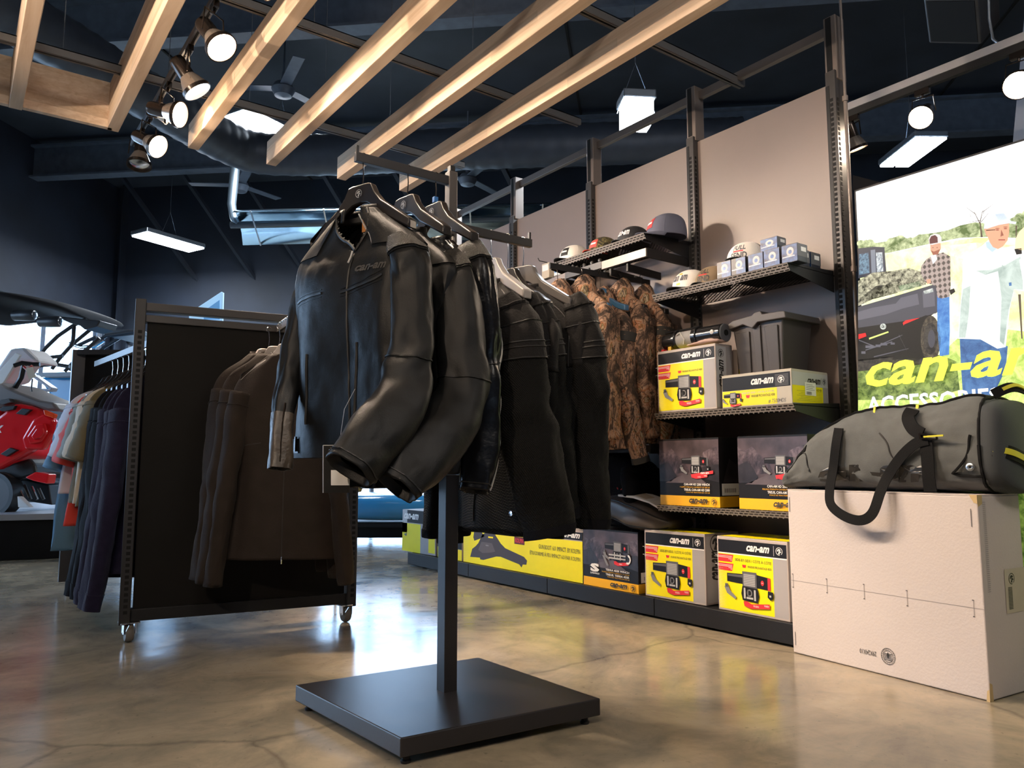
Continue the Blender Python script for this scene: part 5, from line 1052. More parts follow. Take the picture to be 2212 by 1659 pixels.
t = carton('winch_carton', 'dark carton with big white letter S on the base deck under the plastic shell', (2.855, 3.196, Z4), .415, .28, .305, M_BLKB, 0, 'dark winch cartons'); f = front(t, .415, .305); dark_face(f, .415/.305, 'TERRA 45SR WINCH', 'TREUIL TERRA 45SR', left=True, strap=False); fb(f, 'front_print', t); f = side(t, .415, .28, .305); dark_side(f, 1); fb(f, 'side_print', t)
ybox('yellow winch carton on the base deck beside the dark carton', (2.855, 2.735, Z4), .375, .26, .325, math.radians(1.5))
ybox('yellow winch carton on the base deck next to the big white carton', (2.855, 2.283, Z4), .370, .26, .325, math.radians(-1))
# gun boot carton
WG, HG = 1.215, .275
t = carton('long_carton', 'long yellow carton with a printed black gun case picture on the base deck', (2.865, 4.43, Z4), WG, .26, HG, M_GRBX); f = front(t, WG, HG)
f.rect(.0, .84, 1, 1, M_BAND); f.rect(0, .0, 1, .82, M_YEL); f.up(); 
for i in range(10):
    for j in range(18): u = .006+i*.006; v = .03+j*.043; r = .0016*(1-i/12); f.poly([(u-r, v), (u+r*2, v+.02), (u+r*2.6, v+.02), (u, v)], M_PYEL)
M_GC = mat('print_gun_case', (.045, .033, .035), .5); M_GC2 = mat('print_gun_case_light', (.10, .08, .08), .5)
f.poly([(.07, .14), (.09, .34), (.125, .42), (.15, .50), (.19, .72), (.24, .80), (.25, .79), (.30, .78), (.36, .56), (.40, .47), (.56, .34), (.585, .27), (.58, .18), (.55, .17), (.54, .10), (.52, .16), (.36, .26), (.32, .25), (.20, .12), (.17, .12), (.165, .16)], M_GC); f.poly([(.10, .62), (.12, .96), (.15, .88), (.19, .74), (.21, .68), (.16, .60), (.11, .54)], M_GC); f.up()
f.poly([(.15, .34), (.18, .54), (.28, .54), (.31, .36), (.27, .32), (.19, .28)], M_GC2); f.rect(.245, .655, .29, .69, M_YEL); f.text('KOLPIN', .222, .46, .248, .485, M_WH); f.rect(.48, .60, .565, .76, mat('print_dark_red_tag', (.10, .01, .01), .5)); f.up(); f.text('KOLPIN', .488, .63, .557, .73, M_REDP, bold=.03)
f.text('GUN BOOT  6.0  IMPACT  BY KOLPIN', .68, .57, .985, .66, M_INK); f.text("ÉTUI D'ARME À FEU IMPACT 6.0 PAR KOLPIN", .61, .42, .985, .52, M_INK); f.text('can-am', .84, .875, .985, .97, M_WH, shear=.35, bold=.035); fb(f, 'front_print', t)
t = carton('winch_carton', 'small yellow and black carton left of the gun case carton on the base deck', (2.865, 4.77, Z4), .32, .24, .15, M_GRBX); f = front(t, .32, .15); f.rect(0, .5, 1, 1, M_BAND); f.rect(0, 0, 1, .48, M_YEL); fb(f, 'front_print', t)
t = carton('winch_carton', 'yellow and grey carton at the far left end of the base deck', (2.865, 5.30, Z4), .50, .26, .31, M_GRBX); f = front(t, .50, .31); f.rect(.15, .7, 1, 1, M_BAND); f.rect(.0, .0, .56, .68, M_YEL); f.rect(.56, .0, .78, .68, M_GRY); f.rect(.80, .05, .98, .4, M_YEL); f.rect(0, .45, .15, 1, M_LTG); f.up(); f.text('can-am', .05, .78, .5, .92, M_WH, shear=.35, bold=.035); f.emblem(.72, .85, .07, .07*.5/.31, M_WH); f.poly([(.05, .40), (.15, .44), (.13, .36)], M_DKG); fb(f, 'front_print', t)
# plastic shell with a booklet
P_ = lambda px, py, X: at(px, py, 'X', X)
sh = thing('plastic_shell', 'curved dark grey moulded plastic shell lying on the dark carton with the letter S', 'plastic shell', (2.98, 2.85, .405)); M_SHELL = mat('satin_dark_grey_plastic', (.085, .072, .066), .32)
sec = []
for y, zt_, zb_, hw in ((3.10, .50, .46, .10), (3.05, .575, .46, .13), (2.95, .595, .44, .15), (2.84, .575, .41, .16), (2.74, .545, .408, .155), (2.66, .505, .41, .13), (2.60, .47, .435, .08)): sec.append((Vector((2.99, y, (zt_+zb_)/2)), Vector((hw, 0, 0)), Vector((0, 0, (zt_-zb_)/2)), .62))
SL = Loft(sec); SL.mesh(26, 32, cap0=True, cap1=True).build('shell', M_SHELL, sh, smooth=True, angle=180)
SL.seam([(PI*.86, v) for v in (.05, .3, .6, .95)], .004).build('upper_ridge', M_BLK, sh, smooth=True); SL.seam([(PI*1.16, v) for v in (.05, .3, .6, .95)], .0035).build('lower_edge', M_BLK, sh, smooth=True)
bk = MB(); pts = [(2.90, .582), (2.80, .575), (2.70, .553), (2.63, .52)]
bk.rings([[Vector((2.835+k*.01, y, z+.0+.002)), Vector((2.955, y-.03, z+.012)), Vector((2.955, y-.03, z+.022)), Vector((2.835+k*.01, y, z+.012))] for k, (y, z) in enumerate(pts)]); bo = bk.build('booklet', M_WHITE, bevel=.001); tag(bo, 'white owner booklet draped over the dark plastic shell', 'booklet')
MB().prism([Vector((2.855, 2.87, .597)), Vector((2.90, 2.86, .605)), Vector((2.90, 2.82, .603)), Vector((2.862, 2.83, .595))], (0, 0, .0008)).build('cover_print', M_REDP, bo)
MB().prism([Vector((2.86, 2.80, .592)), Vector((2.92, 2.79, .600)), Vector((2.925, 2.72, .580)), Vector((2.865, 2.73, .575))], (0, 0, .0008)).build('cover_print', M_CRM, bo)

# ================================================================ caps
def cap(label, loc, rz, mc, mb_, txt=None, mt=None, patch=None, back=None, group='caps', s=1.0, flat=False, tagm=None, orange=False):
    t = thing('cap', label, 'cap', loc, rz, group); z = Vector((0, 0, 1)); X = Vector((1, 0, 0)); Y = Vector((0, 1, 0))
    rows = [(.0, .0, .098, .082), (.03, .0, .098, .083), (.06, -.002, .092, .080), (.085, -.006, .080, .070), (.103, -.008, .060, .054), (.114, -.008, .034, .032), (.118, -.008, .004, .004)]
    lo = Loft([((X*dx+z*h)*s, X*(a*s), Y*(b*s), .93) for h, dx, a, b in rows])
    m_ = MB(); 
    if back: m_.use(mc); lo.mesh(22, 18, mb=m_, t0=-PI*.42, t1=PI*.42); m_.use(back); lo.mesh(22, 24, mb=m_, t0=PI*.42, t1=PI*1.58)
    else: m_.use(mc); lo.mesh(22, 40, mb=m_, cap1=True)
    m_.build('crown', None, t, smooth=True, local=True, angle=180, solid=.002)
    br = MB(); nb = 16; rows2 = []
    for j in range(6):
        f = j/5; row = []
        for k in range(nb+1):
            a = -PI*.40+PI*.80*k/nb; ra = .094+f*.072*math.cos(a)**.6 if abs(a) < PI/2 else .094; x = math.cos(a)*(.094+.075*f); y = math.sin(a)*(.080+.006*f*0); droop = -.012*f*(1-math.cos(a)**2*.3)*(0 if flat else 1)-(0 if flat else .018*(abs(math.sin(a))**2)*f)
            row.append(Vector((x, y, .006+droop+.008))*s)
        rows2.append(row)
    br.rings(rows2, False, False); br.build('brim', mb_, t, smooth=True, solid=.003, local=True, angle=180)
    MB().lathe([(0, .004), (.006, .003), (.008, 0)], Vector((-.008, 0, .118))*s, n=10).build('button', mc, t, local=True, smooth=True)
    for a in (0, PI/3, -PI/3, 2*PI/3, -2*PI/3, PI): lo.seam([(a, v) for v in (.02, .3, .6, .93)], .0012, lift=.0005, n=5, sides=4).build('panel_seam', mc, t, local=True, smooth=True)
    if txt:
        for ln, (va, vb, w_) in zip(txt, ([(.30, .52, .50)] if len(txt) == 1 else [(.42, .62, .34), (.14, .34, .42)])): lo.textm(ln, -w_, w_, va, vb, mt, lift=.003, bold=.03, shear=.2 if len(txt) == 1 else 0).build('front_lettering', None, t, local=True)
        if orange: lo.textm('-', -.12, .10, .55, .62, M_YELO, .003, bold=.1).build('orange_mark', None, t, local=True); lo.textm('-', -.12, .10, .16, .23, M_YELO, .003, bold=.1).build('orange_mark', None, t, local=True)
        elif len(txt) == 2: lo.patch(-.30, .22, .365, .40, .0035, 8, 2, thick=.002).build('red_stripe', M_REDP, t, local=True)
    if patch: lo.patch(-.30, .30, .22, .60, .003, 8, 8, thick=.003).build('patch', patch, t, local=True, smooth=True); lo.patch(-.20, .20, .36, .44, .0045, 6, 3, thick=.002).build('patch_stripe', M_WH, t, local=True)
    if tagm: MB().prism([Vector((-.02, -.086, .03))*s, Vector((.03, -.086, .03))*s, Vector((.025, -.072, .085))*s, Vector((-.015, -.072, .085))*s], Vector((0, -.0015, 0))).build('swing_tag', tagm, t, local=True)
    return t
M_CAPW = mat('white_cap_cloth', (.78, .74, .69), .8, bump=.1, bscale=300); M_CAPB = mat('black_cap_cloth', (.020, .020, .022), .7); M_CAPG = mat('blue_grey_cap_cloth', (.11, .115, .16), .8); M_CAPT = mat('tan_cap_cloth', (.24, .17, .10), .8); M_MESHB = mat('black_mesh_back', (.03, .025, .02), .8)
def camo2():
    m = bare('green_camouflage', Roughness=.85); v = mapping(m); n = N(m, 'ShaderNodeTexNoise', Scale=26.0, Detail=1.0, Distortion=1.2); L(m, v, n.inputs['Vector'])
    L(m, ramp(m, n.outputs['Fac'], [(.0, (.03, .025, .015)), (.44, (.14, .12, .045)), (.52, (.08, .05, .025)), (.58, (.20, .18, .08))], 'CONSTANT'), bsdf(m).inputs['Base Color']); return m
M_CAM2 = camo2(); M_GRP = mat('label_patch_black', (.02, .02, .02), .6)
def on(px, py, X, z): p = at(px, py, 'X', X); return (p.x, p.y, z)
ZT, ZU = 1.949, 1.6095
cap('white cap with a black curved brim at the left end of the highest shelf', on(1240, 540, 2.955, ZT), PI+.15, M_CAPW, M_CAPB, patch=M_GRP, s=.97, tagm=M_GRP)
cap('green camouflage cap with a red brim and red badge', on(1303, 530, 2.975, ZT), PI+.1, M_CAM2, mat('red_cap_brim', (.50, .05, .03), .7), patch=mat('red_badge', (.55, .06, .05), .6), s=.94)
cap('black cap with white lettering on the highest shelf', on(1368, 510, 2.975, ZT), PI+.05, M_CAPB, M_CAPB, txt=['can-am'], mt=M_WH, s=.95)
cap('blue-grey cap with a red shield badge at the right end of the highest shelf', on(1440, 490, 3.00, ZT), PI-.35, M_CAPG, M_CAPG, patch=mat('red_shield', (.50, .04, .04), .6), s=1.08, tagm=M_GRP)
cap('white cap with dark lettering and orange marks at the left end of the upper shelf', on(1492, 608, 2.965, ZU), PI+.05, M_CAPW, M_CAPB, txt=['can am'], mt=M_DKG, s=1.0, orange=True)
cap('tan cap with dark block lettering next to the blue boxes', on(1540, 590, 2.98, ZU), PI+.1, M_CAPT, M_CAPB, txt=['FULL', 'SEND'], mt=M_INK, s=.95)
cap('white cap with black mesh back and FULL SEND lettering, perched behind the blue boxes', on(1613, 548, 3.015, ZU+.072), PI+.25, M_CAPW, M_CAPB, txt=['FULL', 'SEND'], mt=M_DKG, back=M_MESHB, s=1.06, flat=True)
cap('pale cap lying against the wall behind the blue boxes', on(1676, 535, 3.08, ZU+.035), PI-.3, M_CAPW, M_CAPW, s=.72)
# low plain carton the perched caps rest on
for c_, w_, h_, lab in (((2.955, 2.22, ZU), .20, .071, 'flat black box under the perched white cap'), ((2.985, 2.015, ZU), .10, .034, 'flat black box under the pale cap by the wall')):
    t = carton('black_box', lab, c_, w_, .19, h_-.003, M_BLKB)
# small blue oil filter style boxes
M_BB = mat('box_photo_blue', (.03, .09, .26), .35, var=.8, vscale=40); M_BB2 = mat('box_dark_navy', (.015, .018, .03), .35); M_GB = mat('box_grey_side', (.10, .10, .105), .45)
def bluebox(label, loc, w, d, h, lf=0.0):
    t = carton('small_blue_box', label, loc, w, d, h, M_BB2, 0, 'small blue boxes'); f = front(t, w, h); f.rect(.0, .0, 1, 1, M_BB2); f.up(); f.rect(.0 if lf else .35, .02, 1, .98, M_BB); f.up(); f.ell(.55, .60, .24, .25, M_LTG, 14); f.up(); f.ell(.55, .58, .12, .12, M_BB, 10); f.poly([(.05, .30), (.85, .30), (.85, .35), (.05, .35)], M_WH); f.rect(.30, .38, .80, .40, M_LTG); fb(f, 'front_print', t)
    f = side(t, w, d, h); f.rect(0, .30, 1, 1, M_GB); f.up(); f.rect(.35, .60, .85, .85, M_WH); fb(f, 'side_print', t); return t
bl = ['first small blue box, right against the tan cap', 'second small blue box from the left with dark left half', 'third small blue box, left neighbour of the fourth', 'fourth small blue box, under the end of the white brim', 'fifth small blue box at the shelf end, its grey side showing']
for (px0, px1), lab, k in zip(((1549, 1579), (1580, 1611), (1617, 1649), (1651, 1685), (1690, 1724)), bl, (0, 0, 1, 1, 1)):
    ya, yb = at(px0, 560, 'X', 2.85).y, at(px1, 560, 'X', 2.85).y; bluebox(lab, (2.848, ya, ZU), ya-yb-.001, .075, .078, k)
bluebox('small blue box stacked on top of the row at the shelf end', (2.862, 2.00, ZU+.0805), .085, .065, .055, 1)
for k, lab in enumerate(('grey-sided small box just behind the fifth blue box', 'grey-sided small box closest to the wall at the shelf end')): bluebox(lab, (2.935+.085*k, 1.935, ZU), .08, .076, .078)
# ================================================================ big white carton and duffel bag
wb0, wb1 = Vector((2.766, 1.849, 0)), Vector((2.695, 1.104, 0)); wdir = (wb1-wb0).normalized(); wn_ = Vector((-wdir.y, wdir.x, 0))   # into the wall side
WW = (wb1-wb0).length; WH_ = .648; WD = .262
bx = thing('white_carton', 'big plain white shipping carton standing on the floor under the duffel bag', 'carton', wb0)
def W(s, d, z): return wb0+wdir*s+wn_*d+Vector((0, 0, z))
MB().prism([W(0, 0, .002), W(WW, 0, .002), W(WW, WD, .002), W(0, WD, .002)], (0, 0, WH_-.006)).build('body', M_CARD, bx, bevel=.004)
for a, b in ((.001, .498), (.502, .999)): MB().prism([W(.001, WD*a, WH_-.004), W(WW-.001, WD*a, WH_-.004), W(WW-.001, WD*b, WH_-.004), W(.001, WD*b, WH_-.004)], (0, 0, .004)).build('top_flap', M_CARD, bx)
f = Face(W(0, 0, 0), wdir*WW, (0, 0, WH_), .0008); f.n = -wn_
M_CRS = mat('crease_grey', (.30, .27, .26), .7); M_STP = mat('staple_mark', (.10, .09, .09), .5); M_TAPE = mat('amber_tape', (.55, .40, .20), .35)
f.rect(.0, .438, 1, .4405, M_CRS); f.up()
for u in (.016, .225, .435, .655, .955): f.rect(u, .40, u+.0022, .475, M_CRS); f.rect(u-.004, .395, u+.004, .40, M_STP); f.rect(u-.004, .475, u+.004, .48, M_STP)
for u, v0, v1 in ((.012, .86, .95), (.016, .05, .13), (.968, .84, .93)): f.rect(u, v0, u+.003, v1, M_STP)
# inverted size print and round box-maker stamp near the bottom
vs, fs = glyphs('29X24X10'); f.mb.use(M_INK).add([f.p(.485-.088*a, .118-.026*b) for a, b in vs], fs)
f.ring(.545, .108, .036, .044, .06, M_INK, 28); f.ring(.545, .108, .026, .032, .08, M_INK, 24)
for k in range(5): f.rect(.525, .088+k*.008, .565, .091+k*.008, M_INK)
f.poly([(.545, .132), (.536, .11), (.541, .11), (.541, .10), (.549, .10), (.549, .11), (.554, .11)], M_INK)
for k in range(22): a = 2*PI*k/22; f.rect(.545+.031*math.cos(a)-.0015, .108+.038*math.sin(a)-.0018, .545+.031*math.cos(a)+.0015, .108+.038*math.sin(a)+.0018, M_INK)
f.poly([(.965, 1.0), (1.0, 1.0), (1.0, .955), (.985, .96)], M_TAPE); f.poly([(.985, .0), (1, .0), (1, .06), (.99, .05)], M_TAPE); f.mb.build('surface_print', None, bx)
f = Face(W(WW, 0, 0), wn_*WD, (0, 0, WH_), .0008); f.n = wdir
for k in range(46): f.rect(.10, .52+k*.0098, .17, .5225+k*.0098, M_CRS)
f.poly([(0, 1), (.10, 1), (.10, .955), (.0, .94)], M_TAPE); f.poly([(0, .0), (.07, .0), (.06, .08), (0, .09)], M_TAPE); f.up(); f.rect(.50, .40, 1.0, .62, mat('yellowed_label', (.52, .46, .37), .5)); f.up(); f.emblem(.66, .57, .07, .028, M_INK)
for k in range(16): f.rect(.56, .42+k*.007, .66, .4235+k*.007, M_INK)
f.mb.build('shipping_label', None, bx)['kind'] = 'stuff'
# duffel bag: loft along its length
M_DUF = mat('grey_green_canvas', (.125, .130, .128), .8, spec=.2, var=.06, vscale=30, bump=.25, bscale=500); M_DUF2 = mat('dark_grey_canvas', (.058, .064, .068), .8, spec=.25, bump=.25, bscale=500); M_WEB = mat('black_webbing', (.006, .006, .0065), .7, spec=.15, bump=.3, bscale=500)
M_LIME = mat('lime_trim', (.62, .58, .03), .6); M_PRT = mat('black_rubber_print', (.02, .02, .02), .3)
db = thing('duffel_bag', 'grey canvas duffel bag with black webbing handles and lime trim lying on the white carton', 'duffel bag', (2.92, 1.4, WH_))
ZB = WH_+.002
def dsec(y, hw, h, xo=2.925, zo=0.0, e=.62): return (Vector((xo, y, ZB+zo+h/2)), Vector((-hw, 0, 0)), Vector((0, 0, h/2)), e)
def ddisp(th, v, p):
    k = max(0, math.sin(th)); a = p.z-ZB
    return .012*fbm(th*1.2, v*6, 1)+.009*fbm(th*3+v*5, v*9, 4)+.005*fbm(th*7, v*24, 7)+.006*math.sin(th*4+v*17)*max(0, fbm(th, v*5, 3)) if a > .02 else .002*fbm(th*4, v*12, 3)
DL = Loft([dsec(1.885, .10, .035, 2.90, .0), dsec(1.865, .145, .075, 2.91), dsec(1.80, .175, .150, 2.925), dsec(1.72, .188, .225), dsec(1.62, .192, .285), dsec(1.55, .192, .312), dsec(1.45, .19, .305), dsec(1.32, .192, .305), dsec(1.20, .195, .322), dsec(1.13, .195, .330), dsec(1.095, .185, .315)], ddisp)
DL.mesh(80, 72, cap0=True, cap1=False).build('main_body', M_DUF, db, smooth=True, angle=180)
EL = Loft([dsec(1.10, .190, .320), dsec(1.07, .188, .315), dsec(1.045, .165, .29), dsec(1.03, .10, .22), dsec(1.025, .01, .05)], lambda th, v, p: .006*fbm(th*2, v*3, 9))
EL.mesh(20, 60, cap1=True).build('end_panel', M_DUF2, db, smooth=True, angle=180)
ve = .955
DL.seam([(2*PI*k/48, .982) for k in range(49)], .006, lift=.002, n=3).build('end_piping', M_WEB, db, smooth=True)
DL.seam([(PI*.02, ve), (-.12, .93), (-.30, .90), (-.42, .88), (-.50, .90), (-.52, .95), (-.5, .98)], .0045, lift=.003).build('corner_piping', M_WEB, db, smooth=True)
DL.seam([(PI*.02, .11), (.3, .14), (.5, .20), (.2, .24), (-.2, .26)], .003, lift=.001).build('corner_seam', M_STITCH, db, smooth=True)
DL.seam([(.22, .60), (-.1, .66), (-.35, .72), (-.5, .80)], .003, lift=.001).build('side_seam', M_STITCH, db, smooth=True)
# zip band along the top, flap edge
DL.patch(PI*.40, PI*.47, .30, .985, .004, 4, 40, thick=.006).build('zip_band', M_WEB, db, smooth=True)
DL.seam([(PI*.36, .26), (PI*.38, .45), (PI*.37, .55), (PI*.41, .62), (PI*.40, .75), (PI*.38, .86), (PI*.41, .97)], .005, lift=.004).build('flap_piping', M_WEB, db, smooth=True)
p = DL.pt(PI*.36, .55, .012); MB().bar(p, p+Vector((-.01, 0, -.03)), .008, .004).build('zip_pull', M_LIME, db)
p = DL.pt(PI*.38, .72, .012); MB().bar(p, p+Vector((-.01, 0, -.035)), .010, .004).build('zip_pull', M_LIME, db)
# grommet and lime strip
p = DL.pt(-.30, .945, .004); MB().lathe([(.004, .002), (.008, .005), (.013, .003), (.014, 0)], p, (-1, -.1, 0), 18).build('grommet', M_ALU, db, smooth=True)
def ribbon(pts, w, th_, side_of, name, m, par):
    mb = MB(); P = [Vector(q) for q in pts]; fine = []
    for i in range(len(P)-1):
        a, b, c, d = P[max(i-1, 0)], P[i], P[i+1], P[min(i+2, len(P)-1)]
        for j in range(6): fine.append(_cr(a, b, c, d, j/6))
    fine.append(P[-1]); R = []
    for i, q in enumerate(fine):
        t = (fine[min(i+1, len(fine)-1)]-fine[max(i-1, 0)]).normalized(); n = Vector(side_of); s = t.cross(n).normalized()*w/2; n2 = s.cross(t).normalized()*th_/2; R.append([q-s-n2, q+s-n2, q+s+n2, q-s+n2])
    return mb.rings(R).build(name, m, par, smooth=True)
e = [Vector((x, y, z)) for x, y, z in ((2.742, 1.070, ZB+.145), (2.79, 1.035, ZB+.135), (2.86, 1.022, ZB+.115), (2.95, 1.016, ZB+.085), (3.05, 1.020, ZB+.055), (3.10, 1.05, ZB+.03))]
ribbon(e, .045, .004, (0, -1, 0), 'end_strap', M_WEB, db); ribbon([q+Vector((-.001, -.003, .002)) for q in e], .020, .003, (0, -1, 0), 'lime_strip', M_LIME, db)
H1 = [at(px, py, 'X', X) for px, py, X in ((1812, 925, 2.728), (1806, 960, 2.716), (1800, 1010, 2.722), (1792, 1060, 2.705), (1796, 1092, 2.69), (1826, 1116, 2.675), (1860, 1124, 2.668), (1885, 1108, 2.67), (1902, 1062, 2.69), (1920, 1025, 2.715), (1948, 985, 2.716), (1978, 958, 2.712), (2004, 950, 2.712))]
ribbon(H1, .036, .004, (-1, 0, 0), 'carry_handle', M_WEB, db)
H2 = [at(px, py, 'X', X) for px, py, X in ((1972, 884, 2.762), (1962, 902, 2.738), (1972, 925, 2.718), (1992, 938, 2.712))]; ribbon(H2, .046, .006, (-1, 0, 0), 'shoulder_strap', M_WEB, db)
H3 = [at(px, py, 'X', X) for px, py, X in ((2000, 952, 2.716), (2003, 985, 2.716), (2006, 1030, 2.720), (2010, 1062, 2.726))]; ribbon(H3, .042, .004, (-1, 0, 0), 'vertical_webbing', M_WEB, db)
q = at(2006, 944, 'X', 2.706); bk_ = MB()
for a, b in (((-.03, .012), (.025, .006)), ((.025, .006), (.028, -.008)), ((.028, -.008), (-.028, -.004)), ((-.028, -.004), (-.03, .012))): bk_.bar(q+Vector((0, -a[0], a[1])), q+Vector((0, -b[0], b[1])), .006, .005)
bk_.build('buckle', M_SPOTB, db); MB().bar(q+Vector((-.004, .015, .001)), q+Vector((-.004, -.05, .004)), .004, .006).build('buckle_trim', M_LIME, db)
DL.patch(.35, .62, .17, .235, .004, 6, 6, thick=.004).build('handle_tab', M_WEB, db, smooth=True)
# rubber wordmark along the lower side
lt = MB(); vs, fs = glyphs('can-am', .25, .04); lt.use(M_PRT).add([DL.pt(-.70+.50*b, .30+.50*a, .0035) for a, b in vs], fs); lt.build('wordmark', None, db)
# top handle at the end
ribbon([(2.86, 1.10, ZB+.335), (2.92, 1.06, ZB+.36), (3.0, 1.03, ZB+.33), (3.05, 1.02, ZB+.27)], .035, .005, (0, -1, .4), 'end_handle', M_WEB, db); ribbon([(2.87, 1.095, ZB+.342), (2.92, 1.055, ZB+.367), (2.97, 1.035, ZB+.352)], .012, .004, (0, -1, .4), 'handle_trim', M_LIME, db)

# ================================================================ lit poster
XP = 3.16
pt_ = thing('light_box', 'backlit poster of two men and a utility vehicle in a field, right of the wall', 'poster', (XP+.05, 1.1, 0))
yR = .74; zT = 1.945
yL = at(1853, 500, 'X', XP).y; zT = at(1852, 413, 'X', XP).z
for a, b, c, d in ((yR, yL+.006, .0, .03), (yR, yL+.006, zT, zT+.008)): MB().box((XP, a, c), (XP+.10, b, d)).build('frame', M_BLK, pt_)
for y in (yL, yR): MB().box((XP, y, 0), (XP+.10, y+.007, zT+.008)).build('frame', M_BLK, pt_)
MB().box((XP+.02, yR, .0), (XP+.10, yL, zT)).build('back', M_BLK, pt_)
_E = {}
def em(col, k=.72, nz=0, sc=8, c2=None, detail=6):
    """backlit print colour (display values)"""
    key = (col, k, nz, sc, c2)
    if key in _E: return _E[key]
    lin = tuple((x/255)**2.2 for x in col); m = bpy.data.materials.new('backlit_print_%d' % len(_E)); m.use_nodes = True; b = bsdf(m); b.inputs['Base Color'].default_value = (.02, .02, .02, 1); b.inputs['Roughness'].default_value = .5; b.inputs['Specular IOR Level'].default_value = .2
    b.inputs['Emission Color'].default_value = (*lin, 1); b.inputs['Emission Strength'].default_value = k
    if c2:
        l2 = tuple((x/255)**2.2 for x in c2); v = mapping(m); n = N(m, 'ShaderNodeTexNoise', Scale=float(sc), Detail=float(detail), Roughness=.7, Distortion=.5); L(m, v, n.inputs['Vector']); L(m, ramp(m, n.outputs['Fac'], [(.38, lin), (.62, l2)]), b.inputs['Emission Color'])
    _E[key] = m; return m
art = Face((XP, yL, 0), (0, -1, 0), (0, 0, 1), .0005); art.k = -.0  # coordinates of the printed sheet
art.fn = lambda u, v: at(1640+u*.36157, 300+v*.36157, 'X', XP)
art.n = Vector((-1, 0, 0)); art.k = .0008
pg = lambda pts, m: art.poly(pts, m)
zb0 = MB().use(em((255, 255, 255), 1.0)); zb0.add([(XP, yR, .03), (XP, yL, .03), (XP, yL, zT), (XP, yR, zT)], [(0, 1, 2, 3)]); zb0.build('backlit_sheet', None, pt_)
# lower grass area of the sheet that the duffel bag hides
GR1 = em((226, 238, 140), .9, 0, 9, (250, 252, 205)); GR2 = em((150, 180, 80), .8, 0, 22, (228, 238, 140)); GR3 = em((62, 84, 36), .7, 0, 30, (150, 170, 90)); TRE = em((84, 104, 56), .75, 0, 26, (205, 214, 165)); 
gy = lambda y: (y-1640)
# hill, field; bottom strip goes on to the foot of the sheet
h0 = [at(1853, 545, 'X', XP), at(1915, 548, 'X', XP), at(2010, 528, 'X', XP), at(2110, 513, 'X', XP), at(2212, 517, 'X', XP), Vector((XP, yR, 1.62))]
h0[0].y = yL
mb = MB().use(GR1); mb.add([Vector((XP-.0008, p.y, p.z)) for p in h0]+[Vector((XP-.0008, yR, .03)), Vector((XP-.0008, yL, .03))], [tuple(range(8))]); mb.use(em((50, 70, 28), .6, 0, 30, (110, 130, 60))); mb.add([(XP-.0012, yR, .031), (XP-.0012, yL, .031), (XP-.0012, yL, .72), (XP-.0012, yR, .72)], [(0, 1, 2, 3)]); mb.build('printed_field', None, pt_)
art.k = .0014
pg([(592, 625), (640, 602), (700, 622), (760, 612), (800, 590), (840, 578), (900, 600), (960, 572), (1060, 560), (1130, 545), (1200, 518), (1290, 498), (1350, 505), (1450, 500), (1582, 440), (1760, 400), (1760, 600), (1582, 595), (1400, 585), (1200, 592), (1000, 632), (760, 685), (592, 655)], TRE); art.up()
for x, y, r in ((610, 625, 26), (665, 618, 22), (790, 612, 26), (845, 600, 30), (905, 608, 24), (965, 592, 28), (1020, 585, 24), (1090, 578, 28), (1150, 565, 24), (1215, 545, 30), (1280, 525, 28), (1560, 470, 34), (1600, 450, 30)): art.ell(x, y, r, r*.8, TRE, 12)
pg([(1100, 640), (1300, 620), (1582, 640), (1760, 650), (1760, 760), (1300, 740), (1150, 700)], em((240, 244, 150), .85, 0, 12, (255, 255, 215)))
pg([(592, 1380), (900, 1300), (1080, 1290), (1200, 1180), (1300, 1120), (1582, 1150), (1760, 1160), (1760, 1800), (592, 1800)], GR2); art.up()
pg([(592, 1300), (850, 1310), (1080, 1290), (1180, 1330), (1200, 1500), (1000, 1560), (592, 1560)], GR3); pg([(1150, 720), (1230, 760), (1240, 850), (1150, 900)], GR1); art.up()
# utility vehicle
DG = em((72, 72, 80), .7); DG2 = em((98, 97, 106), .7); BK = em((22, 22, 24), .7, 0, 40, (70, 66, 60)); BK2 = em((14, 14, 15), .7); GRl = em((150, 156, 150), .75, 0, 40, (230, 235, 225)); RD = em((215, 40, 40), .8); CAM = em((52, 50, 40), .7, 0, 60, (205, 200, 170)); WHT = em((250, 252, 250), .9)
pg([(594, 655), (690, 645), (750, 648), (762, 800), (594, 835)], DG); art.up(); pg([(600, 690), (655, 680), (662, 800), (600, 815)], em((120, 150, 170), .75, 0, 90, (70, 80, 95))); pg([(700, 680), (738, 678), (745, 790), (706, 800)], em((110, 120, 130), .75, 0, 90, (220, 225, 225))); pg([(668, 665), (695, 662), (700, 800), (674, 805)], em((125, 130, 140), .75)); art.up()
pg([(594, 850), (680, 800), (800, 790), (900, 772), (985, 800), (1000, 870), (900, 900), (700, 950), (594, 1000)], CAM); pg([(700, 880), (840, 860), (830, 920), (620, 975), (600, 960)], BK2); pg([(835, 880), (960, 850), (975, 880), (845, 912)], em((70, 110, 70), .7, 0, 50, (150, 180, 140))); art.up()
art.ell(1025, 1195, 62, 140, BK, 24); art.up(); art.ring(1025, 1195, 62, 140, .3, em((40, 36, 32), .7, 0, 60, (95, 86, 72)), 24)
pg([(594, 1130), (900, 1050), (1060, 1035), (1000, 1080), (930, 1110), (890, 1240), (820, 1300), (594, 1330)], BK2); pg([(594, 1320), (900, 1290), (1060, 1310), (960, 1350), (594, 1390)], BK); art.up()
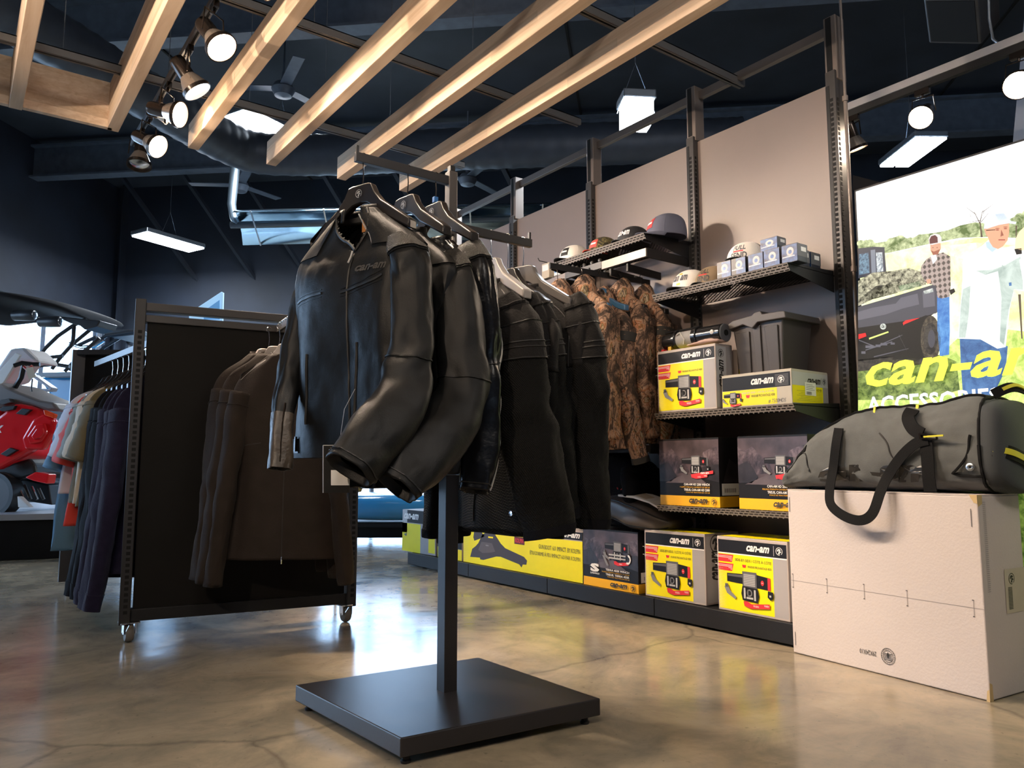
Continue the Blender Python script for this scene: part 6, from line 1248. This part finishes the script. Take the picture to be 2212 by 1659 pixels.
pg([(594, 1005), (800, 945), (1055, 868), (1070, 875), (1088, 1010), (1062, 1042), (900, 1085), (594, 1130)], DG); art.up(); pg([(594, 1035), (680, 1010), (820, 985), (850, 950), (950, 925), (960, 990), (860, 1015), (760, 1050), (594, 1085)], DG2); pg([(980, 915), (1050, 895), (1055, 1000), (985, 1010)], DG2); pg([(985, 910), (1040, 893), (1045, 915), (990, 930)], GRl); art.up()
pg([(862, 1100), (880, 1085), (962, 1070), (968, 1090), (950, 1108), (870, 1125)], RD); pg([(598, 1168), (640, 1160), (645, 1180), (598, 1198)], RD); art.ell(745, 1122, 18, 18, GRl, 16); pg([(660, 1190), (775, 1150), (778, 1158), (662, 1200)], em((205, 225, 120), .85)); art.up(); art.emblem(745, 1122, 13, 13, BK2)
for a in ((640, 1250, 690, 1235), (700, 1245, 730, 1230), (730, 1235, 770, 1220), (790, 1230, 815, 1218), (615, 1285, 640, 1270)): art.rect(a[0], a[1], a[2], a[3], DG2)
art.seamlines = None
for x0, y0, x1, y1 in ((640, 1260, 800, 1210), (600, 1200, 700, 1240), (700, 1240, 860, 1170), (840, 1170, 885, 1260), (690, 1300, 900, 1250)): pg([(x0, y0), (x1, y1), (x1, y1+6), (x0, y0+6)], DG2)
pg([(870, 1110), (1000, 1055), (1040, 1060), (1000, 1310), (800, 1320)], BK2); art.up(); art.ell(1030, 1195, 60, 138, BK, 24); art.up(); art.ring(1030, 1195, 60, 138, .3, em((40, 36, 32), .7, 0, 60, (95, 86, 72)), 24); art.ell(1035, 1195, 22, 55, DG, 16)
# bare tree and fence posts
TR = em((92, 78, 66), .7)
def br_(x0, y0, x1, y1, w): d = math.hypot(x1-x0, y1-y0); nx, ny = -(y1-y0)/d*w/2, (x1-x0)/d*w/2; pg([(x0+nx, y0+ny), (x0-nx, y0-ny), (x1-nx*.5, y1-ny*.5), (x1+nx*.5, y1+ny*.5)], TR)
for q in ((1335, 590, 1325, 500, 12), (1325, 510, 1290, 440, 6), (1295, 450, 1240, 410, 4), (1325, 500, 1340, 430, 6), (1340, 440, 1400, 395, 4), (1325, 490, 1255, 500, 4), (1330, 500, 1380, 440, 4), (1300, 455, 1300, 420, 3), (1270, 470, 1262, 440, 3), (1345, 450, 1350, 415, 3)): br_(*q)
for q in ((1560, 930, 1575, 1195, 16), (1541, 520, 1541, 600, 10)): br_(*q)
# man further back: dark cap, plaid shirt, jeans
SK = em((196, 148, 122), .8); SK2 = em((214, 150, 120), .85); SK3 = em((150, 92, 74), .75)
PLD = bpy.data.materials.new('backlit_plaid'); PLD.use_nodes = True; _v = mapping(PLD); _a = N(PLD, 'ShaderNodeTexWave', Scale=17.0, bands_direction='Y'); _b = N(PLD, 'ShaderNodeTexWave', Scale=14.0, bands_direction='Z'); L(PLD, _v, _a.inputs['Vector']); L(PLD, _v, _b.inputs['Vector']); _m = N(PLD, 'ShaderNodeMath', operation='ADD'); L(PLD, _a.outputs['Fac'], _m.inputs[0]); L(PLD, _b.outputs['Fac'], _m.inputs[1])
_r = ramp(PLD, _m.outputs[0], [(.3, (.025, .018, .016)), (.8, (.10, .065, .055)), (1.0, (.30, .24, .22))]); L(PLD, _r, bsdf(PLD).inputs['Emission Color']); bsdf(PLD).inputs['Emission Strength'].default_value = .8; bsdf(PLD).inputs['Base Color'].default_value = (.02, .02, .02, 1)
JN = em((52, 105, 175), .75, 0, 22, (95, 150, 205)); JN2 = em((48, 82, 130), .75, 0, 18, (80, 120, 170))
pg([(1068, 940), (1142, 935), (1145, 1150), (1140, 1290), (1085, 1300), (1070, 1150)], JN); art.up(); pg([(1040, 700), (1070, 690), (1105, 680), (1148, 705), (1150, 880), (1142, 945), (1100, 955), (1072, 950), (1060, 880), (1000, 860), (968, 800), (975, 760), (1005, 720)], PLD); pg([(1140, 905), (1170, 895), (1178, 915), (1150, 935)], BK2); art.up()
pg([(1030, 700), (1060, 690), (1070, 720), (1045, 750)], WHT); pg([(1028, 632), (1090, 625), (1092, 655), (1075, 690), (1045, 695), (1030, 670)], SK); art.up(); pg([(1032, 668), (1050, 676), (1090, 660), (1075, 692), (1045, 697)], SK3); pg([(1018, 600), (1030, 578), (1060, 568), (1085, 575), (1096, 595), (1095, 622), (1040, 636), (1022, 632)], em((205, 200, 198), .8)); art.up(); pg([(1024, 605), (1034, 584), (1058, 577), (1072, 590), (1074, 622), (1026, 630)], em((92, 52, 52), .75)); pg([(1005, 842), (1030, 838), (1034, 862), (1010, 870)], SK)
for x in (1045, 1070): art.ell(x, 652, 4, 3, SK3, 8)
art.up()
# nearer man: pale cap, pale green shirt, jeans, arm raised
SH = em((206, 216, 208), .95, 0, 10, (236, 241, 234)); SH2 = em((150, 166, 158), .8, 0, 10, (190, 203, 195)); SH3 = em((236, 240, 232), .9)
pg([(1205, 1190), (1320, 1180), (1430, 1230), (1492, 1240), (1480, 1380), (1400, 1540), (1225, 1540), (1212, 1350)], JN2); art.up()
pg([(1225, 720), (1262, 690), (1340, 640), (1378, 605), (1430, 660), (1540, 640), (1582, 620), (1760, 600), (1760, 880), (1582, 912), (1530, 900), (1505, 1010), (1480, 1245), (1430, 1255), (1330, 1200), (1195, 1195), (1210, 1000), (1222, 850)], SH); art.up()
pg([(1430, 760), (1560, 720), (1582, 850), (1582, 905), (1530, 900), (1500, 1020), (1470, 1235), (1445, 1210), (1455, 950)], SH2); pg([(1225, 900), (1270, 880), (1260, 1050), (1240, 1190), (1200, 1190), (1212, 1000)], SH2); pg([(1360, 620), (1392, 615), (1425, 660), (1400, 680), (1365, 650)], em((170, 190, 205), .85)); art.up()
pg([(1290, 700), (1420, 690), (1540, 645), (1575, 660), (1575, 700), (1480, 760), (1360, 810), (1300, 800), (1270, 760)], SH3); pg([(1300, 790), (1400, 785), (1480, 755), (1570, 705), (1570, 720), (1480, 780), (1360, 815)], SH2); art.up()
pg([(1535, 660), (1540, 600), (1560, 560), (1600, 520), (1700, 500), (1700, 640), (1580, 670)], em((235, 205, 160), .9)); pg([(1532, 662), (1575, 655), (1578, 690), (1545, 695)], BK2)
pg([(1362, 545), (1372, 530), (1500, 505), (1502, 560), (1492, 610), (1465, 645), (1435, 662), (1405, 650), (1385, 620), (1370, 580)], SK2); pg([(1352, 540), (1370, 535), (1380, 575), (1365, 585)], SK); art.up()
pg([(1350, 540), (1356, 500), (1375, 465), (1420, 442), (1465, 445), (1498, 470), (1512, 495), (1545, 500), (1540, 514), (1500, 508), (1440, 518), (1372, 540)], em((196, 204, 218), .85)); pg([(1420, 455), (1470, 450), (1490, 480), (1440, 495)], em((165, 178, 205), .85)); art.up()
for x, y in ((1432, 548), (1480, 540)): art.ell(x, y, 11, 4, SK3, 10); art.ell(x, y-9, 14, 3, SK3, 10)
art.poly([(1455, 545), (1470, 580), (1450, 588)], SK3); art.rect(1438, 604, 1478, 610, em((150, 70, 66), .75)); pg([(1365, 548), (1420, 545), (1420, 549), (1365, 553)], BK2)
for y in (760, 840, 930, 1020, 1110): art.ell(1462, y, 4, 5, SH2, 8)
pg([(1500, 862), (1516, 860), (1517, 880), (1502, 882)], JN2); art.up()
art.build('printed_scene', pt_)
# lettering: yellow wordmark and white line under it
YEL = em((240, 244, 70), 1.0)
f = Face((XP, yL, 0), (0, -1, 0), (0, 0, 1)); f.k = .019; a0 = at(1876, 838, 'X', XP); a1 = at(2056, 838, 'X', XP); a2 = at(1885, 788, 'X', XP)
uu0 = yL-a0.y; wl = (a0.y-a1.y); f.text('can-am', uu0, a0.z, uu0+wl*2.15, a2.z+.004, YEL, shear=.30, bold=.022); f.build('yellow_wordmark', pt_)
b0 = at(1879, 900, 'X', XP); b1 = at(2166, 870, 'X', XP); b2 = at(1879, 856, 'X', XP); f = Face((XP, yL, 0), (0, -1, 0), (0, 0, 1)); f.k = .019; f.text('ACCESSORIES', yL-b0.y, b2.z-.075, yL-b1.y, b2.z-.004, em((255, 255, 255), 1.0), bold=.022); f.build('white_lettering', pt_)
MB().prism([at(1842, 410, 'X', 3.6), at(1842, 378, 'X', 3.6), at(1925, 400, 'X', 3.6), at(1925, 425, 'X', 3.6)], (.3, 0, 0)).build('cabinet_top', M_DK, thing('wall_unit', 'dark grey unit top showing above the lit poster beside the end upright', 'cabinet', (3.7, 1.9, 1.9)))

# ================================================================ vehicles at the left
def pp(name, pts, depth, thick, m, par, bevel=.01, lift=0.0):
    """panel with real thickness: outline points placed at a distance, thickness away from the viewer side"""
    P = [atd(x, y, depth) for x, y in pts]; return MB().prism(P, CY*thick).build(name, m, par, bevel=bevel)
def tb_(name, pts, r, m, par, n=8): return MB().tube([atd(x, y, d) for x, y, d in pts], r, n).build(name, m, par, smooth=True)
# platform
pf = thing('display_platform', 'low black display platform with pale top edge under the red snowmobile', 'platform', atd(60, 1150, 6.6))
q0, q1 = at(-260, 1222, 'Z', 0), at(215, 1203, 'Z', 0); dq = (q1-q0).normalized(); nq = Vector((-dq.y, dq.x, 0)); 
MB().prism([q0, q1, q1+nq*2.3, q0+nq*2.3], (0, 0, .31)).build('base', M_PANELBK, pf, bevel=.004); MB().prism([q0-nq*.02+Vector((0, 0, .312)), q1-nq*.02+Vector((0, 0, .312)), q1+nq*2.3+Vector((0, 0, .312)), q0+nq*2.3+Vector((0, 0, .312))], (0, 0, .05)).build('top_board', mat('pale_steel_edge', (.30, .30, .32), .4), pf, bevel=.004)
# snowmobile
M_SRED = mat('glossy_red_plastic', (.80, .015, .02), .18, coat=.5); M_SDK = mat('snowmobile_dark_plastic', (.06, .055, .055), .4); M_SGR = mat('snowmobile_grey_plastic', (.17, .15, .14), .4); M_SBK = mat('snowmobile_black', (.012, .012, .013), .4)
sm = thing('snowmobile', 'red and grey snowmobile on the black platform at the left edge', 'snowmobile', atd(40, 1095, 6.8))
def C4(pts): return [(x/2.86, 640+y/2.86) for x, y in pts]
hood = Loft([(atd(-60, 945, 6.7), UP*.26, CY*.45, .7), (atd(0, 948, 6.65), UP*.27, CY*.42, .7), (atd(50, 945, 6.65), UP*.27, CY*.38, .68), (atd(80, 945, 6.7), UP*.22, CY*.32, .68), (atd(102, 948, 6.78), UP*.15, CY*.25, .7), (atd(115, 950, 6.9), UP*.05, CY*.15, .8)])
hood.mesh(24, 36, cap0=True, cap1=True).build('hood', M_SRED, sm, smooth=True, angle=180)
pp('side_panel', C4([(-40, 760), (40, 700), (90, 660), (180, 675), (245, 700), (270, 800), (230, 900), (180, 960), (-40, 1080)]), 6.30, .1, M_SRED, sm, .03); pp('cheek_panel', C4([(130, 880), (200, 760), (270, 720), (330, 760), (320, 850), (262, 950), (150, 945)]), 6.27, .06, M_SRED, sm, .02); pp('cheek_inset', C4([(160, 870), (215, 790), (270, 780), (290, 840), (250, 900), (180, 915)]), 6.24, .03, M_SRED, sm, .015)
pp('cheek_ridge', C4([(190, 865), (225, 815), (262, 810), (270, 845), (245, 875), (205, 885)]), 6.22, .02, M_SRED, sm, .008)
pp('vent', C4([(95, 725), (135, 692), (190, 700), (150, 735)]), 6.27, .03, M_SBK, sm, .004); pp('vent', C4([(-10, 700), (20, 680), (95, 675), (80, 700), (10, 712)]), 6.27, .03, M_SBK, sm, .004); pp('lower_vent', C4([(0, 975), (60, 935), (105, 950), (40, 990)]), 6.27, .03, M_SBK, sm, .004); pp('side_light', C4([(265, 700), (340, 730), (330, 755), (275, 735)]), 6.26, .04, mat('red_lens', (.9, .08, .02), .1), sm, .006)
pp('grey_cowl', C4([(-60, 520), (0, 540), (110, 590), (240, 640), (330, 655), (365, 705), (290, 705), (180, 668), (100, 655), (0, 690), (-60, 690)]), 6.35, .5, M_SGR, sm, .02); pp('dark_cowl', C4([(0, 640), (55, 630), (70, 655), (20, 670), (-20, 668)]), 6.3, .05, M_SDK, sm, .006)
pp('belly_pan', C4([(-60, 1075), (180, 1000), (215, 1040), (225, 1100), (130, 1130), (-60, 1140)]), 6.45, .5, M_SBK, sm, .02); pp('red_toe', C4([(150, 1120), (215, 1085), (300, 1100), (290, 1160), (200, 1140)]), 6.4, .1, M_SRED, sm, .01); pp('suspension', C4([(60, 1150), (150, 1130), (300, 1165), (320, 1290), (120, 1260)]), 6.7, .3, M_SBK, sm, .01)
for k in range(5): tb_('suspension_arm', [((60+k*45)/2.86, 640+(1140+k*12)/2.86, 6.45), ((110+k*40)/2.86, 640+1255/2.86, 6.45)], .012, M_CHROME if k % 2 else M_SBK, sm)
MB().lathe([(.02, -.06), (.16, -.06), (.19, -.03), (.19, .03), (.16, .06), (.02, .06)], atd(-3, 1068, 6.45), CY, 30, True).build('track_wheel', M_SDK, sm, smooth=True); pp('ski_tip', C4([(105, 1235), (120, 1240), (185, 1305), (110, 1305)]), 6.3, .05, M_WHITE, sm, .006)
MB().lathe([(.15, -.065), (.185, -.065), (.185, .065), (.15, .065)], atd(-3, 1068, 6.44), CY, 30).build('rubber_track', M_SBK, sm, smooth=True)
pp('windshield', C4([(-40, 500), (95, 348), (126, 362), (20, 535), (-40, 560)]), 6.3, .02, M_WHITE, sm, .004); pp('seat_bolster', C4([(-40, 470), (60, 320), (150, 314), (215, 375), (235, 410), (120, 400), (40, 520), (-40, 540)]), 7.0, .3, mat('pale_seat_cover', (.52, .48, .46), .6), sm, .03)
tb_('handlebar', [(30, 790, 6.3), (48, 784, 6.32), (70, 787, 6.34), (86, 787, 6.35)], .018, M_SBK, sm); tb_('steering_post', [(52, 788, 6.35), (46, 815, 6.4), (32, 838, 6.45)], .022, M_SBK, sm); tb_('brake_lever', [(52, 792, 6.33), (60, 800, 6.3), (70, 790, 6.3)], .012, mat('red_anodised', (.5, .03, .02), .3), sm)
pp('price_tag', C4([(158, 445), (200, 435), (222, 500), (178, 512)]), 6.25, .003, M_CRM, sm, 0); tb_('tag_chain', [(70, 818, 6.3), (68, 838, 6.3), (69, 846, 6.3)], .006, M_SBK, sm)
f = Face((0, 0, 0), (1, 0, 0), (0, 0, 1)); f.n = -CY; f.k = .012; f.fn = lambda u, v: atd(-12+u*22, 935-v*16, 6.24); f.text('X', 0, 0, 1, 1, M_WH, bold=.05, shear=.3); f.build('white_letter', sm)
# second sled of grey plastic behind, side-by-side vehicle with roof, light pods and cage
ut = thing('utility_vehicle', 'black-roofed utility vehicle with cage tubes and round lamps in front of the bright windows', 'vehicle', atd(100, 1000, 8.6)); M_UBK = mat('vehicle_black_plastic', (.02, .022, .026), .4); M_UBL = mat('vehicle_blue_panel', (.01, .17, .38), .25, coat=.4)
rfl = Loft([(atd(-60, 678, 7.6), UP*.055, CY*.55, .8), (atd(10, 668, 7.7), UP*.05, CY*.6, .8), (atd(60, 660, 7.8), UP*.05, CY*.6, .8), (atd(120, 665, 7.9), UP*.05, CY*.6, .8), (atd(180, 677, 8.1), UP*.055, CY*.55, .8), (atd(212, 688, 8.2), UP*.04, CY*.45, .8), (atd(221, 697, 8.25), UP*.012, CY*.2, .8)])
rfl.mesh(30, 30, cap0=True, cap1=True).build('roof', mat('roof_matt_black', (.012, .013, .016), .75, spec=.2), ut, smooth=True, angle=180)
pp('roof_liner', C4([(330, 120), (620, 150), (600, 185), (520, 205), (490, 180), (430, 165)]), 7.9, .3, M_UBK, ut, .01)
for a, b in ((57, 681), (113, 695)):
    q = atd(a-4, b, 7.4); MB().lathe([(0, -.12), (.05, -.11), (.055, 0), (.055, .09), (.045, .11), (0, .11)], q, SYd, 22).build('roof_lamp', M_UBK, ut, smooth=True); MB().lathe([(0, .111), (.035, .114), (.042, .11)], q, SYd, 18).build('lamp_lens', M_CHROME, ut, smooth=True)
tb_('roof_knob', [(80, 650, 7.7), (90, 650, 7.7)], .02, M_CHROME, ut)
for pts in ([(77, 780, 8), (98, 752, 8), (125, 726, 8), (157, 704, 8), (184, 690, 8)], [(112, 797, 8.2), (128, 775, 8.2), (155, 745, 8.2), (206, 703, 8.2)], [(80, 775, 8.1), (136, 769, 8.1)], [(85, 790, 8), (118, 787, 8), (150, 792, 8)], [(160, 705, 8), (158, 735, 8), (152, 750, 8)], [(140, 802, 8.3), (170, 770, 8.3), (215, 730, 8.3)]): tb_('cage_tube', pts, .020, M_UBK, ut)
pp('body', C4([(230, 500), (600, 490), (600, 800), (420, 740), (360, 690)]), 8.6, .8, M_UBL, ut, .03); pp('bed_rim', C4([(215, 472), (620, 462), (620, 492), (290, 502), (225, 492)]), 8.45, .1, mat('grey_trim', (.22, .24, .27), .4), ut, .01)
pp('grey_fender', C4([(110, 575), (130, 570), (300, 570), (205, 505), (200, 480), (320, 565), (310, 585), (120, 588)]), 8.0, .1, mat('grey_trim2', (.30, .32, .36), .4), ut, .006); pp('lower_body', [(0, 860), (210, 860), (210, 1010), (0, 1010)], 8.9, .7, M_UBK, ut, .03)
for x in (40, 215): MB().lathe([(.08, -.12), (.30, -.12), (.36, -.06), (.36, .06), (.30, .12), (.08, .12)], Vector((*atd(x, 1000, 9.3).to_2d(), .36)), CY, 28, True).build('wheel', M_SBK, ut, smooth=True)
u2 = thing('utility_vehicle', 'second utility vehicle with a black cage seen right of the corner column', 'vehicle', atd(250, 1000, 9.6))
for pts in ([(150, 800, 9.2), (185, 755, 9.2), (230, 725, 9.2), (290, 716, 9.2)], [(180, 795, 9.4), (225, 750, 9.4), (262, 728, 9.4), (295, 724, 9.4)], [(150, 742, 9.1), (175, 750, 9.1), (205, 748, 9.1), (225, 735, 9.1)], [(165, 748, 9.1), (190, 736, 9.1), (208, 728, 9.1)]): tb_('cage_tube', pts, .022, M_UBK if pts[0][0] != 150 or pts[0][1] == 800 else M_CHROME, u2)
pp('roof', [(222, 722), (240, 712), (300, 712), (300, 722), (240, 728)], 9.2, .9, M_UBK, u2, .01); pp('body', [(140, 830), (330, 830), (330, 980), (140, 980)], 9.8, .8, M_UBL, u2, .05)
for x in (165, 310): MB().lathe([(.08, -.12), (.30, -.12), (.36, -.06), (.36, .06), (.30, .12), (.08, .12)], Vector((*atd(x, 1000, 9.9).to_2d(), .36)), CY, 28, True).build('wheel', M_SBK, u2, smooth=True)
# low blue hull seen under the jackets
bh = thing('blue_vehicle', 'blue glossy vehicle body seen under the hanging jackets, left of the display wall', 'vehicle', atd(840, 1120, 7.6)); M_WB2 = mat('sky_blue_gloss', (.05, .30, .62), .2, coat=.5)
hl = Loft([(atd(700, 1092, 7.6), UP*.10, CY*.30, .6), (atd(760, 1092, 7.4), UP*.12, CY*.4, .6), (atd(860, 1092, 7.3), UP*.13, CY*.45, .6), (atd(960, 1092, 7.4), UP*.12, CY*.4, .6), (atd(1040, 1092, 7.7), UP*.08, CY*.2, .6)]); hl.mesh(20, 30, cap0=True, cap1=True).build('hull', M_WB2, bh, smooth=True, angle=180)
pp('sill', [(705, 1128), (1035, 1128), (1030, 1140), (710, 1140)], 7.2, .6, M_UBK, bh, .01); pp('skid', [(725, 1135), (1015, 1135), (1010, 1162), (730, 1162)], 7.5, .3, M_UBK, bh, .01)
# pale blue angled panel behind the partition, window light put in as emission, small white plate at the left
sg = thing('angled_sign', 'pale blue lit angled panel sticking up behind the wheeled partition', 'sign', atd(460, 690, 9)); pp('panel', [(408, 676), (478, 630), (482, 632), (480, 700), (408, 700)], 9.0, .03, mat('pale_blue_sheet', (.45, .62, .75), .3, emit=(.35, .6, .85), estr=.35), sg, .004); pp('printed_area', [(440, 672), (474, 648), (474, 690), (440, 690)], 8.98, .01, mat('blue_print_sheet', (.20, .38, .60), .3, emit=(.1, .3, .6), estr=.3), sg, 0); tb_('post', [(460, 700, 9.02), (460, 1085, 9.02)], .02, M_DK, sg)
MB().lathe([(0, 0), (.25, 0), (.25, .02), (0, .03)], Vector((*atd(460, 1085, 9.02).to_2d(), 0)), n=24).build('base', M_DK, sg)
